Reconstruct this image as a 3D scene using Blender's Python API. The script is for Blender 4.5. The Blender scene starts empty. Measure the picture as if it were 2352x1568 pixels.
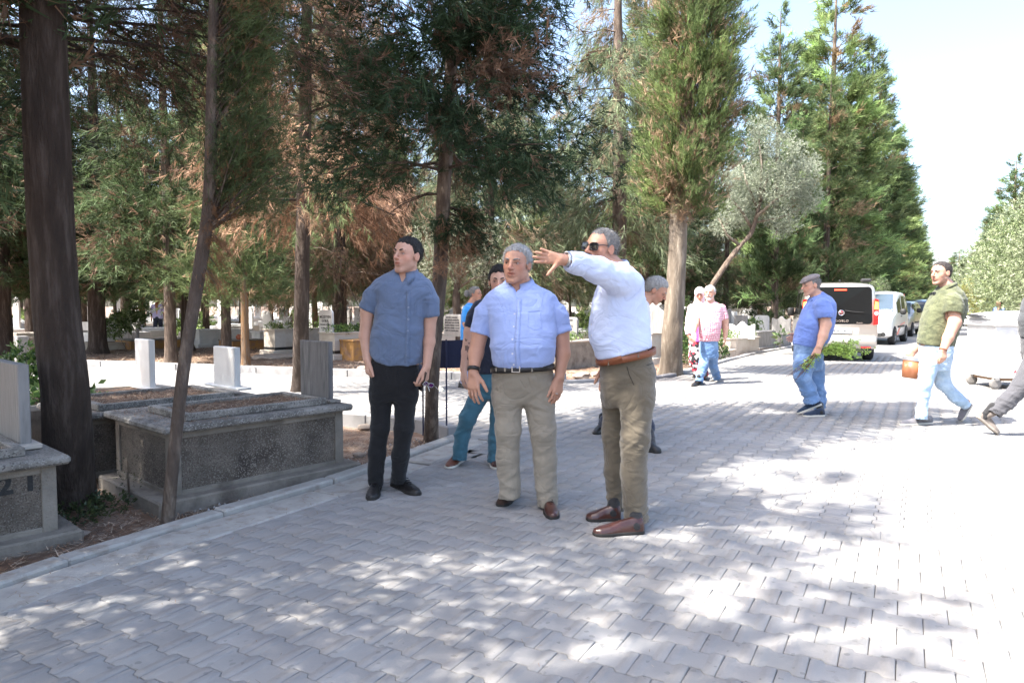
import bpy, math, random
import numpy as np
from mathutils import Vector, Matrix, Euler
from mathutils.bvhtree import BVHTree

# ------------------------------------------------------------------ camera, world, sun, exposure
SC = bpy.context.scene
COL = SC.collection
random.seed(7)
RNG = np.random.default_rng(7)
CAM_H = 1.30
PITCH = math.atan(82 / 1568)
cam_data = bpy.data.cameras.new("camera")
cam_data.lens = 24.0
cam_data.sensor_width = 36.0
cam_data.clip_start = 0.05
cam_data.clip_end = 3000
cam = bpy.data.objects.new("camera", cam_data)
COL.objects.link(cam)
cam.location = (0, 0, CAM_H)
cam.rotation_euler = (math.pi / 2 - PITCH, 0, 0)
SC.camera = cam

SUN_ELEV = math.radians(57)
SUN_AZ = math.radians(-112)          # compass bearing of the sun measured from +Y, clockwise
world = bpy.data.worlds.new("World")
SC.world = world
world.use_nodes = True
wn = world.node_tree
wn.nodes.clear()
sky = wn.nodes.new("ShaderNodeTexSky")
sky.sky_type = "NISHITA"
sky.sun_disc = False
sky.sun_elevation = SUN_ELEV
sky.sun_rotation = SUN_AZ
sky.air_density = 1.0
sky.dust_density = 3.2
sky.ozone_density = 1.0
bg = wn.nodes.new("ShaderNodeBackground")
bg.inputs["Strength"].default_value = 0.15
wo = wn.nodes.new("ShaderNodeOutputWorld")
wn.links.new(sky.outputs[0], bg.inputs[0])
wn.links.new(bg.outputs[0], wo.inputs[0])

sun_data = bpy.data.lights.new("sun", "SUN")
sun_data.energy = 4.6
sun_data.angle = math.radians(0.5)
sun_data.color = (1.0, 0.95, 0.87)
sun = bpy.data.objects.new("sun", sun_data)
COL.objects.link(sun)
SUN_DIR = Vector((math.sin(SUN_AZ) * math.cos(SUN_ELEV), math.cos(SUN_AZ) * math.cos(SUN_ELEV), math.sin(SUN_ELEV)))
sun.rotation_euler = SUN_DIR.to_track_quat("Z", "Y").to_euler()
sun.location = (-20, -8, 40)

SC.view_settings.view_transform = "Standard"
SC.view_settings.look = "None"
SC.view_settings.gamma = 1.0
SC.view_settings.use_curve_mapping = False
SC.view_settings.exposure = 1.98
try:
    SC.cycles.use_denoising = True
    SC.cycles.max_bounces = 6
    SC.cycles.diffuse_bounces = 3
    SC.cycles.glossy_bounces = 2
    SC.cycles.transmission_bounces = 3
    SC.cycles.transparent_max_bounces = 6
    SC.cycles.sample_clamp_indirect = 6.0
except Exception:
    pass

# ------------------------------------------------------------------ helpers
FPX = 1568.0
CP, SP = math.cos(PITCH), math.sin(PITCH)

def P(x, y, Y):
    """world point at forward distance Y seen at reference position (x, y)"""
    a = (x - 1176) / FPX; b = (784 - y) / FPX
    dy = CP + b * SP; dz = -SP + b * CP
    t = Y / dy
    return Vector((a * t, Y, CAM_H + dz * t))

def G(x, y, z=0.0):
    """ground point under reference position (x, y)"""
    a = (x - 1176) / FPX; b = (784 - y) / FPX
    dy = CP + b * SP; dz = -SP + b * CP
    t = (z - CAM_H) / dz
    return Vector((a * t, dy * t, z))

def tag(o, label=None, cat=None, group=None, kind=None):
    if label: o["label"] = label
    if cat: o["category"] = cat
    if group: o["group"] = group
    if kind: o["kind"] = kind
    return o

def empty(name, loc, rz=0.0, **kw):
    o = bpy.data.objects.new(name, None)
    COL.objects.link(o)
    o.empty_display_size = 0.1
    o.location = loc
    o.rotation_euler = (0, 0, rz)
    return tag(o, **kw)

def link(name, me, parent=None, loc=None, rot=None):
    o = bpy.data.objects.new(name, me)
    COL.objects.link(o)
    if parent is not None: o.parent = parent
    if loc is not None: o.location = loc
    if rot is not None: o.rotation_euler = rot
    return o

def mesh_np(name, V, F, mats, smooth=False, col=None, matidx=None, colname="tint"):
    """V (n,3) array, F (m,k) int array of k-gons or list of such arrays"""
    me = bpy.data.meshes.new(name)
    V = np.asarray(V, dtype=np.float32)
    Fs = F if isinstance(F, (list, tuple)) else [F]
    Fs = [np.asarray(f, dtype=np.int32) for f in Fs if len(f)]
    nl = sum(f.size for f in Fs); nf = sum(len(f) for f in Fs)
    me.vertices.add(len(V)); me.vertices.foreach_set("co", V.ravel())
    me.loops.add(nl); me.polygons.add(nf)
    li = np.concatenate([f.ravel() for f in Fs]) if Fs else np.zeros(0, np.int32)
    tot = np.concatenate([np.full(len(f), f.shape[1], np.int32) for f in Fs])
    st = np.concatenate([[0], np.cumsum(tot)[:-1]]).astype(np.int32)
    me.loops.foreach_set("vertex_index", li)
    me.polygons.foreach_set("loop_start", st)
    me.polygons.foreach_set("loop_total", tot)
    if not isinstance(mats, (list, tuple)): mats = [mats]
    for m in mats: me.materials.append(m)
    if matidx is not None: me.polygons.foreach_set("material_index", np.asarray(matidx, dtype=np.int32))
    if smooth: me.polygons.foreach_set("use_smooth", np.ones(nf, dtype=bool))
    me.update(calc_edges=True)
    if col is not None:
        a = me.color_attributes.new(colname, "FLOAT_COLOR", "POINT")
        c = np.asarray(col, dtype=np.float32)
        if c.ndim == 1: c = np.stack([c, c, c], 1)
        c4 = np.ones((len(V), 4), np.float32); c4[:, :3] = c
        a.data.foreach_set("color", c4.ravel())
    return me

class MB:
    """collects boxes, prisms, tubes and lathes; build() links them as one mesh object"""
    def __init__(s): s.v = []; s.f = []
    def add(s, V, F):
        o = len(s.v)
        s.v += [tuple(p) for p in V]
        s.f += [tuple(i + o for i in f) for f in F]
        return s
    def box(s, x0, x1, y0, y1, z0, z1, M=None, bev=0.0, taper=0.0):
        b = min(bev, (x1 - x0) * .45, (y1 - y0) * .45, (z1 - z0) * .45)
        if b <= 0:
            V = [(x0, y0, z0), (x1, y0, z0), (x1, y1, z0), (x0, y1, z0), (x0, y0, z1), (x1, y0, z1), (x1, y1, z1), (x0, y1, z1)]
            F = [(0, 3, 2, 1), (4, 5, 6, 7), (0, 1, 5, 4), (1, 2, 6, 5), (2, 3, 7, 6), (3, 0, 4, 7)]
        else:
            V = []; F = []
            for (z, d) in ((z0, b), (z0 + b, 0), (z1 - b, 0), (z1, b)):
                q = [(x0 + d + (b if d == 0 else 0), y0 + d), (x1 - d - (b if d == 0 else 0), y0 + d), (x1 - d, y0 + d + (b if d == 0 else 0)), (x1 - d, y1 - d - (b if d == 0 else 0)),
                     (x1 - d - (b if d == 0 else 0), y1 - d), (x0 + d + (b if d == 0 else 0), y1 - d), (x0 + d, y1 - d - (b if d == 0 else 0)), (x0 + d, y0 + d + (b if d == 0 else 0))]
                if d > 0:
                    q = [(x0 + b, y0 + b * .999), (x1 - b, y0 + b * .999), (x1 - b * .999, y0 + b), (x1 - b * .999, y1 - b), (x1 - b, y1 - b * .999), (x0 + b, y1 - b * .999), (x0 + b * .999, y1 - b), (x0 + b * .999, y0 + b)]
                V += [(a, c, z) for a, c in q]
            for r in range(3):
                for i in range(8):
                    j = (i + 1) % 8
                    F.append((r * 8 + i, r * 8 + j, r * 8 + 8 + j, r * 8 + 8 + i))
            F.append(tuple(range(7, -1, -1))); F.append(tuple(range(24, 32)))
        if M is not None: V = [tuple(M @ Vector(p)) for p in V]
        return s.add(V, F)
    def prism(s, pts, z0, z1, M=None):
        n = len(pts)
        V = [(p[0], p[1], z0) for p in pts] + [(p[0], p[1], z1) for p in pts]
        F = [tuple(range(n - 1, -1, -1)), tuple(range(n, 2 * n))] + [(i, (i + 1) % n, n + (i + 1) % n, n + i) for i in range(n)]
        if M is not None: V = [tuple(M @ Vector(p)) for p in V]
        return s.add(V, F)
    def tube(s, pts, rad, n=8, cap=True):
        pts = [Vector(p) for p in pts]
        if not hasattr(rad, "__len__"): rad = [rad] * len(pts)
        V = []; F = []
        up = Vector((0, 0, 1))
        d0 = (pts[1] - pts[0]).normalized()
        if abs(d0.dot(up)) > .95: up = Vector((1, 0, 0))
        u = d0.cross(up).normalized()
        for i, p in enumerate(pts):
            d = (pts[min(i + 1, len(pts) - 1)] - pts[max(i - 1, 0)]).normalized()
            u = (u - d * u.dot(d)).normalized(); w = d.cross(u)
            for k in range(n):
                a = 2 * math.pi * k / n
                V.append(tuple(p + (u * math.cos(a) + w * math.sin(a)) * rad[i]))
        for i in range(len(pts) - 1):
            for k in range(n):
                j = (k + 1) % n
                F.append((i * n + k, i * n + j, (i + 1) * n + j, (i + 1) * n + k))
        if cap:
            F.append(tuple(range(n - 1, -1, -1))); F.append(tuple((len(pts) - 1) * n + k for k in range(n)))
        return s.add(V, F)
    def lathe(s, prof, n=16, M=None):
        V = []; F = []
        for (r, z) in prof:
            for k in range(n):
                a = 2 * math.pi * k / n
                V.append((r * math.cos(a), r * math.sin(a), z))
        for i in range(len(prof) - 1):
            for k in range(n):
                j = (k + 1) % n
                F.append((i * n + k, i * n + j, (i + 1) * n + j, (i + 1) * n + k))
        F.append(tuple(range(n - 1, -1, -1))); F.append(tuple((len(prof) - 1) * n + k for k in range(n)))
        if M is not None: V = [tuple(M @ Vector(p)) for p in V]
        return s.add(V, F)
    def mesh(s, name, mat, smooth=False):
        me = bpy.data.meshes.new(name)
        me.from_pydata(s.v, [], s.f)
        for m in (mat if isinstance(mat, (list, tuple)) else [mat]): me.materials.append(m)
        if smooth: me.polygons.foreach_set("use_smooth", [True] * len(me.polygons))
        me.update()
        return me
    def build(s, name, mat, parent=None, smooth=False, loc=None, rot=None):
        return link(name, s.mesh(name, mat, smooth), parent, loc, rot)

def copy_tree(o, parent=None):
    c = o.copy(); COL.objects.link(c)
    if parent is not None: c.parent = parent
    for ch in list(o.children): copy_tree(ch, c)
    return c

def text_obj(name, body, size, mat, parent, M, extrude=0.002, align="CENTER", spacing=1.0, bold=0.0):
    cu = bpy.data.curves.new(name, "FONT")
    cu.body = body; cu.size = size; cu.extrude = extrude; cu.align_x = align; cu.align_y = "CENTER"
    cu.space_character = spacing; cu.resolution_u = 2
    cu.offset = bold
    tmp = bpy.data.objects.new(name + "_tmp", cu)
    COL.objects.link(tmp)
    dg = bpy.context.evaluated_depsgraph_get()
    me = bpy.data.meshes.new_from_object(tmp.evaluated_get(dg))
    bpy.data.objects.remove(tmp)
    me.materials.clear(); me.materials.append(mat)
    o = link(name, me, parent)
    o.matrix_local = M
    return o

# ------------------------------------------------------------------ value noise
def _hash(ix, iy, iz):
    h = (ix.astype(np.int64) * 374761393 + iy.astype(np.int64) * 668265263 + iz.astype(np.int64) * 2147483647) & 0xFFFFFFFF
    h = ((h ^ (h >> 13)) * 1274126177) & 0xFFFFFFFF
    h = h ^ (h >> 16)
    return (h & 0xFFFF) / 65535.0

def vnoise(p):
    """smooth value noise in -1..1 at points (n,3)"""
    f = np.floor(p); t = p - f; t = t * t * (3 - 2 * t)
    i = f.astype(np.int64)
    out = 0
    for a in (0, 1):
        for b in (0, 1):
            for c in (0, 1):
                w = (t[:, 0] if a else 1 - t[:, 0]) * (t[:, 1] if b else 1 - t[:, 1]) * (t[:, 2] if c else 1 - t[:, 2])
                out = out + w * _hash(i[:, 0] + a, i[:, 1] + b, i[:, 2] + c)
    return out * 2 - 1

# ------------------------------------------------------------------ materials
def mat(name, color, rough=0.8, var=0.0, vscale=3.0, bump=0.0, bscale=40.0, color2=None, c2scale=6.0, c2lo=0.45, c2hi=0.6,
        attr=None, metallic=0.0, spec=0.5, translucent=0.0, coat=0.0, emit=None, estr=0.0, sheen=0.0, detail=4.0, bdetail=4.0,
        fold=None, coords="Object", speck=None, speckscale=120, alpha=1.0, vstretch=None):
    m = bpy.data.materials.new(name)
    m.use_nodes = True
    nt = m.node_tree; N = nt.nodes; L = nt.links
    N.clear()
    out = N.new("ShaderNodeOutputMaterial")
    b = N.new("ShaderNodeBsdfPrincipled")
    b.inputs["Roughness"].default_value = rough
    b.inputs["Metallic"].default_value = metallic
    b.inputs["Specular IOR Level"].default_value = spec
    if coat: b.inputs["Coat Weight"].default_value = coat; b.inputs["Coat Roughness"].default_value = 0.08
    if sheen: b.inputs["Sheen Weight"].default_value = sheen
    tc = N.new("ShaderNodeTexCoord")
    if coords == "World":
        geo = N.new("ShaderNodeNewGeometry"); cs = geo.outputs["Position"]
    else:
        cs = tc.outputs["Object"]
    if vstretch is not None:
        mp = N.new("ShaderNodeMapping"); mp.inputs["Scale"].default_value = vstretch
        L.new(cs, mp.inputs[0]); cs2 = mp.outputs[0]
    else: cs2 = cs
    def noise(scale, det=detail, vec=cs):
        n = N.new("ShaderNodeTexNoise"); n.inputs["Scale"].default_value = scale; n.inputs["Detail"].default_value = det
        n.inputs["Roughness"].default_value = 0.6
        L.new(vec, n.inputs["Vector"]); return n.outputs["Fac"]
    rgb = N.new("ShaderNodeRGB"); rgb.outputs[0].default_value = (*color, 1)
    cur = rgb.outputs[0]
    def mixc(fac, a, c, mode="MIX"):
        mx = N.new("ShaderNodeMix"); mx.data_type = "RGBA"; mx.blend_type = mode
        if isinstance(fac, float): mx.inputs[0].default_value = fac
        else: L.new(fac, mx.inputs[0])
        if isinstance(a, tuple): mx.inputs[6].default_value = a
        else: L.new(a, mx.inputs[6])
        if isinstance(c, tuple): mx.inputs[7].default_value = c
        else: L.new(c, mx.inputs[7])
        return mx.outputs[2]
    if color2 is not None:
        r = N.new("ShaderNodeMapRange"); r.inputs[1].default_value = c2lo; r.inputs[2].default_value = c2hi
        L.new(noise(c2scale, vec=cs2), r.inputs[0])
        cur = mixc(r.outputs[0], cur, (*color2, 1))
    if speck is not None:
        vo = N.new("ShaderNodeTexVoronoi"); vo.inputs["Scale"].default_value = speckscale
        L.new(cs, vo.inputs["Vector"])
        sep = N.new("ShaderNodeSeparateColor"); L.new(vo.outputs["Color"], sep.inputs[0])
        r = N.new("ShaderNodeMapRange"); r.inputs[1].default_value = speck[1]; r.inputs[2].default_value = speck[1] + .05
        L.new(sep.outputs[0], r.inputs[0])
        cur = mixc(r.outputs[0], cur, (*speck[0], 1))
        if len(speck) > 2:
            r = N.new("ShaderNodeMapRange"); r.inputs[1].default_value = speck[3]; r.inputs[2].default_value = speck[3] + .05
            L.new(sep.outputs[1], r.inputs[0])
            cur = mixc(r.outputs[0], cur, (*speck[2], 1))
    if var:
        r = N.new("ShaderNodeMapRange"); r.inputs[1].default_value = 0.25; r.inputs[2].default_value = 0.75
        r.inputs[3].default_value = 1 - var; r.inputs[4].default_value = 1 + var
        L.new(noise(vscale, vec=cs2), r.inputs[0])
        cm = N.new("ShaderNodeCombineColor")
        for i in range(3): L.new(r.outputs[0], cm.inputs[i])
        cur = mixc(1.0, cur, cm.outputs[0], "MULTIPLY")
    if attr:
        at = N.new("ShaderNodeAttribute"); at.attribute_name = attr
        cur = mixc(1.0, cur, at.outputs["Color"], "MULTIPLY")
    L.new(cur, b.inputs["Base Color"])
    if bump:
        bp = N.new("ShaderNodeBump"); bp.inputs["Strength"].default_value = min(1.0, bump); bp.inputs["Distance"].default_value = 0.01 if bump <= 1 else 0.01 * bump
        L.new(noise(bscale, bdetail, cs2), bp.inputs["Height"])
        L.new(bp.outputs[0], b.inputs["Normal"])
    if fold:
        n = N.new("ShaderNodeTexNoise"); n.inputs["Scale"].default_value = fold[0]; n.inputs["Detail"].default_value = 3.5; n.inputs["Distortion"].default_value = 1.6
        n.inputs["Roughness"].default_value = .45
        mp2 = N.new("ShaderNodeMapping"); mp2.inputs["Scale"].default_value = (1, 1, fold[2]); mp2.inputs["Rotation"].default_value = (.25, .5, 0)
        L.new(cs, mp2.inputs[0]); L.new(mp2.outputs[0], n.inputs["Vector"])
        m1 = N.new("ShaderNodeMath"); m1.operation = "SUBTRACT"; m1.inputs[1].default_value = .5; L.new(n.outputs["Fac"], m1.inputs[0])
        m2 = N.new("ShaderNodeMath"); m2.operation = "ABSOLUTE"; L.new(m1.outputs[0], m2.inputs[0])
        m3 = N.new("ShaderNodeMath"); m3.operation = "POWER"; m3.inputs[1].default_value = .7; L.new(m2.outputs[0], m3.inputs[0])
        b2 = N.new("ShaderNodeBump"); b2.inputs["Strength"].default_value = 1.0; b2.inputs["Distance"].default_value = fold[1]
        L.new(m3.outputs[0], b2.inputs["Height"])
        if bump: L.new(bp.outputs[0], b2.inputs["Normal"])
        L.new(b2.outputs[0], b.inputs["Normal"])
    if emit is not None:
        b.inputs["Emission Color"].default_value = (*emit, 1); b.inputs["Emission Strength"].default_value = estr
    sh = b.outputs[0]
    if translucent:
        t = N.new("ShaderNodeBsdfTranslucent"); L.new(cur, t.inputs[0])
        mx = N.new("ShaderNodeMixShader"); mx.inputs[0].default_value = translucent
        L.new(sh, mx.inputs[1]); L.new(t.outputs[0], mx.inputs[2]); sh = mx.outputs[0]
    L.new(sh, out.inputs[0])
    return m
# ------------------------------------------------------------------ ground, road, pavement
RD = math.radians(30.5)                    # bearing of the road from +Y
RDIR = Vector((math.sin(RD), math.cos(RD), 0)); RNRM = Vector((math.cos(RD), -math.sin(RD), 0))

M_dirt = mat("dry_needle_dirt", (0.17, 0.105, 0.07), .95, var=.45, vscale=2.2, bump=1.0, bscale=55, color2=(0.26, 0.20, 0.155), c2scale=7, coords="World", bdetail=8, detail=8)
M_joint = mat("sandy_joint", (0.10, 0.088, 0.076), .95, var=.3, vscale=9, coords="World")
M_paver = mat("grey_concrete_paver", (0.255, 0.246, 0.236), .85, var=.18, vscale=1.1, bump=.35, bscale=160, attr="tint", coords="World", color2=(0.31, 0.295, 0.28), c2scale=5.0, c2lo=.5, c2hi=.8, speck=((0.13, 0.125, 0.12), .97), speckscale=60)
M_farpave = mat("far_paving", (0.255, 0.248, 0.24), .88, var=.15, vscale=1.2, bump=.3, bscale=60, coords="World")
M_kerb = mat("pale_kerb_concrete", (0.36, 0.345, 0.32), .85, var=.22, vscale=6, bump=.5, bscale=90, coords="World", color2=(0.27, 0.235, 0.2), c2scale=9, c2lo=.52, c2hi=.7)
M_kerb2 = mat("grey_kerb_concrete", (0.26, 0.255, 0.255), .85, var=.2, vscale=5, bump=.4, bscale=90, coords="World")

def sheet(name, pts, z, m, **kw):
    V = [(p[0], p[1], z) for p in pts]
    me = bpy.data.meshes.new(name); me.from_pydata(V, [], [tuple(range(len(V)))]); me.materials.append(m); me.update()
    if me.polygons[0].normal.z < 0: me.flip_normals()
    return tag(link(name, me), **kw)

# terrain: one gently uneven sheet
def build_ground():
    n = 150
    g = np.linspace(-1, 1, n); g = np.sign(g) * (np.abs(g) ** 3.2)
    X, Y = np.meshgrid(g * 900, g * 900 + 8, indexing="ij")
    pts = np.stack([X.ravel(), Y.ravel(), np.zeros(X.size)], 1)
    z = -0.055 + 0.015 * vnoise(pts * 1.3)
    pts[:, 2] = z
    i = np.arange(n * n).reshape(n, n)
    F = np.stack([i[:-1, :-1].ravel(), i[1:, :-1].ravel(), i[1:, 1:].ravel(), i[:-1, 1:].ravel()], 1)
    o = link("ground", mesh_np("ground", pts, F, M_dirt, smooth=True))
    tag(o, "reddish brown dirt strewn with dry needles between the graves", kind="structure")
build_ground()

# outline of the paved area (near path + road), on the ground
KERB_NEAR = [Vector((-4.1, -0.8, 0)), Vector((-2.55, 2.95, 0)), G(0, 1325), G(385, 1208), G(830, 1079), G(1035, 1006), G(1052, 1000)]
KERB_BACK = [G(1052, 1000), G(1030, 985), G(905, 972), G(810, 964), G(600, 948), G(300, 930), G(0, 915), G(-500, 890)]      # near kerb of the cross path
KERB_FAR = [G(-500, 826), G(0, 836), G(205, 842), G(330, 846), G(560, 856), G(830, 866), G(1060, 872), G(1300, 876)]
EDGE_FAR = [G(1300, 880), G(1420, 876), G(1545, 866), G(1640, 838), G(1740, 812), G(1830, 796), G(1980, 762), G(2090, 738), G(2150, 722), G(2178, 713.5)]
EDGE_RIGHT = [G(2203, 713.5), G(2210, 722), G(2235, 745), G(2300, 775), G(2400, 815), G(2700, 900), Vector((9.5, 5, 0)), Vector((9.5, -3, 0)), Vector((-4.6, -3, 0))]
PAVED = KERB_NEAR + KERB_BACK[1:] + KERB_FAR + EDGE_FAR + EDGE_RIGHT
road = sheet("road", [(p.x, p.y) for p in PAVED], -0.0095, M_joint, label="sandy bed of the paved cemetery road under its concrete paving stones", kind="structure")

def inside(poly, X, Y):
    c = np.zeros(X.shape, bool)
    n = len(poly)
    for i in range(n):
        x1, y1 = poly[i][0], poly[i][1]; x2, y2 = poly[(i + 1) % n][0], poly[(i + 1) % n][1]
        if y1 == y2: continue
        k = ((y1 > Y) != (y2 > Y)) & (X < (x2 - x1) * (Y - y1) / (y2 - y1) + x1)
        c ^= k
    return c

SEAM = [(-0.55, 6.9), (-0.2, 5.3), (0.3, 4.72), (1.1, 4.54), (1.92, 4.0), (4.2, 2.55), (9.6, -1.0)]
def paver_layout():
    PW, PT = 0.184, 0.145
    out = []
    for reg in ("near", "far"):
        ang = math.radians(30 if reg == "near" else 31 + 90)
        d = np.array([math.sin(ang), math.cos(ang)])        # straight joints run along d
        w = np.array([math.cos(ang), -math.sin(ang)])       # wave joints run along w
        R = 30 if reg == "far" else 14
        nu, nv = int(R / PW), int(R / PT)
        U, V = np.meshgrid(np.arange(-nu, nu), np.arange(-nv, nv), indexing="ij")
        u = (U + 0.5 * (V % 2)) * PW; v = V * PT
        X = u * w[0] + v * d[0]; Y = u * w[1] + v * d[1]
        X = X.ravel(); Y = Y.ravel()
        near_side = inside([(-30, 12)] + [(-0.9, 7.4)] + SEAM + [(9.6, -8), (-30, -8)], X, Y)
        keep = near_side if reg == "near" else ~near_side
        # in view with margin, limited range
        ok = keep & (Y > 1.9) & (Y < 17.5) & (np.abs(X) < Y * 0.80 + 0.5) & inside([(p.x, p.y) for p in PAVED], X, Y)
        # keep clear of the gutter slabs by the near kerb
        for a, b in zip(KERB_NEAR[:-2], KERB_NEAR[1:-1]):
            t = (b - a).normalized(); nx = np.array([t.y, -t.x])
            s = (X - a.x) * nx[0] + (Y - a.y) * nx[1]
            along = (X - a.x) * t.x + (Y - a.y) * t.y
            ok &= ~((s < 0.43) & (along > -.1) & (along < (b - a).length + .1))
        a, b = KERB_NEAR[-3], KERB_NEAR[-2]
        X, Y = X[ok], Y[ok]
        out.append((ang, X, Y))
    return out, PW, PT

def paver_outline(PW, PT, gap):
    h = 0.0105; e = 0.008; q = PW / 4
    hw = PW / 2 - gap
    def top(sgn):
        z = PT / 2 - gap
        return [(-hw, sgn * (z + h)), (-q - e, sgn * (z + h)), (-q + e, sgn * (z - h)), (q - e, sgn * (z - h)), (q + e, sgn * (z + h)), (hw, sgn * (z + h))]
    return np.array(top(1)[::-1] + top(-1))      # counter-clockwise

def paver_mesh_arrays(PW, PT, simple=False):
    o = paver_outline(PW, PT, 0.0015)
    i = o * np.array([(PW / 2 - .0042) / (PW / 2), (PT / 2 - .0050) / (PT / 2)])
    n = 12
    if simple:
        V = np.concatenate([np.c_[o, np.zeros(n)], np.c_[o, np.full(n, -.03)]])
        F4 = [(k, n + k, n + (k + 1) % n, (k + 1) % n) for k in range(n)]
        topi = list(range(n))
    else:
        V = np.concatenate([np.c_[i, np.zeros(n)], np.c_[o, np.full(n, -.0022)], np.c_[o, np.full(n, -.03)]])
        F4 = [(r * n + k, (r + 1) * n + k, (r + 1) * n + (k + 1) % n, r * n + (k + 1) % n) for r in (0, 1) for k in range(n)]
        topi = list(range(n))
    # outline order: 0..5 top from +x to -x, 6..11 bottom from -x to +x
    T = [(0, 1, 10, 11), (1, 2, 9, 10), (2, 3, 8, 9), (3, 4, 7, 8), (4, 5, 6, 7)]
    return V, np.array(F4 + T)

def build_pavers():
    lay, PW, PT = paver_layout()
    items = []
    for ang, X, Y in lay:
        for x, y in zip(X, Y): items.append((x, y, ang))
    items = np.array(items)
    # largest on the picture first
    A = 1.0 / (items[:, 1] ** 3)
    vis = (np.abs(items[:, 0]) < items[:, 1] * 0.76) & (items[:, 1] > 2.15)
    order = np.argsort(-A * vis)
    single, rest = order[:300], order[300:]
    V0, F0 = paver_mesh_arrays(PW, PT)
    tints = [0.94, 0.97, 0.985, 1.0, 1.01, 1.03, 1.045, 1.0]
    cols = [(t * a, t, t * c) for t, a, c in zip(tints, (1.0, .99, 1.02, 1, 1.0, .99, 1.01, 1.02), (1.01, 1.0, .98, 1.0, 1.01, 1.01, .99, .98))]
    meshes = []
    for k, c in enumerate(cols):
        meshes.append(mesh_np("paving_stone", V0, F0, M_paver, col=np.tile(np.array(c), (len(V0), 1))))
    rng = np.random.default_rng(3)
    for j in single:
        x, y, a = items[j]
        o = link("paving_stone", meshes[int(rng.integers(8))], road, (x, y, rng.normal(0, .0007)), (rng.normal(0, .002), rng.normal(0, .002), -a))
    for simple, sel in ((False, rest[items[rest, 1] < 7.0]), (True, rest[items[rest, 1] >= 7.0])):
        V0, F0 = paver_mesh_arrays(PW, PT, simple)
        it = items[sel]; n = len(it)
        ca, sa = np.cos(-it[:, 2]), np.sin(-it[:, 2])
        x = V0[None, :, 0] * ca[:, None] - V0[None, :, 1] * sa[:, None]
        y = V0[None, :, 0] * sa[:, None] + V0[None, :, 1] * ca[:, None]
        tl = rng.normal(0, .002, (n, 2)) * (0.6 if simple else 1)
        z = V0[None, :, 2] + rng.normal(0, .0007, (n, 1)) + x * tl[:, :1] + y * tl[:, 1:]
        V = np.stack([x + it[:, 0:1], y + it[:, 1:2], z], -1).reshape(-1, 3)
        F = (F0[None] + (np.arange(n) * len(V0))[:, None, None]).reshape(-1, 4)
        c = np.array(cols)[rng.integers(0, 8, n)]
        c = np.repeat(c, len(V0), 0)
        o = link("paving_stones", mesh_np("paving_stones", V, F, M_paver, col=c), road)
        tag(o, kind="stuff")
build_pavers()
M_mortar = mat("pale_mortar", (0.27, 0.265, 0.26), .95, var=.25, vscale=9, bump=.6, bscale=80, coords="World")
def strip(name, pts, w0, w1, z, m):
    V = []; F = []
    for i, p in enumerate(pts):
        d = (pts[min(i + 1, len(pts) - 1)] - pts[max(i - 1, 0)]).normalized(); n = Vector((d.y, -d.x, 0))
        V += [(p.x + n.x * w0, p.y + n.y * w0, z), (p.x + n.x * w1, p.y + n.y * w1, z)]
        if i: F.append((2 * i - 2, 2 * i - 1, 2 * i + 1, 2 * i))
    me = bpy.data.meshes.new(name); me.from_pydata(V, [], F); me.materials.append(m); me.update()
    if me.polygons[0].normal.z < 0: me.flip_normals()
    return link(name, me, road)
strip("mortar_seam", [Vector((x, y, 0)) for x, y in SEAM], -.15, .15, -.0035, M_mortar)
strip("mortar_edge", KERB_NEAR[:-1], .40, .62, -.0035, M_mortar)
# beyond the range where single stones can be told apart
far_poly = []
FARY = 17.45
def clip_far(poly):
    out = []
    n = len(poly)
    for i in range(n):
        a, b = poly[i], poly[(i + 1) % n]
        if a.y >= FARY: out.append(a)
        if (a.y >= FARY) != (b.y >= FARY):
            t = (FARY - a.y) / (b.y - a.y); out.append(a.lerp(b, t))
    return out
sheet("road_surface", [(p.x, p.y) for p in clip_far([p.copy() for p in PAVED])], -0.002, M_farpave, label="far stretch of grey paved road running towards the trees", kind="structure")

# kerbs: single stones along a line
def kerb_line(name, pts, width, top, depth, step, m, label, side=1, jitter=.004, skip=None, off=0.0):
    root = empty(name, (0, 0, 0), label=label, kind="structure")
    L = [0]
    for a, b in zip(pts, pts[1:]): L.append(L[-1] + (b - a).length)
    def at(s):
        for i in range(len(pts) - 1):
            if s <= L[i + 1] + 1e-6: return pts[i].lerp(pts[i + 1], (s - L[i]) / (L[i + 1] - L[i]))
        return pts[-1]
    n = max(1, int(round(L[-1] / step)))
    me = {}
    for k in range(n):
        s0, s1 = L[-1] * k / n + .004, L[-1] * (k + 1) / n - .004
        a, b = at(s0), at(s1)
        if a.y < -0.5: continue
        d = (b - a); l = d.length; d.normalize()
        nrm = Vector((d.y, -d.x, 0)) * side
        c = (a + b) / 2 + nrm * (off + width / 2)
        key = round(l, 2)
        if key not in me:
            me[key] = MB().box(-l / 2, l / 2, -width / 2, width / 2, -depth, 0, bev=.012).mesh("kerb_stone", m)
        link("kerb_stone", me[key], root, (c.x, c.y, top + random.gauss(0, jitter)), (random.gauss(0, .008), random.gauss(0, .003), math.atan2(d.y, d.x) + random.gauss(0, .004)))
    return root
kerb_line("kerb", KERB_NEAR[:-1], 0.12, 0.035, 0.16, 0.95, M_kerb, "low pale worn kerb between the paving and the grave plots in front", side=1, off=0)
kerb_line("gutter_slabs", KERB_NEAR[:-1], 0.285, 0.006, 0.1, 1.0, M_kerb, "row of smooth concrete gutter slabs along the near kerb", side=1, off=.13)
kerb_line("kerb", KERB_BACK, 0.12, 0.10, 0.2, 0.7, M_kerb2, "grey kerb behind the front graves on the near edge of the cross path", side=-1)
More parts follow.
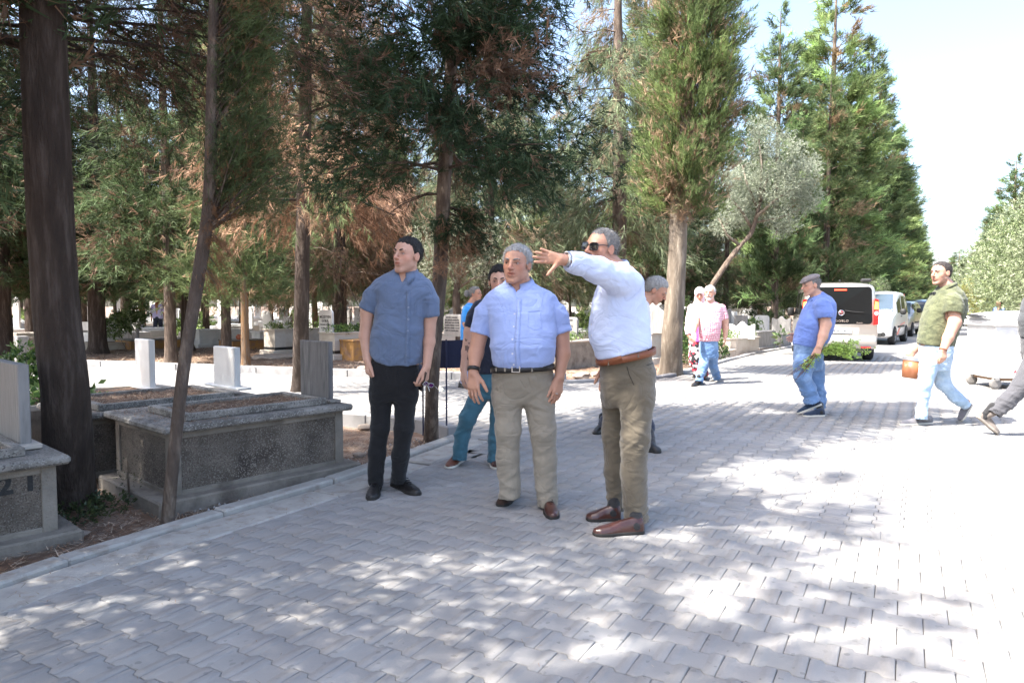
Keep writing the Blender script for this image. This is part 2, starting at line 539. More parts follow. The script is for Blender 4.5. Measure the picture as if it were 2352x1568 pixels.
kerb_line("kerb", KERB_FAR, 0.14, 0.13, 0.2, 1.0, M_kerb2, "long grey kerb on the far edge of the cross path", side=-1)
kerb_line("kerb", [p for p in EDGE_FAR if p.y < 40], 0.12, 0.05, 0.12, 1.0, M_kerb2, "low kerb along the tomb side of the road by the vans", side=-1)
# ------------------------------------------------------------------ trees
M_leaf = mat("conifer_foliage", (1, 1, 1), .7, attr="tint", translucent=.28, spec=.25)
M_olive = mat("olive_foliage", (1, 1, 1), .5, attr="tint", translucent=.25, spec=.5)
M_barkdark = mat("dark_furrowed_bark", (0.070, 0.048, 0.036), .95, var=.4, vscale=3, bump=5, bscale=16, vstretch=(6, 6, .8), color2=(0.105, 0.08, 0.065), c2scale=3, c2lo=.5, c2hi=.65)
M_barkmid = mat("brown_scaly_bark", (0.12, 0.088, 0.068), .95, var=.35, vscale=4, bump=3, bscale=18, vstretch=(4, 4, 1), color2=(0.20, 0.155, 0.12), c2scale=4, c2lo=.5, c2hi=.65)
M_barkpale = mat("pale_grey_bark", (0.150, 0.120, 0.090), .9, var=.25, vscale=3, bump=2, bscale=16, vstretch=(4, 4, .7), color2=(0.25, 0.21, 0.165), c2scale=3.5, c2lo=.5, c2hi=.65)
M_barkorange = mat("orange_stained_bark", (0.23, 0.13, 0.06), .95, var=.3, vscale=3, bump=2.5, bscale=18, vstretch=(4, 4, .8), color2=(0.2, 0.15, 0.11), c2scale=2.5, c2lo=.45, c2hi=.6)

def unit(v): return v / np.maximum(np.linalg.norm(v, axis=-1, keepdims=True), 1e-9)

def blades(pos, dirs, ln, col, rng, k=12, wid=.12, splay=.75, leaf=False):
    """each tuft: k thin pointed blades set along a short axis; returns V (n*3,3), F, C"""
    n = len(pos)
    t = rng.random((n, k)) * .75
    r = rng.normal(size=(n, k, 3))
    d = dirs[:, None, :]
    side = unit(r - d * np.sum(r * d, -1, keepdims=True))
    a = splay * (.35 + .65 * rng.random((n, k, 1)))
    bd = unit(d * np.cos(a) + side * np.sin(a))
    bl = ln[:, None] * (.35 + .4 * rng.random((n, k)))
    st = pos[:, None, :] + d * (t * ln[:, None])[..., None]
    r2 = rng.normal(size=(n, k, 3))
    pw = unit(np.cross(bd, r2)) * (bl * wid)[..., None]
    tip = st + bd * bl[..., None]
    c = col[:, None, :] * (.8 + .4 * rng.random((n, k, 1)))
    if leaf:
        mid = st + bd * (bl * .5)[..., None]
        V = np.stack([st, mid - pw, tip, mid + pw], 2).reshape(-1, 3)
        F = np.arange(len(V), dtype=np.int32).reshape(-1, 4)
        C = np.repeat(c.reshape(-1, 3), 4, 0)
    else:
        V = np.stack([st - pw * .6, st + pw * .6, tip], 2).reshape(-1, 3)
        # widen near the middle by leaning the base
        F = np.arange(len(V), dtype=np.int32).reshape(-1, 3)
        C = np.repeat(c.reshape(-1, 3), 3, 0)
    return V, F, C

def crown_data(seed, z0, z1, R, nb, tb, tl, elev, droop, col, dead=(.30, .17, .10), pdead=.1, axis=None, sector=None, s0=.3,
               spread=.28, k=12, wid=.12, outdir=.6, updir=.2, low=0.0, clumpvar=.25, leaf=False, col2=None, p2=.3, splay=.75, gap=0.0):
    """R: function of 0..1 height fraction -> branch reach"""
    rng = np.random.default_rng(seed)
    if axis is None: axis = lambda z: np.zeros((len(z), 2))
    # branches
    h = rng.random(nb * 3)
    w = np.array([R(q) for q in h]); keep = rng.random(len(h)) < (w / w.max()) ** .8
    h = h[keep][:nb]; nb = len(h)
    zb = z0 + (z1 - z0) * h
    az = rng.random(nb) * 2 * np.pi
    if sector: az = sector[0] + (rng.random(nb) - .5) * sector[1]
    L = np.array([R(q) for q in h]) * (.68 + .42 * rng.random(nb)) * (1 + .12 * np.sin(az * 3 + seed) )
    e = elev[0] + (elev[1] - elev[0]) * rng.random(nb)
    out = np.stack([np.cos(az), np.sin(az)], 1)
    bx = axis(zb)
    clump = np.exp(rng.normal(0, clumpvar, nb))
    ctype = rng.random(nb)
    segs = []
    # tufts
    nt = np.maximum(3, (tb * L / max(L.mean(), 1e-6) * (.7 + .6 * rng.random(nb)))).astype(int)
    bi = np.repeat(np.arange(nb), nt)
    m = len(bi)
    s = s0 + (1 - s0) * rng.random(m) ** .8
    Lb = L[bi]; eb = e[bi]
    cz = np.sin(eb) * Lb * s - droop * Lb * s ** 2
    p = np.zeros((m, 3))
    p[:, :2] = bx[bi] + out[bi] * (np.cos(eb) * Lb * s)[:, None]
    p[:, 2] = zb[bi] + cz
    off = rng.normal(size=(m, 3)); off = off * (spread * (.35 + .65 * s) * np.minimum(Lb, 1.6))[:, None] * .6
    off[:, 2] *= .8
    p += off
    if gap:
        g = vnoise(p * 1.1 + seed * 7.3)
        keep = g > -1 + gap * 1.0
    else: keep = np.ones(m, bool)
    bd = np.zeros((m, 3)); bd[:, :2] = out[bi] * np.cos(eb)[:, None]; bd[:, 2] = np.sin(eb) - 2 * droop * s
    d = unit(bd + rng.normal(size=(m, 3)) * outdir); d[:, 2] += updir; d = unit(d)
    ln = tl * (.6 + .8 * rng.random(m))
    c = np.array(col)[None] * clump[bi][:, None] * np.exp(rng.normal(0, .16, (m, 1)))
    if col2 is not None:
        q = ctype[bi] < p2
        c[q] = np.array(col2)[None] * clump[bi][q][:, None] * np.exp(rng.normal(0, .16, (q.sum(), 1)))
    q = (rng.random(m) < pdead * (1.6 - s)) | (ctype[bi] > 1 - pdead * .5)
    c[q] = np.array(dead)[None] * np.exp(rng.normal(0, .25, (q.sum(), 1)))
    V, F, C = blades(p[keep], d[keep], ln[keep], c[keep], rng, k, wid, splay, leaf)
    # branch polylines
    lines = []
    for i in range(nb):
        ss = np.array([0, .3, .6, .95])
        q = np.zeros((4, 3)); q[:, :2] = bx[i] + out[i] * (np.cos(e[i]) * L[i] * ss)[:, None]
        q[:, 2] = zb[i] + np.sin(e[i]) * L[i] * ss - droop * L[i] * ss ** 2
        lines.append((q, L[i]))
    return V, F, C, lines

def branch_mesh(name, lines, m, r=.018, n=4, every=1, jit=.03, seed=0):
    rng = np.random.default_rng(seed)
    mb = MB()
    for q, L in lines[::every]:
        q = q + np.r_[np.zeros((1, 3)), rng.normal(0, jit * max(L, .3), (len(q) - 1, 3)) * .6]
        rr = r * (.5 + .5 * L)
        mb.tube([tuple(a) for a in q], [rr, rr * .75, rr * .5, rr * .2][:len(q)] if len(q) == 4 else list(np.linspace(rr, rr * .2, len(q))), n=n, cap=False)
    return mb.mesh(name, m, smooth=True)

def trunk_mesh(name, pts, rad, m, n=18, seg=.12, flare=.35, rough=.05, seed=1):
    """pts relative to the tree's base"""
    pts = [Vector(p) for p in pts]
    L = [0]
    for a, b in zip(pts, pts[1:]): L.append(L[-1] + (b - a).length)
    N = max(6, int(L[-1] / seg))
    V = []; 
    for i in range(N + 1):
        s = L[-1] * i / N
        j = max(0, min(len(pts) - 2, int(np.searchsorted(L, s, side="right") - 1)))
        t = (s - L[j]) / max(L[j + 1] - L[j], 1e-6)
        # catmull-rom
        p0 = pts[max(j - 1, 0)]; p1 = pts[j]; p2 = pts[j + 1]; p3 = pts[min(j + 2, len(pts) - 1)]
        p = 0.5 * ((2 * p1) + (p2 - p0) * t + (2 * p0 - 5 * p1 + 4 * p2 - p3) * t * t + (3 * p1 - p0 - 3 * p2 + p3) * t ** 3)
        r = float(np.interp(s, L, rad)) * (1 + flare * math.exp(-s / .22))
        for k in range(n):
            a = 2 * math.pi * k / n
            V.append((p.x + r * math.cos(a), p.y + r * math.sin(a), p.z, a, r))
    A = np.array(V)
    nz = vnoise(np.stack([np.cos(A[:, 3]) * 2.2 + seed, np.sin(A[:, 3]) * 2.2, A[:, 2] * 1.3], 1)) * .6 + vnoise(np.stack([np.cos(A[:, 3]) * 6, np.sin(A[:, 3]) * 6 + seed, A[:, 2] * 5], 1)) * .4
    dr = A[:, 4] * rough * nz * 2
    A[:, 0] += np.cos(A[:, 3]) * dr; A[:, 1] += np.sin(A[:, 3]) * dr
    i = np.arange((N + 1) * n).reshape(N + 1, n)
    F = np.stack([i[:-1], np.roll(i, -1, 1)[:-1], np.roll(i, -1, 1)[1:], i[1:]], -1).reshape(-1, 4)
    return mesh_np(name, A[:, :3], F, m, smooth=True)

def plant_tree(name, base, label, cat="tree", group=None, rz=0, scale=1.0, trunk=None, crown=None, branches=None, extra=None):
    r = empty(name, base, rz, label=label, cat=cat, group=group)
    if scale != 1.0: r.scale = (scale,) * 3 if not hasattr(scale, "__len__") else scale
    if trunk is not None: link("trunk", trunk, r)
    if branches is not None: link("branches", branches, r)["kind"] = "stuff"
    if crown is not None: link("crown", crown, r)
    for nm, me in (extra or []): link(nm, me, r)["kind"] = "stuff"
    return r

GREEN_DK = (.035, .056, .024); GREEN_MID = (.090, .12, .048); GREEN_LT = (.135, .165, .058); GREEN_YL = (.19, .22, .07)
GREY_GR = (.125, .145, .095); BROWN = (.19, .11, .065); TAN = (.30, .21, .135)

def rel(base, pts): return [tuple(p - base) for p in pts]

def path_axis(pts, base):
    P3 = np.array([tuple(p - base) for p in pts])
    def f(z): return np.stack([np.interp(z, P3[:, 2], P3[:, 0]), np.interp(z, P3[:, 2], P3[:, 1])], 1)
    return f

def join_data(*parts):
    Vs, Fs, Cs, o = [], [], [], 0
    for V, F, C in parts:
        Vs.append(V); Fs.append(F + o); Cs.append(C); o += len(V)
    return np.concatenate(Vs), np.concatenate(Fs), np.concatenate(Cs)

# ---- T1: thick dark trunk in front on the left
b = G(160, 1160, -.05)
tp = [b, P(150, 900, 4.42), P(129, 700, 4.42), P(112, 400, 4.4), P(98, 0, 4.4), P(90, -500, 4.4), P(95, -2200, 4.45)]
tr = trunk_mesh("trunk", rel(b, tp), [.145, .138, .135, .132, .128, .10, .03], M_barkdark, n=28, seg=.05, rough=.035, flare=.25)
V, F, C, ln = crown_data(11, 2.8, 10.2, lambda q: 1.9 * (1 - q) ** .5 + .3, 125, 130, .13, (-.25, .5), .22, GREEN_DK, pdead=.45, dead=(.13, .08, .055), axis=path_axis(tp, b), sector=(2.1, 4.5), s0=.22, spread=.26, k=13, wid=.05, outdir=.8, updir=-.25)
plant_tree("cypress_tree", b, "thick dark-barked cypress trunk rising between the two front tombs", trunk=tr, crown=mesh_np("crown", V, F, M_leaf, col=C), branches=branch_mesh("branches", ln, M_barkdark, .008))

# ---- T2: thin leaning tree in front
b = G(385, 1203, -.04)
tp = [b, P(398, 1060, 4.1), P(420, 860, 4.12), P(447, 690, 4.15), P(468, 560, 4.2), P(482, 440, 4.22), P(487, 200, 4.25), P(492, 0, 4.3), P(500, -500, 4.35), P(505, -900, 4.4)]
tr = trunk_mesh("trunk", rel(b, tp), [.036, .035, .037, .04, .042, .042, .034, .03, .02, .008], M_barkmid, n=14, seg=.04, rough=.08, flare=.15)
V, F, C, ln = crown_data(21, 1.75, 5.2, lambda q: .66 * (1 - q * .5), 210, 46, .085, (.5, 1.15), .1, (.075, .105, .042), pdead=.12, dead=(.22, .12, .065), axis=path_axis(tp, b), sector=(.45, 1.7), s0=.38, spread=.26, k=14, wid=.035, outdir=.6, updir=.1)
V2, F2, C2, ln2 = crown_data(22, 1.55, 2.1, lambda q: .18, 16, 24, .06, (-.6, .4), .4, (.22, .11, .05), pdead=.3, dead=(.24, .13, .07), axis=path_axis(tp, b), sector=(0, 2.4), s0=.3, spread=.4, k=14, wid=.04, updir=-.6)
V, F, C = join_data((V, F, C), (V2, F2, C2))
plant_tree("young_cypress_tree", b, "thin leaning young cypress growing out of the near kerb in front of the grey tomb", trunk=tr, crown=mesh_np("crown", V, F, M_leaf, col=C), branches=branch_mesh("branches", ln + ln2, M_barkmid, .010, every=1))

# ---- T3: tree with dead brown foliage
b = G(690, 905, -.05)
tp = [b, P(693, 700, 9.95), P(697, 450, 10), P(702, 200, 10), P(705, 0, 10), P(706, -300, 10), P(705, -800, 10)]
tr = trunk_mesh("trunk", rel(b, tp), [.12, .11, .10, .085, .07, .045, .012], M_barkdark, n=20, seg=.07, rough=.05)
V, F, C, ln = crown_data(31, 2.9, 11.0, lambda q: 1.4 * (1 - q) ** .6 + .12, 110, 66, .19, (-.2, .6), .45, (.46, .30, .20), pdead=.3, dead=(.22, .12, .07), axis=path_axis(tp, b), s0=.42, spread=.26, k=12, wid=.055, outdir=.6, updir=-.7, clumpvar=.3, col2=GREEN_MID, p2=.16)
ex = MB()
for pts, r0 in ([((698, 372, 10), (760, 340, 9.8), (815, 295, 9.7), (850, 240, 9.6), (868, 200, 9.6)), .035], [((697, 420, 10), (730, 415, 9.9), (790, 440, 9.8), (850, 470, 9.7), (905, 495, 9.6)), .03],
                [((696, 460, 10), (640, 458, 9.9), (585, 457, 9.8), (535, 462, 9.7)), .026], [((697, 425, 10), (640, 412, 9.9), (570, 408, 9.8)), .02],
                [((700, 250, 10), (670, 205, 9.9), (665, 160, 9.8), (690, 90, 9.7)), .035], [((702, 262, 10), (760, 240, 9.9), (830, 235, 9.8)), .024],
                [((699, 330, 10), (770, 318, 9.8), (840, 330, 9.7)), .022], [((698, 385, 10), (660, 350, 9.9), (655, 300, 9.8)), .02]):
    q = [P(*t) - b for t in pts]
    ex.tube(q, list(np.linspace(r0, r0 * .3, len(q))), n=7)
plant_tree("dying_cypress_tree", b, "dark straight cypress with dead brown foliage behind the grey headstone", trunk=tr, crown=mesh_np("crown", V, F, M_leaf, col=C), branches=branch_mesh("branches", ln, M_barkdark, .016), extra=[("limbs", ex.mesh("limbs", M_barkdark, True))])

# ---- T4: dark green tree beside the man on the left
b = G(990, 1015, -.04)
tp = [b, P(993, 900, 6.45), P(1001, 780, 6.45), P(1012, 600, 6.5), P(1020, 420, 6.5), P(1030, 250, 6.5), P(1043, 0, 6.5), P(1050, -400, 6.5), P(1052, -1300, 6.5)]
tr = trunk_mesh("trunk", rel(b, tp), [.066, .062, .060, .072, .07, .062, .055, .035, .01], M_barkmid, n=18, seg=.05, rough=.07, flare=.2)
V, F, C, ln = crown_data(41, 2.35, 9.8, lambda q: 1.32 * (1 - q) ** .5 + .12, 135, 170, .14, (-.15, .3), .12, (.036, .064, .030), pdead=.10, dead=(.17, .105, .07), axis=path_axis(tp, b), s0=.25, spread=.24, k=14, wid=.075, outdir=.65, updir=-.1)
V2, F2, C2, ln2 = crown_data(42, 1.85, 2.3, lambda q: .42, 12, 90, .10, (-.3, .1), .3, (.028, .05, .022), pdead=.15, axis=path_axis(tp, b), s0=.35, spread=.35, k=14, wid=.05, updir=-.3, sector=(-.2, 3.0))
V3, F3, C3, ln3 = crown_data(43, 2.35, 3.4, lambda q: .6, 14, 26, .11, (-.3, .3), .5, (.13, .09, .06), pdead=.3, axis=path_axis(tp, b), s0=.15, spread=.3, k=10, wid=.035, updir=-.8)
V, F, C = join_data((V, F, C), (V2, F2, C2), (V3, F3, C3))
plant_tree("dark_cypress_tree", b, "slim dark green cypress beside the man in the denim-blue shirt", trunk=tr, crown=mesh_np("crown", V, F, M_leaf, col=C), branches=branch_mesh("branches", ln + ln2 + ln3, M_barkmid, .014))

# ---- T5: pale trunk with a tall columnar crown on the right
b = G(1540, 862, -.03)
tp = [b, P(1546, 760, 12.8), P(1555, 600, 12.8), P(1562, 450, 12.8), P(1578, 300, 12.8), P(1590, 0, 12.8), P(1590, -180, 12.8)]
mb_tr = trunk_mesh("trunk", rel(b, tp), [.205, .19, .165, .15, .12, .07, .03], M_barkpale, n=24, seg=.08, rough=.09, flare=.28)
def r5(q): return float(np.interp(q, [0, .08, .25, .6, .85, 1], [.95, 1.08, 1.12, 1.05, .7, .15]))
tpc = [b, P(1556, 600, 12.8), P(1568, 450, 12.8), P(1588, 300, 12.8), P(1600, 0, 12.8), P(1600, -200, 12.8)]
V, F, C, ln = crown_data(51, 2.8, 8.6, r5, 430, 40, .155, (.2, 1.05), .0, (.125, .175, .066), pdead=.14, dead=(.34, .25, .16), axis=path_axis(tpc, b), s0=.4, spread=.16, k=13, wid=.085, outdir=.35, updir=.55, clumpvar=.22, col2=(.19, .25, .09), p2=.35)
V2, F2, C2, ln2 = crown_data(52, 2.8, 8.5, lambda q: .75 * r5(q), 160, 22, .2, (.2, .9), .0, (.09, .09, .045), pdead=.6, dead=(.29, .20, .13), axis=path_axis(tpc, b), s0=.05, spread=.3, k=10, wid=.08, outdir=.7)
V, F, C = join_data((V, F, C), (V2, F2, C2))
plant_tree("columnar_cypress_tree", b, "tall columnar cypress on a pale fluted trunk right of the pointing man", trunk=mb_tr, crown=mesh_np("crown", V, F, M_leaf, col=C), branches=branch_mesh("branches", ln[::4], M_barkpale, .016))

# ---- shared crowns for the trees further back (each crown built once, copied with its own size and turn)
BACK = {}
def back_kind(key, seed, z0, H, R, nb, tb, tl, elev, droop, col, **kw):
    V, F, C, ln = crown_data(seed, z0, H, R, nb, tb, tl, elev, droop, col, **kw)
    BACK[key] = (mesh_np("crown", V, F, M_leaf, col=C), branch_mesh("branches", ln[::3], M_barkmid, .02),
                 {m: trunk_mesh("trunk", [(0, 0, 0), (.03, .02, H * .35), (-.04, .03, H * .7), (0, 0, H * .97)], [.19, .15, .09, .015], mm, n=12, seg=.3, rough=.06, seed=seed) for m, mm in (("dark", M_barkdark), ("mid", M_barkmid), ("orange", M_barkorange))})
conic = lambda a, p=.7, t=.12: (lambda q: a * (1 - q) ** p + t)
back_kind("dark", 61, 1.9, 10, conic(1.9), 120, 62, .27, (-.1, .35), .12, (.068, .098, .042), pdead=.14, dead=(.20, .13, .085), s0=.25, spread=.26, k=11, wid=.075, outdir=.6, updir=-.15, clumpvar=.3)
back_kind("grey", 62, 1.9, 10, conic(1.8), 120, 62, .26, (-.25, .3), .35, (.125, .160, .085), pdead=.18, dead=(.28, .21, .14), s0=.25, spread=.26, k=11, wid=.06, outdir=.55, updir=-.5, clumpvar=.3, col2=(.18, .215, .125), p2=.35)
back_kind("brown", 63, 1.5, 9.5, conic(1.5), 110, 50, .27, (-.2, .5), .4, (.35, .235, .155), pdead=.35, dead=(.22, .14, .09), s0=.25, spread=.28, k=11, wid=.05, outdir=.6, updir=-.6, clumpvar=.3, col2=GREEN_MID, p2=.35)
back_kind("green", 64, 1.5, 10, conic(1.75), 130, 60, .28, (.0, .5), .05, (.14, .185, .075), pdead=.12, dead=(.28, .2, .12), s0=.3, spread=.24, k=11, wid=.075, outdir=.5, updir=.1, clumpvar=.28, col2=(.10, .14, .06), p2=.35)
def r_col(q): return float(np.interp(q, [0, .1, .3, .6, .85, 1], [.8, 1.25, 1.45, 1.15, .6, .06]))
back_kind("plume", 65, .7, 14, lambda q: 1.45 * r_col(q), 330, 34, .36, (.15, .75), .06, (.14, .20, .072), pdead=.05, dead=(.24, .17, .09), s0=.4, spread=.13, k=12, wid=.085, outdir=.38, updir=.25, clumpvar=.5, col2=(.20, .26, .105), p2=.4)
back_kind("plume_dark", 66, .7, 14, lambda q: 1.5 * r_col(q), 300, 34, .36, (.1, .7), .06, (.09, .135, .055), pdead=.06, dead=(.2, .15, .09), s0=.4, spread=.14, k=12, wid=.085, outdir=.4, updir=.2, clumpvar=.5, col2=(.15, .20, .085), p2=.35)

back_kind("open", 67, 2.2, 10, lambda q: 1.9 * (1 - q) ** .6 + .2, 90, 72, .25, (-.1, .4), .1, (.055, .085, .040), pdead=.2, dead=(.22, .14, .09), s0=.3, spread=.19, k=10, wid=.09, outdir=.6, clumpvar=.3, gap=.5)

def back_tree(key, x, yb, Y=None, H=None, wide=1.0, bark="mid", label="", group=None, rz=None, name="conifer_tree", trunk_w=1.0):
    """x, yb: where the foot shows; Y given: foot on the ground at that distance under column x"""
    if Y is None: g = G(x, yb, -.05); 
    else:
        p = P(x, 702, Y); g = Vector((p.x, Y, -.05))
    cr, br, trk = BACK[key]
    H0 = 14 if key.startswith("plume") else 10
    s = (H or H0) / H0
    r = empty(name, g, rz if rz is not None else random.random() * 6.28, label=label, cat="tree", group=group)
    r.scale = (s * wide, s * wide, s)
    t = link("trunk", trk[bark], r); t.scale = (trunk_w, trunk_w, 1)
    link("branches", br, r)["kind"] = "stuff"; link("crown", cr, r)
    return r

GB = "conifers standing among the graves in the middle distance"
# individually recognisable ones
back_tree("dark", 393, 835, H=10.5, bark="mid", wide=.9, label="rough-barked conifer with a sunlit trunk behind the bright white headstone", trunk_w=.75)
back_tree("green", 565, 848, H=9, bark="orange", wide=.8, label="conifer with an orange-stained lower trunk at the cross path kerb", trunk_w=.65)
back_tree("dark", 226, 812, H=11, bark="dark", label="dark broad trunk right behind the thick front tree", trunk_w=1.1)
back_tree("dark", 8, 822, H=11, bark="dark", label="dark trunk at the very left edge of the picture", trunk_w=1.05)
back_tree("dark", 75, 790, H=11, bark="dark", label="second dark trunk from the left edge, further back", trunk_w=1.0)
back_tree("grey", 725, 800, H=11.5, bark="orange", wide=.9, label="tree with an orange-brown trunk directly behind the dying cypress", trunk_w=.5)
back_tree("dark", 887, 790, H=12, bark="mid", wide=.8, label="conifer whose trunk shows left of the young man's head")
back_tree("grey", 1305, 768, H=9.5, wide=1.0, bark="dark", label="drooping grey-green conifer behind the raised hand", trunk_w=.9)
back_tree("dark", 1712, 765, H=8.5, wide=1.1, bark="mid", label="dark low-hanging conifer behind the couple", trunk_w=.9)
back_tree("plume", 1873, 742, H=13, wide=.8, bark="mid", label="left one of two close trunks behind the silver van", trunk_w=.9)
back_tree("plume_dark", 1893, 742, H=12.5, wide=.8, bark="mid", label="right one of two close trunks behind the silver van", trunk_w=.9)
back_tree("plume_dark", 1838, 0, Y=28, H=9.8, wide=.9, label="dark conifer filling the space between the slim and the tallest roadside conifers")
back_tree("brown", 1922, 752, H=4.5, wide=.9, bark="orange", label="small yellowing conifer left of the silver van", trunk_w=.9)
# row of tall plumes along the left side of the road, seen one behind the other
for i, (x, Y, H, k, w) in enumerate([(1418, 21, 14.5, "grey", .95), (1478, 25, 14, "green", .8), (1780, 24, 11.8, "plume_dark", .82), (1905, 29, 15.4, "plume", .98), (1990, 35, 14.8, "plume_dark", .92), (2018, 43, 14.6, "plume", 1.0), (2046, 54, 13.8, "plume", 1.15), (2072, 68, 13.0, "plume_dark", 1.3), (2095, 88, 11.5, "plume", 1.4), (2120, 120, 11, "plume_dark", 1.6)]):
    back_tree(k, x, 0, Y=Y, H=H, wide=w, label=["pale feathery conifer left of the columnar cypress", "narrow green conifer just behind the columnar cypress", "slim open-topped conifer above the olive tree", "tallest bright green conifer above the silver van",
               "tall conifer just right of the tallest one by the road", "third tall conifer of the roadside row", "fourth conifer of the roadside row, half hidden by nearer ones", "fifth conifer of the roadside row towards the gap of sky", "sixth conifer of the roadside row, low against the sky", "last and farthest conifer of the roadside row"][i], group="tall conifers lining the left side of the road" if i > 2 else None)
# general wood
rngb = np.random.default_rng(5)
spots = []
for k in range(900):
    Y = 17 + 36 * rngb.random() ** .8
    x = -500 + 2420 * rngb.random()
    p = P(x, 702, Y)
    if any((p.x - q[0]) ** 2 + (p.y - q[1]) ** 2 < (2.2 + .03 * Y) ** 2 for q in spots): continue
    # keep off the cross path and the road
    if inside([(q.x, q.y) for q in PAVED], np.array([p.x]), np.array([p.y]))[0]: continue
    if x > 1300 and Y < 24: continue
    if 330 < x < 400 and Y < 34: continue
    if x > 1000 and Y < 19: continue
    spots.append((p.x, p.y, x, Y))
spots = spots[:74]
kinds = ["dark", "grey", "green", "brown"]
for i, (px, py, x, Y) in enumerate(spots):
    if x < 450: pr = [.6, .2, .17, .03]
    elif x < 1000: pr = [.25, .35, .27, .13]
    else: pr = [.3, .35, .3, .05]
    k = kinds[int(rngb.choice(4, p=pr))]
    H = (9.3 if x < 1000 else 8) + 3.8 * rngb.random()
    back_tree(k, x, 0, Y=Y, H=H, wide=.85 + .3 * rngb.random(), bark=["mid", "dark", "orange"][int(rngb.choice(3, p=[.55, .35, .1]))],
              label={"dark": "dark green conifer", "grey": "drooping grey-green conifer", "green": "light green conifer", "brown": "browning conifer"}[k] + " of the wood growing between the far graves", group=k + " conifers of the wood between the far graves", rz=rngb.random() * 6.28, trunk_w=.8)
# trees beyond the picture's left and behind the camera: they throw the dappled shade on the paving
for i, (x, y, H, k, w) in enumerate([(-3.75, 2.35, 10.4, "dark", .75), (-3.3, .9, 8.6, "dark", .68), (-4.6, -.2, 9.6, "dark", .65), (-3.2, -1.5, 7.0, "green", .6), (-5.4, 2.9, 12.5, "dark", .8), (-7.2, 4.4, 13, "dark", .8), (-5.6, -2.4, 10, "green", .7), (-4.1, 3.9, 11.5, "green", .7)]):
    cr, br, trk = BACK["open"]
    r = empty("conifer_tree", (x, y, -.05), i * 1.3, label="conifer in the row beside the near kerb, outside the picture's left edge", cat="tree", group="conifers beside the near kerb outside the picture")
    s = H / 10; r.scale = (s * w, s * w, s)
    link("trunk", trk["dark"], r); link("branches", br, r)["kind"] = "stuff"; link("crown", cr, r)

# ---- olives and broad bushes: rounded crowns of small leaves
def leafy_data(seed, centers, n, ll, col, col2=None, p2=.3, wid=.16, k=7, up=.3, shell=.55):
    rng = np.random.default_rng(seed)
    vs = []
    tot = sum(r[0] * r[1] * r[2] for _, r in centers)
    for (c, r) in centers:
        m = int(n * (r[0] * r[1] * r[2]) / tot)
        u = unit(rng.normal(size=(m, 3))); rad = (shell + (1 - shell) * rng.random((m, 1)) ** .6) * (1 + .22 * vnoise(u * 2.6 + seed)[:, None])
        p = np.array(c) + u * np.array(r) * rad
        d = unit(u + rng.normal(size=(m, 3)) * .6 + np.array([0, 0, up]))
        cl = np.exp(.42 * vnoise(p * 3.1 + seed) + .2 * vnoise(p * 1.3 + seed))
        cc = np.array(col)[None] * cl[:, None] * np.exp(rng.normal(0, .15, (m, 1)))
        if col2 is not None:
            q = rng.random(m) < p2; cc[q] = np.array(col2) * np.exp(rng.normal(0, .15, (q.sum(), 1)))
        vs.append((p, d, cc))
    p = np.concatenate([v[0] for v in vs]); d = np.concatenate([v[1] for v in vs]); c = np.concatenate([v[2] for v in vs])
    V, F, C = blades(p, d, np.full(len(p), ll) * (.7 + .6 * rng.random(len(p))), c, rng, k, wid, 1.0, leaf=True)
    return V, F, C

# olive with a leaning trunk
b = G(1606, 838, -.03); Yo = b.y + 2.2
b = Vector((P(1604, 702, Yo).x, Yo, -.05))
cen = [((P(x, y, Yo + dy) - b), r) for x, y, dy, r in [(1775, 430, 0, (.75, .75, .6)), (1835, 410, .1, (.55, .6, .5)), (1720, 420, .2, (.55, .6, .55)), (1755, 325, 0, (.42, .5, .55)), (1800, 355, -.2, (.5, .5, .45)), (1690, 480, .1, (.45, .5, .35)), (1850, 470, 0, (.35, .4, .3)), (1738, 290, 0, (.25, .3, .3)), (1790, 500, 0, (.5, .5, .28)), (1660, 520, .2, (.3, .4, .3))]]
_r = np.random.default_rng(4)
for _ in range(22):
    a_ = _r.random() * 6.28; xx, yy = 1775 + 95 * math.cos(a_), 415 + 115 * math.sin(a_)
    q_ = .13 + .2 * _r.random(); cen.append((P(xx, yy, Yo + _r.normal(0, .3)) - b, (q_, q_, q_ * .8)))
V, F, C = leafy_data(71, [(tuple(c), r) for c, r in cen], 13000, .075, (.22, .25, .18), (.33, .36, .27), .35, wid=.13, shell=.3, k=6)
tp = [b, P(1612, 760, Yo), P(1625, 680, Yo), P(1655, 625, Yo), P(1695, 570, Yo), P(1725, 535, Yo), P(1745, 470, Yo), P(1765, 400, Yo)]
tr = trunk_mesh("trunk", rel(b, tp), [.12, .095, .085, .08, .07, .06, .04, .02], M_barkmid, n=14, seg=.07, rough=.1)
lim = MB()
for q in ([(1735, 500), (1780, 460), (1825, 430), (1855, 410)], [(1728, 525), (1700, 480), (1672, 450), (1655, 470)], [(1745, 460), (1750, 380), (1742, 310)], [(1735, 510), (1790, 500), (1840, 480)], [(1740, 480), (1715, 420), (1705, 380)], [(1700, 565), (1670, 540), (1650, 500)]):
    lim.tube([P(x, y, Yo + random.uniform(-.2, .2)) - b for x, y in q], list(np.linspace(.045, .01, len(q))), n=6)
plant_tree("olive_tree", b, "olive tree with a leaning trunk and a round grey-green crown above the couple", trunk=tr, crown=mesh_np("crown", V, F, M_olive, col=C), extra=[("limbs", lim.mesh("limbs", M_barkpale, True))])

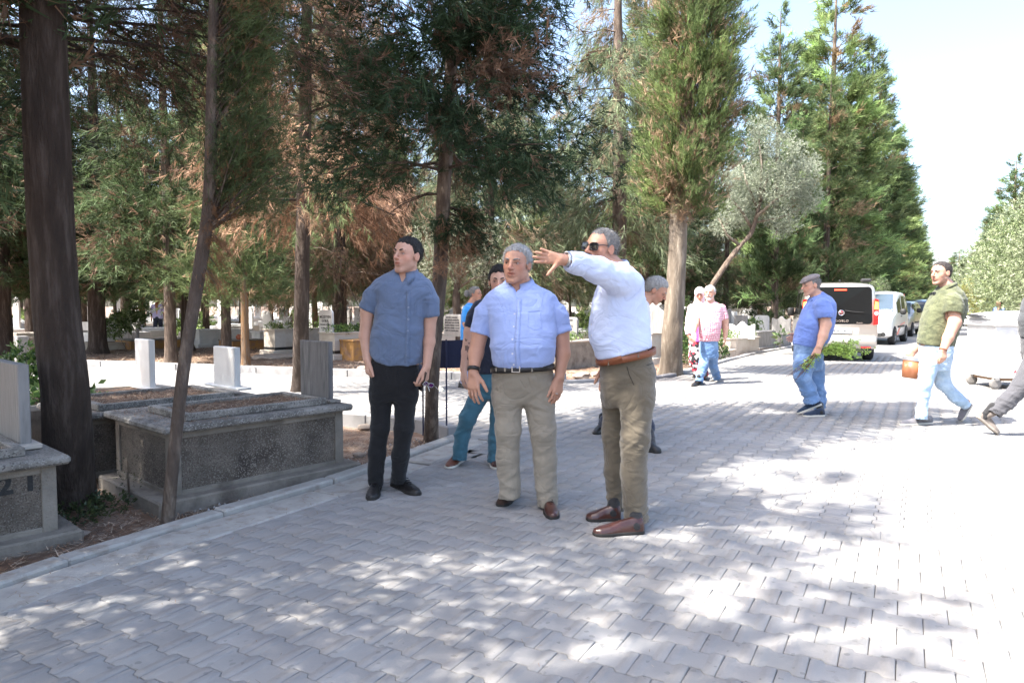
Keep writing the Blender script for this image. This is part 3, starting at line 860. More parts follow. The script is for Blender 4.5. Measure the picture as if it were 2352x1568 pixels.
# second olive, thin and open, in the middle distance
b = Vector((P(1052, 702, 17.5).x, 17.5, -.05))
cen = [((P(x, y, 17.5) - b), (r, r, r * .8)) for x, y, r in [(1010, 610, .7), (1070, 590, .7), (1120, 620, .6), (990, 560, .6), (1100, 545, .6), (1045, 540, .7), (1150, 650, .35)]]
V, F, C = leafy_data(72, [(tuple(c), r) for c, r in cen], 4200, .09, (.23, .25, .17), (.38, .38, .28), .3, wid=.12, k=6, shell=.2)
tr = trunk_mesh("trunk", rel(b, [b, P(1052, 740, 17.5), P(1048, 690, 17.5), P(1050, 650, 17.5)]), [.13, .11, .1, .08], M_barkdark, n=12, seg=.1)
lim = MB()
for q in ([(1050, 655), (1030, 620), (1000, 590), (985, 560)], [(1050, 655), (1065, 600), (1095, 560)], [(1048, 665), (1085, 640), (1130, 630)], [(1050, 650), (1045, 600), (1040, 540)], [(1050, 640), (1110, 600), (1150, 610)]):
    lim.tube([P(x, y, 17.5) - b for x, y in q], list(np.linspace(.05, .012, len(q))), n=6)
plant_tree("olive_tree", b, "thin open olive tree with bare grey twigs between the two men in blue", trunk=tr, crown=mesh_np("crown", V, F, M_olive, col=C), extra=[("limbs", lim.mesh("limbs", M_barkpale, True))])

# oleanders and olives on the right side of the road
def bush_mesh(seed, W, H, n, col, col2, ll=.12, p2=.35):
    rng = np.random.default_rng(seed)
    cs = []
    for i in range(16):
        a = rng.random() * 6.28; r = W * .55 * rng.random() ** .5
        z = H * (.22 + .55 * rng.random()) * (1 - .25 * r / W)
        s = H * (.2 + .12 * rng.random())
        cs.append(((r * math.cos(a), r * math.sin(a), z), (s * W / H * .8, s * W / H * .8, s)))
    V, F, C = leafy_data(seed, cs, n, ll, col, col2, p2, wid=.15, k=8, shell=.45)
    return mesh_np("foliage", V, F, M_olive, col=C), cs
def bush(name, me, cs, x, Y, s, label, cat="bush", group=None, bark=M_barkpale):
    g = Vector((P(x, 702, Y).x, Y, -.05))
    r = empty(name, g, random.random() * 6.28, label=label, cat=cat, group=group); r.scale = (s, s, s)
    link("foliage", me[0], r); link("stems", me[1], r)
    return r
def bush_set(*a, **k):
    me, cs = bush_mesh(*a, **k)
    st = MB()
    for c, r in cs: st.tube([(0, 0, 0), (c[0] * .5, c[1] * .5, c[2] * .55), (c[0], c[1], c[2])], [.05, .035, .01], n=5, cap=False)
    return me, st.mesh("stems", M_barkpale, True)
OLE = bush_set(81, 4.0, 4.6, 9000, (.20, .24, .13), (.33, .37, .23))
OLE2 = bush_set(82, 3.4, 4.2, 8000, (.16, .21, .09), (.27, .31, .16))
YEL = bush_set(83, 2.6, 3.4, 5000, (.26, .28, .09), (.34, .30, .12))
bl = [("oleander_bush", OLE, 2600, 19, 1.35, "large pale grey-green shrub behind the waste container"),
      ("oleander_bush", OLE2, 2490, 25, 1.6, "tall shrub behind the large pale one on the right"),
      ("oleander_bush", OLE2, 2352, 30, .9, "rounded grey-green shrub right of the man in the olive polo"),
      ("oleander_bush", YEL, 2268, 40, .95, "yellow-green shrub just right of the polo man's head"),
      ("oleander_bush", OLE2, 2415, 36, 1.6, "high mass of light shrub at the picture's right edge"),
      ("oleander_bush", OLE, 2385, 46, 1.9, "light shrub rising behind the yellow-green one"),
      ("oleander_bush", OLE2, 2300, 62, 1.8, "far shrub where the right side of the road begins to rise"),
      ("oleander_bush", OLE, 2292, 95, 2.4, "farthest pale shrub on the right side of the road")]
for nm, me, x, Y, s, lb in bl: bush(nm, me, None, x, Y, s, lb, group="shrubs along the right side of the road")
back_tree("plume_dark", 2322, 0, Y=62, H=15, wide=1.1, label="pointed dark conifer top above the shrubs on the right")
back_tree("plume_dark", 2280, 0, Y=80, H=13, wide=1.3, label="lower conifer left of the pointed one on the right")
back_tree("plume_dark", 2350, 0, Y=70, H=13, wide=1.3, label="conifer just right of the pointed one, cut by the picture's edge")
back_tree("plume", 2165, 0, Y=150, H=10, wide=2.2, label="distant light green tree closing the road's end")
back_tree("plume_dark", 2200, 0, Y=130, H=12, wide=2.0, label="distant dark tree at the right of the road's end")
bush("roadside_bush", OLE, None, 1985, 33, .62, "pale olive-like bush between the tall conifers and the parked cars")
bush("roadside_bush", OLE2, None, 2045, 44, .6, "small bush behind the black car")
# ------------------------------------------------------------------ graves
GROT = math.radians(48.5)
GU = Vector((math.cos(GROT), math.sin(GROT), 0)); GV = Vector((-math.sin(GROT), math.cos(GROT), 0))
M_terr = mat("grey_terrazzo", (0.27, 0.25, 0.222), .8, var=.3, vscale=4, bump=.6, bscale=90, speck=((0.31, 0.295, 0.27), .80, (0.11, 0.10, 0.09), .86), speckscale=130, color2=(0.13, 0.12, 0.105), c2scale=5)
M_pebble = mat("pebble_dash_render", (0.25, 0.21, 0.17), .95, var=.35, vscale=2.5, bump=3.5, bscale=110, speck=((0.33, 0.29, 0.245), .74, (0.14, 0.112, 0.09), .80), speckscale=170, color2=(0.085, 0.068, 0.055), c2scale=3.0, c2lo=.45, c2hi=.68)
M_conc = mat("weathered_concrete", (0.225, 0.198, 0.165), .95, var=.35, vscale=5, bump=.8, bscale=70, color2=(0.12, 0.10, 0.082), c2scale=4, c2lo=.5, c2hi=.7)
M_marble = mat("white_marble", (0.66, 0.655, 0.64), .45, var=.10, vscale=4, bump=.15, bscale=60, color2=(0.50, 0.50, 0.50), c2scale=3, c2lo=.55, c2hi=.75)
M_marblegrey = mat("weathered_grey_marble", (0.27, 0.26, 0.25), .7, var=.25, vscale=3, bump=.4, bscale=60, color2=(0.15, 0.145, 0.14), c2scale=3.2, c2lo=.48, c2hi=.72, vstretch=(5, 5, .8))
M_marblebeige = mat("beige_marble", (0.52, 0.47, 0.41), .55, var=.15, vscale=4, bump=.2, bscale=60, color2=(0.42, 0.36, 0.30), c2scale=4)
M_blackband = mat("black_granite", (0.02, 0.02, 0.022), .35)
M_orange = mat("rust_stained_concrete", (0.42, 0.22, 0.07), .9, var=.35, vscale=5, bump=.6, bscale=60, color2=(0.22, 0.13, 0.08), c2scale=5)
M_paintblk = mat("faded_black_paint", (0.03, 0.03, 0.03), .9, var=.5, vscale=60)
M_letter = mat("black_engraved_letters", (0.03, 0.03, 0.035), .7)
M_needles = mat("dry_needles", (1, 1, 1), .95, attr="tint")
M_green = mat("garden_leaves", (1, 1, 1), .5, attr="tint", translucent=.3)
M_soil = mat("grave_soil", (0.13, 0.085, 0.06), 1.0, var=.5, vscale=20, bump=2, bscale=90)
M_terracotta = mat("terracotta", (0.40, 0.13, 0.07), .8, var=.15)
M_red = mat("red_flowers", (0.55, 0.03, 0.03), .6)

TEXT_M = lambda x, y, z: Matrix(((0, 0, -1, x), (-1, 0, 0, y), (0, 1, 0, z), (0, 0, 0, 1)))
SIDE_M = lambda x, y, z: Matrix(((1, 0, 0, x), (0, 0, -1, y), (0, 1, 0, z), (0, 0, 0, 1)))      # on the face looking along -y

def arch_pts(w, h, style):
    """outline of a headstone in (y, z), width w, height h"""
    hw = w / 2
    if style == "flat": return [(-hw, 0), (hw, 0), (hw, h), (-hw, h)]
    if style == "round":
        r = min(.09, w * .22); pts = [(-hw, 0), (hw, 0)]
        for i in range(7):
            a = math.pi / 2 * i / 6; pts.append((hw - r + r * math.cos(a), h - r + r * math.sin(a)))
        for i in range(7):
            a = math.pi / 2 + math.pi / 2 * i / 6; pts.append((-hw + r + r * math.cos(a), h - r + r * math.sin(a)))
        return pts
    if style == "wavy":
        pts = [(-hw, 0), (hw, 0)]
        for i in range(17):
            t = 1 - 2 * i / 16
            pts.append((t * hw, h - .09 * w + .09 * w * math.cos(t * 2 * math.pi) * (1 - .35 * abs(t)) - .07 * w * t * t))
        return pts
    if style == "gable": return [(-hw, 0), (hw, 0), (hw, h * .86), (0, h), (-hw, h * .86)]

def headstone_mb(x, y, z, w, h, th, style):
    mb = MB(); pts = arch_pts(w, h, style)
    n = len(pts); V = []; b = .006
    for (dx, sc) in ((-th / 2, b), (-th / 2 + b, 0), (th / 2 - b, 0), (th / 2, b)):
        for (py, pz) in pts:
            V.append((x + dx, y + py * (1 - sc / (w / 2)), z + pz * (1 - (sc / h if pz > 0.01 else 0))))
    F = [tuple(range(n)), tuple(range(4 * n - 1, 3 * n - 1, -1))]
    for r in range(3):
        for i in range(n): F.append((r * n + (i + 1) % n, r * n + i, (r + 1) * n + i, (r + 1) * n + (i + 1) % n))
    return mb.add(V, F)

def needle_litter(n, x0, x1, y0, y1, z, seed, hgt=.012, ln=.05, green=0.0, rel=None):
    """dry needles and twigs lying in a bed: thin crossed slivers"""
    rng = np.random.default_rng(seed)
    p = np.stack([x0 + (x1 - x0) * rng.random(n), y0 + (y1 - y0) * rng.random(n), z + hgt * rng.random(n) ** 2], 1)
    if rel is not None: p[:, 2] += rel(p)
    a = rng.random(n) * 6.28
    d = np.stack([np.cos(a), np.sin(a), rng.normal(0, .18, n)], 1); d = unit(d)
    w = np.cross(d, [0, 0, 1.0]) * (ln * .045)
    l = ln * (.5 + rng.random(n))
    V = np.stack([p - w, p + w, p + d * l[:, None] + w * .3, p + d * l[:, None] - w * .3], 1).reshape(-1, 3)
    c = np.array([[.30, .17, .10], [.22, .12, .07], [.40, .28, .19], [.13, .08, .05], [.5, .4, .3]])[rng.integers(0, 5, n)]
    return V, np.arange(len(V)).reshape(-1, 4), np.repeat(c, 4, 0)

def bed_mesh(x0, x1, y0, y1, z, seed, amp=.02):
    nx, ny = 22, 14
    X, Y = np.meshgrid(np.linspace(x0, x1, nx), np.linspace(y0, y1, ny), indexing="ij")
    p = np.stack([X.ravel(), Y.ravel(), np.zeros(X.size)], 1)
    p[:, 2] = z + amp * vnoise(p * 6 + seed) + amp * .5 * vnoise(p * 17 + seed)
    i = np.arange(nx * ny).reshape(nx, ny)
    return mesh_np("soil_bed", p, np.stack([i[:-1, :-1].ravel(), i[1:, :-1].ravel(), i[1:, 1:].ravel(), i[:-1, 1:].ravel()], 1), M_soil, smooth=True)

def leaf_clump(seed, boxes, n, ll, col, col2, p2=.3, k=6, wid=.22):
    cs = [((x, y, z), (rx, ry, rz)) for x, y, z, rx, ry, rz in boxes]
    V, F, C = leafy_data(seed, cs, n, ll, col, col2, p2, wid=wid, k=k, up=.5, shell=.35)
    return mesh_np("foliage", V, F, M_green, col=C)

# ---- the grey terrazzo tombs in front
def front_tomb(name, org, Lu, Lv, ztop, label, frame=None, plinth=True, zb=0.0, bed_seed=1, digits=None, lumps=True):
    r = empty(name, (org.x, org.y, 0), GROT, label=label, cat="tomb", group="grey terrazzo tombs in the front plots")
    th = .05; ins = .06
    MB().box(0, Lu, 0, Lv, ztop - th, ztop, bev=.014).build("top_slab", M_terr, r)
    # posts and rails round recessed pebble panels
    z0 = zb; z1 = ztop - th
    x0, x1, y0, y1 = ins, Lu - ins, ins, Lv - ins
    pw = .075
    MB().box(x0 + .012, x1 - .012, y0 + .012, y1 - .012, z0, z1 - .002).build("rendered_panel", M_pebble, r)
    for (px, py) in ((x0, y0), (x1 - pw, y0), (x0, y1 - pw), (x1 - pw, y1 - pw)):
        MB().box(px, px + pw, py, py + pw, z0, z1 - .001, bev=.004).build("corner_post", M_conc, r)
    for (a, b_, c, d) in ((x0 + pw, x1 - pw, y0 + .002, y0 + .03), (x0 + .002, x0 + .03, y0 + pw, y1 - pw)):
        MB().box(a, b_, c, d, z1 - .045, z1 - .002, bev=.003).build("top_rail", M_conc, r)
        MB().box(a, b_, c, d, z0, z0 + .05, bev=.003).build("bottom_rail", M_conc, r)
    if plinth: MB().box(x0 - .11, x1 + .1, y0 - .10, y1 + .05, -.09, zb + .02, bev=.012).build("plinth", M_conc, r)
    if frame:
        fx0, fx1, fy0, fy1 = frame; t = .055; fh = .05
        for (a, b_, c, d) in ((fx0, fx1, fy0, fy0 + t), (fx0, fx1, fy1 - t, fy1), (fx0, fx0 + t, fy0 + t, fy1 - t), (fx1 - t, fx1, fy0 + t, fy1 - t)):
            MB().box(a, b_, c, d, ztop + .001, ztop + fh, bev=.006).build("frame_bar", M_terr, r)
        link("soil_bed", bed_mesh(fx0 + t, fx1 - t, fy0 + t, fy1 - t, ztop + .018, bed_seed, .008), r)
        V, F, C = needle_litter(3500, fx0 + t, fx1 - t, fy0 + t, fy1 - t, ztop + .024, bed_seed)
        o = link("needle_litter", mesh_np("needle_litter", V, F, M_needles, col=C), r); o["kind"] = "stuff"
    V, F, C = needle_litter(700, .02, Lu * .35, .02, Lv - .02, ztop + .002, bed_seed + 5, hgt=.004)
    o = link("needle_litter", mesh_np("needle_litter", V, F, M_needles, col=C), r); o["kind"] = "stuff"
    return r

def headstone(parent_org, x, y, z, w, h, th, style, m, label, group=None, base=None, text=None, name="headstone", basemat=None):
    r = empty(name, (parent_org.x + GU.x * x + GV.x * y, parent_org.y + GU.y * x + GV.y * y, z), GROT, label=label, cat="headstone", group=group)
    headstone_mb(0, 0, 0, w, h, th, style).build("stone", m, r)
    if base:
        bw, bd, bh = base
        MB().box(-bd / 2, bd / 2, -bw / 2, bw / 2, 0, bh, bev=.006).build("foot_slab", basemat or M_marble, r)
    if text:
        for body, size, zz in text:
            text_obj("lettering", body, size, M_letter, r, TEXT_M(-th / 2 - .0015, 0, zz), extrude=.0012, bold=.0012 if size > .03 else 0)
    return r

A0 = Vector((-2.226, 4.32, 0))
ZA = .52
ta = front_tomb("tomb", A0, 1.455, 1.09, ZA, "large grey terrazzo-topped tomb behind the thin leaning tree", frame=(.2, 1.3, .14, .78), zb=.03, bed_seed=3)
M_shadedstone = mat("shade_toned_streaked_stone", (0.185, 0.175, 0.17), .8, var=.3, vscale=3, bump=.4, bscale=60, color2=(0.10, 0.097, 0.095), c2scale=4, c2lo=.45, c2hi=.65, vstretch=(6, 6, .7))  # grey darkened to carry the shade of a face turned from the sun; real streaks
headstone(A0, 1.375, .40, ZA + .002, .42, .49, .045, "flat", M_shadedstone, "plain grey upright headstone, its shade toned into the colour, at the far end of the large grey tomb", base=(.55, .1, .025), basemat=M_terr)
B0 = A0 + GU * (-.17) + GV * 1.12
tb = front_tomb("tomb", B0, 1.5, 1.0, .50, "needle-covered tomb joined behind the large grey one", frame=(.18, 1.25, .1, .92), zb=.0, bed_seed=9, plinth=False)
headstone(A0, 1.15, 1.5, .56, .40, .37, .06, "flat", M_marble, "white headstone dappled with twig shadows, left of the plain grey one", base=(.66, .13, .022))
C0 = A0 + GU * (-.35) + GV * 2.35
tc = empty("tomb", (C0.x, C0.y, 0), GROT, label="low marble-edged plot with soil and weeds behind the joined grey tombs", cat="tomb")
MB().box(0, 1.6, 0, 1.05, -.05, .40).build("body", M_conc, tc)
for (a, b_, c, d) in ((0, 1.6, 0, .07), (0, 1.6, .98, 1.05), (0, .07, .07, .98), (1.53, 1.6, .07, .98)):
    MB().box(a, b_, c, d, .401, .45, bev=.005).build("edging", M_marblebeige, tc)
link("soil_bed", bed_mesh(.07, 1.53, .07, .98, .418, 4, .012), tc)
V, F, C = needle_litter(2500, .07, 1.53, .07, .98, .425, 6); o = link("needle_litter", mesh_np("needle_litter", V, F, M_needles, col=C), tc); o["kind"] = "stuff"
headstone(A0, 1.05, 3.12, .43, .38, .52, .06, "flat", M_marble, "blank white headstone blazing in full sun left of the thin leaning tree", base=(.58, .14, .025))
MB_D = A0 + GU * .1 + GV * 3.75
td = empty("tomb", (MB_D.x, MB_D.y, 0), GROT, label="low tomb hidden behind the thick trunk, with marble rim", cat="tomb")
MB().box(-.6, 1.35, 0, .95, -.05, .22).build("body", M_conc, td); MB().box(-.64, 1.39, -.03, .98, .221, .26, bev=.006).build("top_slab", M_marblebeige, td)
LATE1 = ("bluish grey headstone with a sunlit edge behind the leafy shrub at the left")
LATE2 = ("narrow beige headstone peeking out right of the thick trunk")
# left front tomb with the painted number
K0 = Vector((-2.517, 3.86, 0))
F0 = K0 - GU * 1.9
tf = front_tomb("tomb", F0, 1.9, 1.1, .45, "grey tomb cut by the left edge, with 21 painted black on its side", frame=(.25, 1.72, .16, .95), zb=.0, bed_seed=12)
for body, dx in (("2", 1.60), ("1", 1.715)):
    t = text_obj("painted_number", body, .14, M_paintblk, tf, SIDE_M(dx, .0705, .315), extrude=.0006, bold=.006)
headstone(K0, -.13, .70, .455, .66, .50, .06, "flat", M_marblegrey, "pale upright slab on the tomb at the picture's left edge", base=(.78, .14, .03), basemat=M_marblebeige)

# weeds and shrubs in the front plots
def plant(name, org, x, y, z, boxes, n, ll, label, col=(.07, .13, .03), col2=(.16, .24, .06), p2=.4, seed=1, cat="plant", group=None, stems=None, k=6):
    r = empty(name, (org.x + GU.x * x + GV.x * y, org.y + GU.y * x + GV.y * y, z), GROT, label=label, cat=cat, group=group)
    link("foliage", leaf_clump(seed, boxes, n, ll, col, col2, p2, k=k), r)
    mb = MB()
    for bx in boxes: mb.tube([(bx[0] * .2, bx[1] * .2, 0), (bx[0] * .7, bx[1] * .7, bx[2] * .6), (bx[0], bx[1], bx[2] + bx[5] * .5)], [.006, .005, .002], n=5, cap=False)
    mb.build("stems", M_barkmid, r)
    return r
plant("leafy_shrub", C0, .28, .45, .43, [(0, .1, .32, .18, .16, .12), (.12, -.1, .22, .2, .14, .1), (-.1, .15, .16, .16, .14, .1), (.22, -.2, .1, .18, .14, .09), (.05, .22, .42, .09, .08, .1), (.3, -.05, .27, .1, .1, .06)], 620, .075, "leafy green shrub growing in the marble-edged plot beside the thick trunk", seed=31, col=(.05, .11, .03), col2=(.13, .21, .05))
plant("broadleaf_weed", C0, .3, .16, .43, [(0, 0, .07, .1, .1, .05), (.08, .04, .12, .06, .06, .05), (.35, -.02, .05, .08, .08, .04)], 70, .12, "big-leaved weed at the foot of the leafy shrub", seed=32, col=(.10, .20, .06), col2=(.2, .3, .1), k=4)
plant("dry_twig_weed", A0, -.05, .45, .0, [(0, .02, .1, .1, .12, .06), (.03, .12, .2, .1, .1, .06), (-.05, -.1, .18, .1, .1, .05)], 60, .02, "sparse dark twiggy weed against the sunlit end of the large grey tomb", seed=33, col=(.04, .05, .025), col2=(.08, .1, .04), k=4)
plant("dark_weeds", K0, .12, .35, -.04, [(0, 0, .03, .15, .15, .04), (.2, .1, .04, .15, .12, .05), (.1, .3, .03, .2, .15, .04)], 260, .05, "low dark weeds at the foot of the thick trunk", seed=34, col=(.04, .06, .025), col2=(.09, .11, .04), k=5)

# loose ground: needles, gravel, stones
def scatter_ground(name, poly, n, seed, label, m=M_needles, ln=.06, z=-.045):
    xs = [p[0] for p in poly]; ys = [p[1] for p in poly]
    V, F, C = needle_litter(n, min(xs), max(xs), min(ys), max(ys), z, seed, hgt=.02, ln=ln)
    cx = V[::4, 0]; cy = V[::4, 1]
    ok = inside(poly, cx, cy)
    ok4 = np.repeat(ok, 4)
    V = V[ok4]; C = C[ok4]; F = np.arange(len(V)).reshape(-1, 4)
    tag(link(name, mesh_np(name, V, F, m, col=C)), label=label, cat="litter", kind="stuff")
scatter_ground("needle_litter", [(-2.6, 3.1), (-2.1, 4.0), (-1.25, 5.4), (-.62, 6.6), (-1.8, 7.4), (-3.4, 5.2), (-3.6, 3.4)], 26000, 41, "dry needles and twigs on the dirt between the kerb and the front tombs")
g = [G(-100, 838), G(330, 840), G(830, 862), G(1300, 872), G(1530, 858), G(1620, 840), G(1560, 800), G(1200, 800), G(0, 790)]
scatter_ground("needle_litter", [(p.x, p.y) for p in g], 60000, 42, "brown needles and dead twigs on the ground beyond the cross path", ln=.16)
V, F, C = needle_litter(2600, -2.6, 1.0, 2.0, 7.0, .0, 44, hgt=.003, ln=.03)
kk = inside([(p.x, p.y) for p in KERB_NEAR[1:-1]] + [(-.2, 6.4), (-.9, 4.6), (-1.9, 3.0), (-2.2, 1.8)], V[::4, 0], V[::4, 1]); k4 = np.repeat(kk, 4)
V = V[k4]; C = C[k4]; tag(link("needle_litter", mesh_np("needle_litter", V + np.array([0, 0, .012]), np.arange(len(V)).reshape(-1, 4), M_needles, col=C)), label="scattered dry needles blown over the gutter slabs", cat="litter", kind="stuff")

V, F, C = needle_litter(900, -2.2, 3.2, 2.0, 8.5, .0, 47, hgt=.002, ln=.022)
tag(link("leaf_litter", mesh_np("leaf_litter", V + np.array([0, 0, .003]), F, M_needles, col=C)), label="sparse dry needles and specks strewn over the paving", cat="litter", kind="stuff")
M_stone = mat("field_stone", (0.33, 0.27, 0.22), .95, var=.3, vscale=8, bump=1, bscale=30)
M_gravel = mat("grey_gravel", (1, 1, 1), .95, attr="tint")
def rock_mesh(seed, sub=2):
    import bmesh
    bm = bmesh.new(); bmesh.ops.create_icosphere(bm, subdivisions=sub, radius=1)
    P_ = np.array([v.co[:] for v in bm.verts]); n = vnoise(P_ * 1.3 + seed * 9) * .35 + vnoise(P_ * 3 + seed) * .12
    for v, k in zip(bm.verts, n): v.co *= (1 + k)
    me = bpy.data.meshes.new("stone"); bm.to_mesh(me); bm.free(); me.materials.append(M_stone); me.polygons.foreach_set("use_smooth", [False] * len(me.polygons)); return me
RK = [rock_mesh(i) for i in range(4)]
for i, (x, y, s, lb) in enumerate([(838, 985, .07, "reddish stone near the kerb behind the large grey tomb's corner"), (824, 1048, .055, "small stone at the base of the large grey tomb's right corner"), (855, 1042, .035, "little stone lying between the tomb corner and the young man's legs"), (160, 1232, .07, "flat dark stone beside the numbered tomb"),
                                   (1335, 868, .16, "pale rock at the edge of the paving right of the middle man"), (1365, 862, .1, "smaller rock beside the pale rock"), (1448, 873, .14, "stone half sunk in the dirt by the pale trunk"), (835, 848, .12, "light stone lying on the needles left of the young man"), (1318, 842, .18, "broken lump of concrete below the rough planter")]):
    g = G(x, y, -.04)
    o = link("stone", RK[i % 4], None, (g.x, g.y, g.z + s * .25), (0, 0, i * 1.1)); o.scale = (s * 1.3, s, s * .55)
    tag(o, label=lb, cat="stone")
rg = np.random.default_rng(8)
gp = []
while len(gp) < 1500:
    x = -2.4 + 2.2 * rg.random(); y = 3.8 + 3.2 * rg.random()
    gp.append((x, y))
gp = np.array(gp); ok = inside([(-1.9, 4.35), (-1.27, 5.27), (-.66, 6.45), (-1.05, 6.9), (-1.6, 5.9), (-2.2, 4.3)], gp[:, 0], gp[:, 1]); gp = gp[ok]
bp = np.array([[1, 0, 0], [0, 1, 0], [-1, 0, 0], [0, -1, 0], [0, 0, 1], [0, 0, -.4]], float); bf = np.array([[0, 1, 4], [1, 2, 4], [2, 3, 4], [3, 0, 4], [1, 0, 5], [2, 1, 5], [3, 2, 5], [0, 3, 5]])
s = .006 + .012 * rg.random((len(gp), 1, 1)) ** 2
V = bp[None] * s * (.6 + .6 * rg.random((len(gp), 6, 1))) + np.c_[gp, np.full(len(gp), -.04)][:, None, :]
tag(link("gravel", mesh_np("gravel", V.reshape(-1, 3), (bf[None] + (np.arange(len(gp)) * 6)[:, None, None]).reshape(-1, 3), M_gravel, col=np.repeat((.25 + .3 * rg.random((len(gp), 1))) * np.array([[1, .97, .93]]), 6, 0))), label="grey gravel strewn along the foot of the large grey tomb", cat="gravel", kind="stuff")

# ---- tombs beyond the cross path
GRP = "tombs beyond the cross path"
def corner(xc, yb): return G(xc, yb, -.04)
def zat(org, y):     # height of reference row y above the near corner org
    return P(1176, y, org.y).z

def far_tomb(label, xc, yb, yt, Lu, Lv, m=M_marble, steps=1, band=None, lip=True, planting=0, stone=None, seed=0, name="tomb", col=None, bodymat=None, group=None):
    org = corner(xc, yb)
    zt = zat(org, yt)
    r = empty(name, (org.x, org.y, 0), GROT, label=label, cat="tomb", group=group)
    z = -.05; h = zt + .05; ins = 0
    sh = h * .22
    for i in range(steps):
        MB().box(ins, Lu - ins, ins, Lv - ins, z, z + sh, bev=.01).build("step", m, r)
        z += sh + .0; ins += .09
    bm_ = bodymat or m
    MB().box(ins, Lu - ins, ins, Lv - ins, z + .001, zt - .04).build("body", bm_, r)
    if band:
        MB().box(ins - .006, Lu - ins + .006, ins - .006, Lv - ins + .006, z + .015, z + .015 + band).build("band", M_blackband, r)
    if lip:
        t = .09; e = .03
        for (a, b_, c, d) in ((ins - e, Lu - ins + e, ins - e, ins + t), (ins - e, Lu - ins + e, Lv - ins - t, Lv - ins + e), (ins - e, ins + t, ins + t + .002, Lv - ins - t - .002), (Lu - ins - t, Lu - ins + e, ins + t + .002, Lv - ins - t - .002)):
            MB().box(a, b_, c, d, zt - .039, zt, bev=.006).build("rim", m, r)
        MB().box(ins + t, Lu - ins - t, ins + t, Lv - ins - t, zt - .038, zt - .02).build("soil_bed", M_soil, r)
    else:
        MB().box(ins - .02, Lu - ins + .02, ins - .02, Lv - ins + .02, zt - .039, zt, bev=.008).build("top_slab", m, r)
    if planting:
        bx = []
        rr = np.random.default_rng(seed + 100)
        for i in range(7): bx.append((ins + (Lu - 2 * ins) * (i + .5) / 7, Lv / 2 + (Lv / 2 - ins) * .6 * (rr.random() - .5) * 2, .06, Lu / 9, Lv * .3, .07 + .05 * rr.random()))
        p = empty("grave_planting", (org.x, org.y, zt), GROT, label="greenery on the " + label, cat="plant", group="plantings on the tombs beyond the cross path")
        link("foliage", leaf_clump(seed, bx, planting, .07, (.08, .15, .04), (.2, .3, .08), .45), p)
        V, F, C = blades(np.array([(b_[0], b_[1], .02) for b_ in bx]), np.tile([[0, 0, 1.0]], (len(bx), 1)), np.full(len(bx), .12), np.tile([[.2, .14, .09]], (len(bx), 1)), rr, 6, .05, .8)
        link("stems", mesh_np("stems", V, F, M_needles, col=C), p)
    return r, org, zt

def stone_at(label, x0, x1, yt, yb, Y, style="flat", m=M_marble, th=.06, text=None, group=None):
    """headstone whose face spans columns x0..x1 and rows yt..yb at distance Y"""
    pb = P((x0 + x1) / 2, yb, Y); pt = P((x0 + x1) / 2, yt, Y)
    w = (x1 - x0) / FPX * Y / abs(GV.x) - th * .6
    r = empty("headstone", (pb.x, pb.y, pb.z), GROT, label=label, cat="headstone", group=group)
    h = pt.z - pb.z
    headstone_mb(0, 0, 0, max(w, .1), h, th, style).build("stone", m, r)
    if text:
        for body, size, f in text: text_obj("lettering", body, size, M_letter, r, TEXT_M(-th / 2 - .002, 0, h * f), extrude=.0015, bold=.0015)
    return r

stone_at(LATE1, 34, 70, 772, 862, 7.6, "flat", M_marblegrey, th=.11)
stone_at(LATE2, 172, 199, 774, 866, 7.4, "flat", M_marblebeige, th=.05)
far_tomb("white marble tomb with long smooth sides between the two sunlit trunks", 455, 799, 758, 2.0, 1.0, M_marble, steps=1)
stone_at("white lettered headstone on the long marble tomb", 510, 531, 729, 760, 21.2, "round", M_marble, text=[("RUHUNA", .07, .75), ("FATİHA", .07, .55)])
far_tomb("stepped white tomb with two black bands behind the dark broad trunk", 200, 788, 740, 2.2, 1.3, M_marble, steps=2, band=.1)
far_tomb("plain pale marble grave wall left of the walking woman", 275, 786, 757, 2.1, .9, M_marblebeige, steps=0)
far_tomb("low brown-sided grave with a grey top slab behind the sunlit headstone", 300, 803, 781, 1.7, 1.3, M_conc, steps=0, bodymat=M_orange, lip=False)
far_tomb("low marble plot edge with bare soil at the far side of the path", 212, 805, 788, 1.5, 1.1, M_marblebeige, steps=0)
far_tomb("small two-step white tomb with red flowers behind the orange-stained trunk", 592, 801, 762, 1.3, .9, M_marble, steps=2)
far_tomb("low brown grave carrying a terracotta pot", 535, 804, 781, 1.1, .9, M_conc, steps=0, bodymat=M_orange, lip=False)
pot = P(549, 774, 20.6); o = empty("terracotta_pot", (pot.x, pot.y, pot.z - .08), label="round terracotta pot on the low brown grave", cat="pot")
MB().lathe([(.03, 0), (.07, .02), (.095, .07), (.09, .11), (.05, .15), (.045, .165), (.03, .165)], 16).build("pot", M_terracotta, o, True)
far_tomb("beige planter tomb with a black band on a rough concrete footing", 629, 819, 756, 1.6, .75, M_marblebeige, steps=1, band=.07, planting=380, seed=51)
lump = corner(606, 824); o = link("concrete_footing", RK[1], None, (lump.x + .2, lump.y + .3, .0), (0, 0, .5)); o.scale = (.75, .45, .09); tag(o, label="rough lump of poured concrete at the foot of the beige planter tomb", cat="footing")
far_tomb("large beige planter tomb overflowing with creeper left of the young man", 767, 828, 764, 1.7, .85, M_marblebeige, steps=1, band=.075, planting=700, seed=52)
stone_at("white headstone lettered Müzeyyen Goral above the creeper", 729, 771, 712, 765, 17.2, "round", M_marble, text=[("MÜZEYYEN", .095, .70), ("GORAL", .095, .53), ("RUHUNA FATİHA", .055, .37), ("D.1930 - Ö.2007", .055, .22)])
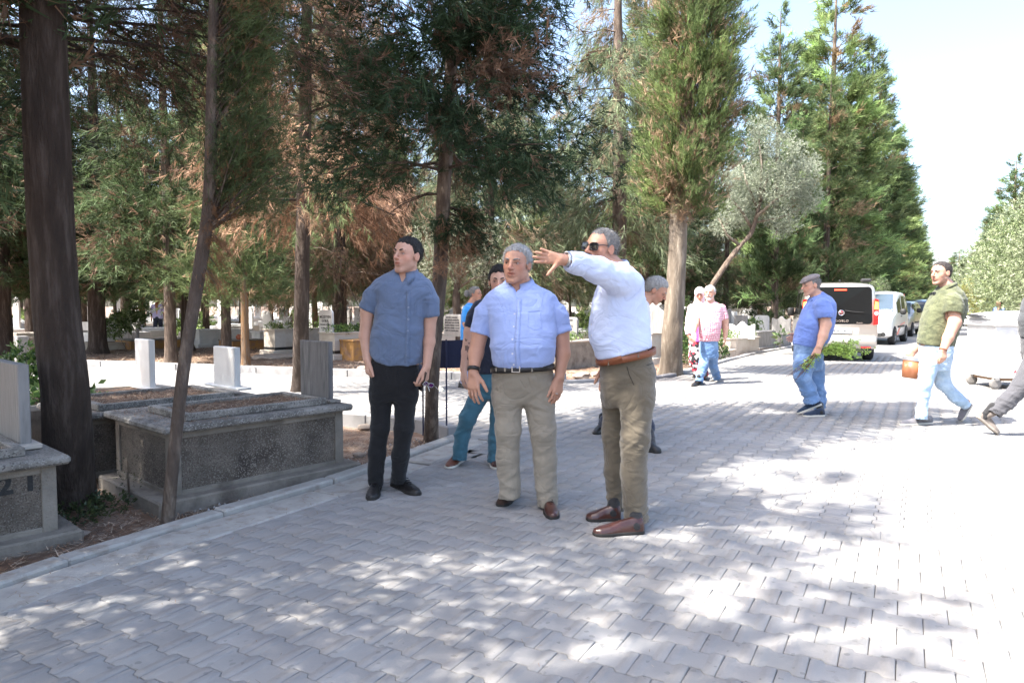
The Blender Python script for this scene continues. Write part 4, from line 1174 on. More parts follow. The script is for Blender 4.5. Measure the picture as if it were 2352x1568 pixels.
far_tomb("orange-stained concrete block tomb beside the young man's elbow", 812, 829, 781, 1.1, .6, M_orange, steps=0, lip=False)
stone_at("tall white headstone behind the young man's shoulder", 812, 838, 706, 765, 19, "flat", M_marble, text=[("H", .06, .55)])
stone_at("white round-topped slab behind the orange-stained trunk", 572, 584, 717, 770, 24, "round")
stone_at("wide blank white slab left of the dark planter tomb", 601, 628, 714, 770, 23.5, "flat")
stone_at("white slab in tree shade right of the wide blank one", 648, 674, 726, 765, 22, "flat")
stone_at("small grey slab in front of the pale grave wall", 311, 321, 754, 782, 20.5, "flat", M_marblegrey)
far_tomb("cream tomb under the lettered stone with six lines", 1015, 826, 765, 1.5, 1.0, M_marblebeige, steps=1)
stone_at("grey headstone with six lines of text beginning Sevgili Babamız", 1018, 1064, 722, 772, 16.0, "round", M_marblegrey, th=.08,
         text=[("SEVGİLİ BABAMIZ", .048, .86), ("SEN HERKESİ SEVMİŞTİN", .042, .74), ("BİZDE SENİ ÇOK SEVDİK", .042, .62), ("KABRİN PÜRNUR OLSUN", .042, .50), ("MEKANIN CENNET OLSUN", .042, .38), ("EŞİN VE ÇOCUKLARIN", .042, .26)])
far_tomb("rough cream planter grave with a thick lip right of the middle man", 1290, 850, 784, 1.3, .8, M_marblebeige, steps=0, planting=420, seed=53, bodymat=M_conc)
stone_at("pale headstone lettered Kızı Eren half hidden by the middle man", 1285, 1327, 728, 768, 15.5, "round", M_marblegrey, th=.07, text=[("      ESİNDEN", .05, .82), ("KIZI", .05, .66), ("     EREN", .075, .48), ("     FATİHA", .05, .30)])
far_tomb("tall cream planter grave beside the pale fluted trunk", 1500, 838, 764, 1.2, .8, M_marblebeige, steps=1, planting=300, seed=54)
stone_at("wavy-topped grey marble headstone left of the pale trunk", 1488, 1532, 703, 765, 14.9, "wavy", M_marblegrey)
far_tomb("beige box tomb with planting right behind the couple", 1691, 820, 777, 1.5, 1.15, M_marblebeige, steps=0, planting=330, seed=55)
stone_at("white wavy-topped headstone on the beige box tomb", 1681, 1728, 738, 778, 18.4, "wavy", M_marble)
far_tomb("low step tomb at the walking man's elbow", 1650, 826, 806, 1.0, .7, M_marblebeige, steps=0, lip=False)
far_tomb("square grey stepped tomb left of the silver van", 1745, 808, 762, 1.5, 1.3, M_marblegrey, steps=1, lip=False)
far_tomb("grey box tomb closest to the silver van", 1795, 799, 765, 1.6, 1.0, M_marblegrey, steps=0, planting=60, seed=56)
stone_at("rounded grey headstone with an aloe in front, left of the silver van", 1777, 1811, 726, 768, 20.8, "wavy", M_marblegrey)
stone_at("dark grey stone lettered NER beside the trunk behind the couple", 1689, 1714, 724, 748, 21.5, "flat", M_marblegrey, text=[("NER", .09, .3)])
stone_at("white blank stone left of the dark lettered one", 1669, 1690, 715, 748, 23, "flat")
stone_at("light stone among plants behind the square stepped tomb", 1737, 1763, 724, 758, 23.5, "round", M_marble)

plant("small_shrub", G(1572, 832), 0, 0, -.04, [(0, 0, .25, .2, .2, .2), (.02, .05, .5, .18, .18, .16), (0, 0, .72, .12, .12, .12)], 520, .08, "dark green shrub standing at the right foot of the pale trunk", seed=61, col=(.06, .12, .035), col2=(.14, .21, .06))
plant("small_shrub", G(1652, 825), 0, 0, -.04, [(0, 0, .25, .2, .2, .18), (.02, .05, .5, .16, .16, .14)], 380, .08, "green shrub showing just behind the walking man's hip", seed=62, col=(.06, .12, .035), col2=(.14, .21, .06))
plant("flowering_shrub", G(297, 800), 0, 0, -.04, [(0, 0, .9, .45, .45, .3), (.3, .2, 1.2, .35, .35, .3), (-.3, .3, .7, .4, .4, .3)], 900, .14, "rose bush behind the pale grave wall left of the walking woman", seed=63, col=(.10, .18, .05), col2=(.3, .38, .2))
plant("aloe_plant", G(1796, 806), 0, 0, .3, [(0, 0, .08, .08, .08, .08)], 12, .27, "spiky aloe in front of the rounded grey headstone", seed=64, col=(.08, .14, .05), col2=(.15, .2, .08), k=3)
plant("small_shrub", P(1725, 790, 22) * 1.0, 0, 0, .1, [(0, 0, .35, .3, .3, .25), (.3, .1, .55, .3, .3, .22)], 420, .1, "leafy bushes between the headstones behind the couple", seed=65, col=(.08, .15, .04), col2=(.18, .26, .07))

# ---- the far field of white graves
rngf = np.random.default_rng(77)
FAR_M = [MB().box(0, 1.9, 0, .85, -.05, .42, bev=.02).box(.2, 1.7, .12, .73, .421, .5, bev=.02).mesh("body", M_marble), MB().box(0, 1.8, 0, .8, -.05, .28, bev=.02).box(.15, 1.65, .1, .7, .281, .42, bev=.02).mesh("body", M_marblebeige)]
FAR_S = [headstone_mb(0, 0, 0, .62, .75, .07, "round").mesh("stone", M_marble), headstone_mb(0, 0, 0, .55, .85, .07, "flat").mesh("stone", M_marble), headstone_mb(0, 0, 0, .6, .65, .07, "wavy").mesh("stone", M_marblegrey), headstone_mb(0, 0, 0, .5, .95, .07, "gable").mesh("stone", M_marble)]
cnt = 0; usedf = []
for k in range(1500):
    Y = 21 + 32 * rngf.random(); x = -150 + 2010 * rngf.random()
    p = P(x, 702, Y)
    if any((p.x - q[0]) ** 2 + (p.y - q[1]) ** 2 < 2.3 ** 2 for q in usedf): continue
    if any((p.x - q[0]) ** 2 + (p.y - q[1]) ** 2 < .8 ** 2 for q in spots): continue
    if inside([(q.x, q.y) for q in PAVED], np.array([p.x]), np.array([p.y]))[0] or x > 1780 - (Y - 21) * 3: continue
    if 330 < x < 400 and Y < 30: continue
    usedf.append((p.x, p.y))
    r = empty("tomb", (p.x, p.y, 0), GROT + rngf.normal(0, .04), cat="tomb")
    bi_, si_ = int(rngf.random() < .3), int(rngf.integers(4))
    lb_ = ("white", "beige")[bi_] + " marble tomb with a " + ("round-cornered", "square", "grey wavy-topped", "gabled")[si_] + " headstone in the far field"
    r["label"] = lb_ + " of graves"; r["group"] = lb_.replace("tomb with a", "tombs with")
    link("body", FAR_M[bi_], r)
    s = link("headstone", FAR_S[si_], r, (1.6, .42, .4)); sc = .85 + .5 * rngf.random(); s.scale = (1, sc, sc)
    cnt += 1
    if cnt >= 120: break
sh_me = leaf_clump(90, [(0, 0, .35, .4, .4, .28), (.35, .1, .5, .3, .3, .25), (-.3, .2, .3, .35, .3, .22), (.1, -.1, .75, .2, .2, .18)], 700, .12, (.13, .2, .06), (.26, .34, .12), .4)
for k in range(26):
    Y = 20 + 28 * rngf.random(); x = -100 + 1850 * rngf.random()
    p = P(x, 702, Y)
    if inside([(q.x, q.y) for q in PAVED], np.array([p.x]), np.array([p.y]))[0]: continue
    if 330 < x < 400 and Y < 30: continue
    r = empty("grave_shrub", (p.x, p.y, -.05), rngf.random() * 6, label="light green shrub planted among the far graves", cat="shrub", group="light green shrubs planted among the far graves")
    sc = .8 + .9 * rngf.random(); r.scale = (sc, sc, sc)
    link("foliage", sh_me, r)

# ---- dark blue banner on a thin post at the kerb corner
g0 = G(1026, 1000)
r = empty("banner_stand", g0, 0, label="dark blue banner on thin posts beside the slim dark cypress", cat="banner")
M_navy = mat("navy_banner_cloth", (0.008, 0.012, 0.045), .7, var=.2, vscale=8, bump=.4, bscale=20)
M_postblue = mat("dark_blue_post", (0.015, 0.02, 0.06), .5)
zb_, zt_ = P(1025, 844, g0.y).z, P(1025, 780, g0.y).z
xl = P(968, 800, g0.y).x - g0.x; xr = P(1077, 800, g0.y).x - g0.x
n = 16; V = []; 
for i in range(n + 1):
    for z in (zb_, zt_):
        t = i / n; V.append((xl + (xr - xl) * t, .03 + .012 * math.sin(t * 9) + .004, z - .008 * math.sin(t * 3.1)))
F = [(2 * i, 2 * i + 2, 2 * i + 3, 2 * i + 1) for i in range(n)]
V2 = [(a, b_ + .004, c) for a, b_, c in V]
o = MB().add(V, F).add(V2, [f[::-1] for f in F]).build("banner_cloth", M_navy, r, True)
MB().box(-.008, .008, -.008, .008, 0, zt_ + .003, bev=.002).build("post", M_postblue, r)
MB().box(xl + .004, xl + .02, -.008, .008, 0, zt_ + .003, bev=.002).build("post", M_postblue, r)
# small crumpled drink can by the kerb
g1 = G(1048, 998, -.03)
mb = MB().lathe([(.026, 0), (.031, .008), (.031, .1), (.025, .112)], 14, Matrix.Translation((0, 0, .03)) @ Matrix.Rotation(math.pi / 2, 4, "X"))
tag(mb.build("drink_can", mat("red_can", (.5, .04, .04), .35, metallic=.6), None, True, (g1.x - .1, g1.y + .03, g1.z), (0, 0, .6)), label="small red drink can lying in the dirt at the kerb corner", cat="can")
# ------------------------------------------------------------------ figures: smooth bodies and clothes from blended round shapes
def V3(p): return np.array([p[0], p[1], p[2]], dtype=np.float64)

class Sdf:
    def __init__(s): s.pr = []
    def add(s, fn, lo, hi, k=.02, op="u"): s.pr.append((op, fn, np.array(lo, float), np.array(hi, float), k)); return s
    def cap(s, a, b, ra, rb=None, k=.02, op="u", sc=None):
        a = V3(a); b = V3(b); rb = ra if rb is None else rb
        ba = b - a; bb = max(float(ba @ ba), 1e-9); R = max(ra, rb)
        def fn(x, y, z):
            px, py, pz = x - a[0], y - a[1], z - a[2]
            h = np.clip((px * ba[0] + py * ba[1] + pz * ba[2]) / bb, 0, 1)
            return np.sqrt((px - ba[0] * h) ** 2 + (py - ba[1] * h) ** 2 + (pz - ba[2] * h) ** 2) - (ra + (rb - ra) * h)
        return s.add(fn, np.minimum(a, b) - R, np.maximum(a, b) + R, k, op)
    def chain(s, pts, k=.02, op="u"):
        """pts: list of (point, radius)"""
        for (a, ra), (b, rb) in zip(pts, pts[1:]): s.cap(a, b, ra, rb, k, op)
        return s
    def ell(s, c, r, M=None, k=.02, op="u"):
        """ellipsoid; M: 3x3 rotation local->world"""
        c = V3(c); r = np.array(r, float); M = np.eye(3) if M is None else M
        R = r.max(); rm = r.min()
        def fn(x, y, z):
            p = [x - c[0], y - c[1], z - c[2]]
            q = [M[0, i] * p[0] + M[1, i] * p[1] + M[2, i] * p[2] for i in range(3)]
            k0 = np.sqrt((q[0] / r[0]) ** 2 + (q[1] / r[1]) ** 2 + (q[2] / r[2]) ** 2)
            k1 = np.sqrt((q[0] / r[0] ** 2) ** 2 + (q[1] / r[1] ** 2) ** 2 + (q[2] / r[2] ** 2) ** 2)
            return k0 * (k0 - 1) / np.maximum(k1, 1e-6)
        return s.add(fn, c - R, c + R, k, op)
    def loft(s, st, n=2.4, k=.02, op="u", tilt=(0, 0)):
        """st: (z, cx, cy, a, b) rising; tilt: z changes with (x - cx, y - cy)"""
        st = np.array(sorted([tuple(q) for q in st])); zs = st[:, 0]
        cx0, cy0 = st[:, 1].mean(), st[:, 2].mean()
        def fn(x, y, z):
            ze = z + tilt[0] * (x - cx0) + tilt[1] * (y - cy0) + 0 * x
            cx = np.interp(ze, zs, st[:, 1]); cy = np.interp(ze, zs, st[:, 2]); a = np.interp(ze, zs, st[:, 3]); b = np.interp(ze, zs, st[:, 4])
            q = ((np.abs(x - cx) / a) ** n + (np.abs(y - cy) / b) ** n) ** (1 / n)
            return np.maximum(np.maximum((q - 1) * np.minimum(a, b), ze - zs[-1]), zs[0] - ze)
        A, B = st[:, 3].max(), st[:, 4].max()
        t = abs(tilt[0]) * A + abs(tilt[1]) * B
        return s.add(fn, (st[:, 1].min() - A, st[:, 2].min() - B, zs[0] - t), (st[:, 1].max() + A, st[:, 2].max() + B, zs[-1] + t), k, op)
    def grid(s, h, pad=.02):
        lo = np.min([p[2] for p in s.pr if p[0] == "u"], 0) - pad; hi = np.max([p[3] for p in s.pr if p[0] == "u"], 0) + pad
        n = np.ceil((hi - lo) / h).astype(int) + 1
        F = np.full(n, .08, np.float32)
        ax = [(lo[i] + h * np.arange(n[i])) for i in range(3)]
        for op, fn, l, u, k in s.pr:
            m = k + .012
            i0 = np.clip(np.floor((l - m - lo) / h).astype(int), 0, n); i1 = np.clip(np.ceil((u + m - lo) / h).astype(int) + 1, 0, n)
            if (i1 <= i0).any(): continue
            sl = tuple(slice(a, b) for a, b in zip(i0, i1))
            X = ax[0][sl[0]][:, None, None].astype(np.float32); Y = ax[1][sl[1]][None, :, None].astype(np.float32); Z = ax[2][sl[2]][None, None, :].astype(np.float32)
            d = fn(X, Y, Z)
            cur = F[sl]
            if op == "u":
                if k > 0:
                    hh = np.clip(.5 + .5 * (cur - d) / k, 0, 1); F[sl] = cur * (1 - hh) + d * hh - k * hh * (1 - hh)
                else: F[sl] = np.minimum(cur, d)
            elif op == "s":
                if k > 0:
                    hh = np.clip(.5 - .5 * (cur + d) / k, 0, 1); F[sl] = cur * (1 - hh) - d * hh + k * hh * (1 - hh)
                else: F[sl] = np.maximum(cur, -d)
            elif op == "i": F[sl] = np.maximum(cur, d)
        return F, lo, h

def surface_nets(F, lo, h):
    S = F < 0
    n = F.shape
    c = np.zeros((n[0] - 1, n[1] - 1, n[2] - 1), np.uint8)
    for i in (0, 1):
        for j in (0, 1):
            for k in (0, 1): c += S[i:n[0] - 1 + i, j:n[1] - 1 + j, k:n[2] - 1 + k]
    act = (c > 0) & (c < 8)
    I, J, K = np.nonzero(act)
    idx = np.full(act.shape, -1, np.int64); idx[I, J, K] = np.arange(len(I))
    acc = np.zeros((len(I), 3)); cnt = np.zeros(len(I))
    cor = [(a, b, d) for a in (0, 1) for b in (0, 1) for d in (0, 1)]
    val = {q: F[I + q[0], J + q[1], K + q[2]] for q in cor}
    for q in cor:
        for ax in range(3):
            if q[ax] == 0:
                r = list(q); r[ax] = 1; r = tuple(r)
                a, b = val[q], val[r]
                m = (a < 0) != (b < 0)
                t = np.where(m, a / np.where(m, a - b, 1), 0)
                p = np.zeros((len(I), 3)); p[:] = q; p[:, ax] = t
                acc[m] += p[m]; cnt[m] += 1
    Vv = lo + h * (np.stack([I, J, K], 1) + acc / np.maximum(cnt, 1)[:, None])
    Fc = []
    for ax in range(3):
        o1, o2 = (ax + 1) % 3, (ax + 2) % 3
        sl0 = [slice(None)] * 3; sl1 = [slice(None)] * 3
        sl0[ax] = slice(0, n[ax] - 1); sl1[ax] = slice(1, n[ax])
        A = S[tuple(sl0)]; B = S[tuple(sl1)]
        e = np.nonzero(A != B)
        e = np.stack(e, 1)
        ok = (e[:, o1] > 0) & (e[:, o2] > 0) & (e[:, o1] < n[o1] - 1) & (e[:, o2] < n[o2] - 1)
        e = e[ok]
        ins = A[e[:, 0], e[:, 1], e[:, 2]]
        def g(d1, d2):
            q = e.copy(); q[:, o1] += d1; q[:, o2] += d2
            return idx[q[:, 0], q[:, 1], q[:, 2]]
        a, b, c_, d = g(-1, -1), g(0, -1), g(0, 0), g(-1, 0)
        f = np.stack([a, b, c_, d], 1); f[~ins] = f[~ins][:, ::-1]
        Fc.append(f)
    return Vv, np.concatenate(Fc)

def vnormals(Vv, Fq):
    a, b, c, d = (Vv[Fq[:, i]] for i in range(4))
    n = np.cross(c - a, d - b)
    N = np.zeros_like(Vv)
    for i in range(4): np.add.at(N, Fq[:, i], n)
    return unit(N)

def relax(Vv, Fq, it=1, lam=.5):
    for _ in range(it):
        acc = np.zeros_like(Vv); cn = np.zeros(len(Vv))
        for i in range(4):
            j = (i + 1) % 4
            np.add.at(acc, Fq[:, i], Vv[Fq[:, j]]); np.add.at(cn, Fq[:, i], 1)
            np.add.at(acc, Fq[:, j], Vv[Fq[:, i]]); np.add.at(cn, Fq[:, j], 1)
        Vv = Vv + lam * (acc / np.maximum(cn, 1)[:, None] - Vv)
    return Vv

def sdf_obj(name, S, h, m, parent, disp=None, colfn=None, sm=1):
    F, lo, hh = S.grid(h)
    Vv, Fq = surface_nets(F, lo, hh)
    if sm: Vv = relax(Vv, Fq, sm)
    if disp is not None:
        N = vnormals(Vv, Fq); Vv = Vv + N * disp(Vv, N)[:, None]
    col = colfn(Vv) if colfn else None
    base = np.array(parent.location) if parent is not None else np.zeros(3)
    me = mesh_np(name, Vv - base, Fq, m, smooth=True, col=col)
    o = link(name, me, parent)
    o["_w"] = 1; del o["_w"]
    return o, Vv, Fq

def bvh(Vv, Fq): return BVHTree.FromPolygons([tuple(v) for v in Vv], [tuple(int(i) for i in f) for f in Fq])

def ridge(p, fx, fy, fz, seed=0): return 1 - np.abs(vnoise(p * np.array([fx, fy, fz]) + seed * 13.7)) * 2

def cloth_disp(amp=.005, seed=1, zfold=None, fx=5, fz=12, bias=.1):
    def f(p, N):
        q = p.copy()
        # diagonal pull folds plus softer billows
        d = p.copy(); d[:, 2] = p[:, 2] + .5 * p[:, 0]
        e = p.copy(); e[:, 2] = p[:, 2] - .6 * p[:, 0]
        r = .45 * np.abs(ridge(d, fx, fx, fz, seed)) ** 1.5 * np.sign(ridge(d, fx, fx, fz, seed)) + .35 * ridge(e, fx * 1.4, fx * 1.4, fz * 1.5, seed + 3) + .35 * vnoise(p * 9 + seed) + .18 * ridge(p, 14, 14, 30, seed + 5)
        a = amp * np.ones(len(p))
        if zfold is not None: a = amp * zfold(p)
        return a * (r * .85 + bias)
    return f

def head_frame(c, phi, pitch=0, roll=0):
    """phi: 0 = face to the camera, 90 = to the viewer's left"""
    th = math.pi - math.radians(phi)
    R = Matrix.Rotation(th, 3, "Z") @ Matrix.Rotation(-math.radians(pitch), 3, "X") @ Matrix.Rotation(math.radians(roll), 3, "Y")
    return np.array(R), V3(c)

def add_head(S, fr, hh, jaw=1.0, nose=1.0, cheek=1.0, open_=0.0, wid=1.0):
    R, c = fr
    W = lambda x, y, z: c + R @ (np.array([x * wid, y, z]) * hh)
    k = .05 * hh
    S.ell(W(0, -.055, .13), np.array([.325 * wid, .415, .36]) * hh, R, k)
    S.ell(W(0, .09, -.10), np.array([.265 * wid, .27, .36]) * hh, R, k * 1.5)
    S.ell(W(0, .06, -.24), np.array([.235 * jaw * wid, .25, .19]) * hh, R, k * 1.5)
    S.cap(W(-.045, .27, -.415), W(.045, .27, -.415), .075 * hh, k=k)
    for s in (-1, 1):
        S.ell(W(s * .17, .17, -.07), np.array([.10, .11, .12]) * hh * cheek, R, k)
        S.cap(W(s * .20, -.02, -.22), W(s * .10, .22, -.38), .075 * hh * jaw, .07 * hh, k=k * 1.4)
    S.cap(W(-.15, .315, .125), W(.15, .315, .125), .045 * hh, k=k)
    for s in (-1, 1): S.ell(W(s * .135, .415, .035), np.array([.085, .09, .05]) * hh, R, k * .8, op="s")
    for s in (-1, 1):
        S.cap(W(s * .085, .325, .062), W(s * .185, .285, .055), .022 * hh, .018 * hh, k=.01 * hh)
        S.cap(W(s * .085, .33, .005), W(s * .18, .29, .0), .02 * hh, k=.01 * hh)
    S.cap(W(0, .345, .10), W(0, .455, -.085), .030 * hh, .046 * hh * nose, k=.035 * hh)
    for s in (-1, 1): S.cap(W(s * .045, .39, -.105), W(s * .05, .40, -.10), .032 * hh * nose, k=.02 * hh)
    for s in (-1, 1): S.cap(W(s * .022, .445, -.145), W(s * .03, .42, -.14), .011 * hh, k=.005, op="s")
    S.ell(W(0, .29, -.215), np.array([.12, .09, .11]) * hh, R, k)
    S.cap(W(-.085, .335, -.205), W(0, .378, -.192), .020 * hh, .026 * hh, k=.02 * hh); S.cap(W(.085, .335, -.205), W(0, .378, -.192), .020 * hh, .026 * hh, k=.02 * hh)
    S.cap(W(-.065, .335, -.262 - open_), W(.065, .335, -.262 - open_), .030 * hh, k=.02 * hh)
    S.cap(W(-.095, .365, -.230 - open_ * .5), W(.095, .365, -.230 - open_ * .5), (.007 + open_ * .5) * hh, k=.008 * hh, op="s")
    S.cap(W(-.05, .37, -.315 - open_), W(.05, .37, -.315 - open_), .012 * hh, k=.03 * hh, op="s")
    for s in (-1, 1):
        Re = R @ np.array(Matrix.Rotation(s * .35, 3, "Z"))
        S.ell(W(s * .345, -.03, -.005), np.array([.030, .085, .135]) * hh, Re, .018 * hh)
        S.ell(W(s * .385, .0, .01), np.array([.022, .045, .075]) * hh, Re, .015 * hh, op="s")

def add_hand(S, w, d, t, n, curl=(.35, .35, .35, .35), spread=.06, s=1.0, thumb=.5, r=1.0, thumbdir=None):
    """w wrist, d towards the fingers, t towards the thumb side, n the way the fingers curl"""
    w = V3(w); d = np.array(d, float); d /= np.linalg.norm(d)
    t = np.array(t, float); t -= d * (t @ d); t /= np.linalg.norm(t)
    nn = np.cross(d, t); nn = nn if nn @ np.array(n, float) > 0 else -nn
    base = [(.030, .088), (.010, .092), (-.010, .088), (-.028, .080)]
    seg = [(.040, .025, .019), (.044, .029, .020), (.041, .027, .020), (.032, .020, .018)]
    for i in range(4):
        b = w + d * base[i][1] * s + t * base[i][0] * s
        S.cap(w + t * base[i][0] * .55 * s + d * .005, b, .0150 * s, .0125 * s, k=.014)
        dd = d + t * (1.5 - i) * spread; dd /= np.linalg.norm(dd)
        a = 0; p = b
        for j in range(3):
            a += curl[i] * (1.0 if j else .8)
            v = dd * math.cos(a) + nn * math.sin(a)
            q = p + v * seg[i][j] * s
            S.cap(p, q, (.0098 - .0008 * j) * s * r * (.9 if i == 3 else 1), (.0090 - .0008 * j) * s * r * (.9 if i == 3 else 1), k=.0035)
            p = q
    tb = w + d * .022 * s + t * .024 * s + nn * .006
    td = np.array(thumbdir, float) if thumbdir is not None else d * (1 - thumb * .55) + t * thumb + nn * .25
    td /= np.linalg.norm(td)
    t2 = td * .8 + d * .45; t2 /= np.linalg.norm(t2)
    if thumbdir is not None: t2 = td
    p1 = tb + td * .045 * s; p2 = p1 + t2 * .033 * s; p3 = p2 + t2 * .026 * s
    S.cap(tb, p1, .0165 * s, .0125 * s, k=.012); S.cap(p1, p2, .0118 * s, .0108 * s, k=.004); S.cap(p2, p3, .0108 * s, .0085 * s, k=.003)
    return p3

def shoe_parts(root, heel, toe, m, sole_m, h=.005, lift=0.0, wd=1.0, hgt=1.0, ankle=None, side_roll=0, laces=None, sock=None):
    """heel, toe: world points on the sole line (may be off the ground)"""
    heel = V3(heel); toe = V3(toe)
    l = toe - heel; L = np.linalg.norm(l); l /= L
    w = np.cross(l, [0, 0, 1.0]); w /= np.linalg.norm(w); u = np.cross(w, l)
    def mk(sole):
        S = Sdf()
        ls = np.array([0, .04, .25, .45, .7, .88, .97, 1.0]) * L
        ws = np.array([.018, .031, .034, .034, .046, .041, .026, .010]) * wd
        hs = np.array([.055, .075, .078, .068, .050, .040, .032, .024]) * hgt
        if sole: ws = ws + .0035
        def fn(x, y, z):
            px, py, pz = x - heel[0], y - heel[1], z - heel[2]
            a = px * l[0] + py * l[1] + pz * l[2]; b = px * w[0] + py * w[1] + pz * w[2]; c = px * u[0] + py * u[1] + pz * u[2]
            W_ = np.interp(a, ls, ws); H_ = np.interp(a, ls, hs)
            e = np.maximum(-a, a - L)
            if sole: return np.maximum(np.maximum(np.abs(b) - W_, np.abs(c - .008) - .011), e)
            q = (np.abs(b / W_) ** 2.4 + np.abs(np.maximum(c - .012, 0) / (H_ - .012)) ** 2.0) ** .5
            return np.maximum(np.maximum((q - 1) * .03, .010 - c), e)
        P_ = np.array([heel, toe]); S.add(fn, P_.min(0) - .1, P_.max(0) + .1, .004)
        if not sole and ankle is not None: S.cap(heel + l * .045 + u * .05, ankle, .036, .036, k=.02)
        return S
    o, Vv, Fq = sdf_obj("shoe", mk(False), h, m, root)
    so, _, _ = sdf_obj("sole", mk(True), h, sole_m, root)
    so.parent = o
    if ankle is not None and sock is not None:
        K = Sdf(); K.cap(heel + l * .05 + u * .045, V3(ankle) + np.array([0, 0, .07]), .042, .038, k=.01); sdf_obj("sock", K, h * 1.2, sock, root)
    if laces is not None:
        mb = MB()
        for i in range(4):
            c = heel + l * (.52 + .06 * i) * L + u * (.074 - .0085 * i) * hgt
            mb.tube([tuple(c - w * .018 - u * .004 - V3(root.location)), tuple(c + u * .003 - V3(root.location)), tuple(c + w * .018 - u * .004 - V3(root.location))], .0028, n=5)
        lo = mb.build("laces", laces, o)
    return o

# cloth, skin and hair materials
def cloth(name, c, var=.06, rough=.9, b=.25, bs=700, sheen=.2, fold=(4.2, .016, 1.4), **kw): return mat(name, c, rough, var=var, vscale=8, bump=b, bscale=bs, sheen=sheen, fold=fold, **kw)
M_skin = mat("tanned_skin", (.47, .25, .17), .5, attr="tint", var=.08, vscale=14, bump=.25, bscale=260, spec=.4)
M_skinlight = mat("fair_skin", (.56, .32, .23), .5, attr="tint", var=.08, vscale=14, bump=.2, bscale=260, spec=.4)
M_hairblack = mat("black_hair", (.012, .010, .010), .55, bump=1.5, bscale=130, vstretch=(1, 1, .35), spec=.5)
M_hairgrey = mat("silver_grey_hair", (.42, .41, .40), .65, var=.35, vscale=60, bump=2, bscale=140, vstretch=(1, 1, .35))
M_hairsalt = mat("grey_cropped_hair", (.22, .21, .20), .75, var=.4, vscale=70, bump=1.5, bscale=160)
M_hairwhite = mat("white_hair", (.62, .61, .59), .7, var=.2, vscale=60, bump=1.5, bscale=140)
M_hairred = mat("auburn_hair", (.24, .07, .03), .6, var=.3, vscale=30, bump=1.5, bscale=120, vstretch=(1, 1, .3))
M_eyewhite = mat("eye_white", (.26, .235, .215), .35)
M_iris = mat("dark_iris", (.03, .018, .01), .15)
M_button = mat("pearl_button", (.72, .72, .74), .3)
M_blackleather = mat("black_leather", (.013, .012, .012), .35, bump=.4, bscale=120)
M_brownleather = mat("dark_brown_leather", (.060, .020, .014), .28, bump=.2, bscale=90, coat=.3)
M_brownsuede = mat("dark_brown_suede", (.045, .022, .014), .8, bump=.5, bscale=200)
M_tanleather = mat("tan_leather", (.19, .055, .018), .4, bump=.3, bscale=150)
M_steel = mat("brushed_steel", (.6, .6, .6), .3, metallic=1.0)
M_darkplastic = mat("glossy_black_plastic", (.01, .01, .012), .12, coat=.5)
M_rubberblack = mat("black_rubber_sole", (.02, .018, .016), .8)
M_solewhite = mat("off_white_rubber_sole", (.60, .57, .50), .7)

def face_tint(fr, hh, beard=0.0, lips=(.95, .62, .60), base=(1, 1, 1), grey=False, wid=1.0, mous=0.0):
    R, c = fr
    def f(p):
        q = (p - c) @ R / hh
        x, y, z = q[:, 0] / wid, q[:, 1], q[:, 2]
        col = np.ones((len(p), 3)) * np.array(base)
        near = np.linalg.norm(q, axis=1) < .85
        g = lambda d, s: np.exp(-(d / s) ** 2)
        lp = g(np.hypot(x / 1.0, (z + .232) * 2.6), .095) * (y > .28) * near
        col *= 1 + (np.array(lips) - 1)[None] * np.clip(lp * 1.4, 0, 1)[:, None]
        line = g((z + .231), .010) * (np.abs(x) < .10) * (y > .3) * near
        col *= (1 - .6 * line)[:, None]
        eye = (g(np.hypot((np.abs(x) - .135) / 1.5, z - .035), .05)) * (y > .2) * near
        slit = g((np.abs(x) - .138) / 1.0, .058) * g(z - .040, .020) * (y > .2) * near
        col *= (1 - .25 * eye)[:, None] * (1 - .62 * slit)[:, None]  # socket shading and the dark eye slit are painted into the tint
        red = g(np.hypot(np.abs(x) - .19, z + .06), .12) * (y > .1) * near + g(np.hypot(x, z + .08), .07) * (y > .35) * near + (np.abs(x) > .325) * (np.abs(z) < .17) * near * .7
        col *= 1 + np.array([.06, -.10, -.12])[None] * np.clip(red, 0, 1)[:, None]
        if beard:
            bd = np.clip((-.12 - z) * 8 + (.08 - np.abs(y - .1)) * 0, 0, 1) * np.clip((z + .62) * 6, 0, 1) * near * (y > -.05)
            bd = np.maximum(bd, g(z + .17, .035) * (np.abs(x) < .12) * (y > .3) * near)
            bd *= (1 - np.clip(lp * 1.6, 0, 1)) * (.8 + .4 * vnoise(p * 300))
            tc = np.array([.8, .82, .85]) if grey else np.array([.30, .30, .33])
            col *= 1 + (tc - 1)[None] * (beard * np.clip(bd, 0, 1))[:, None]
        return col
    return f

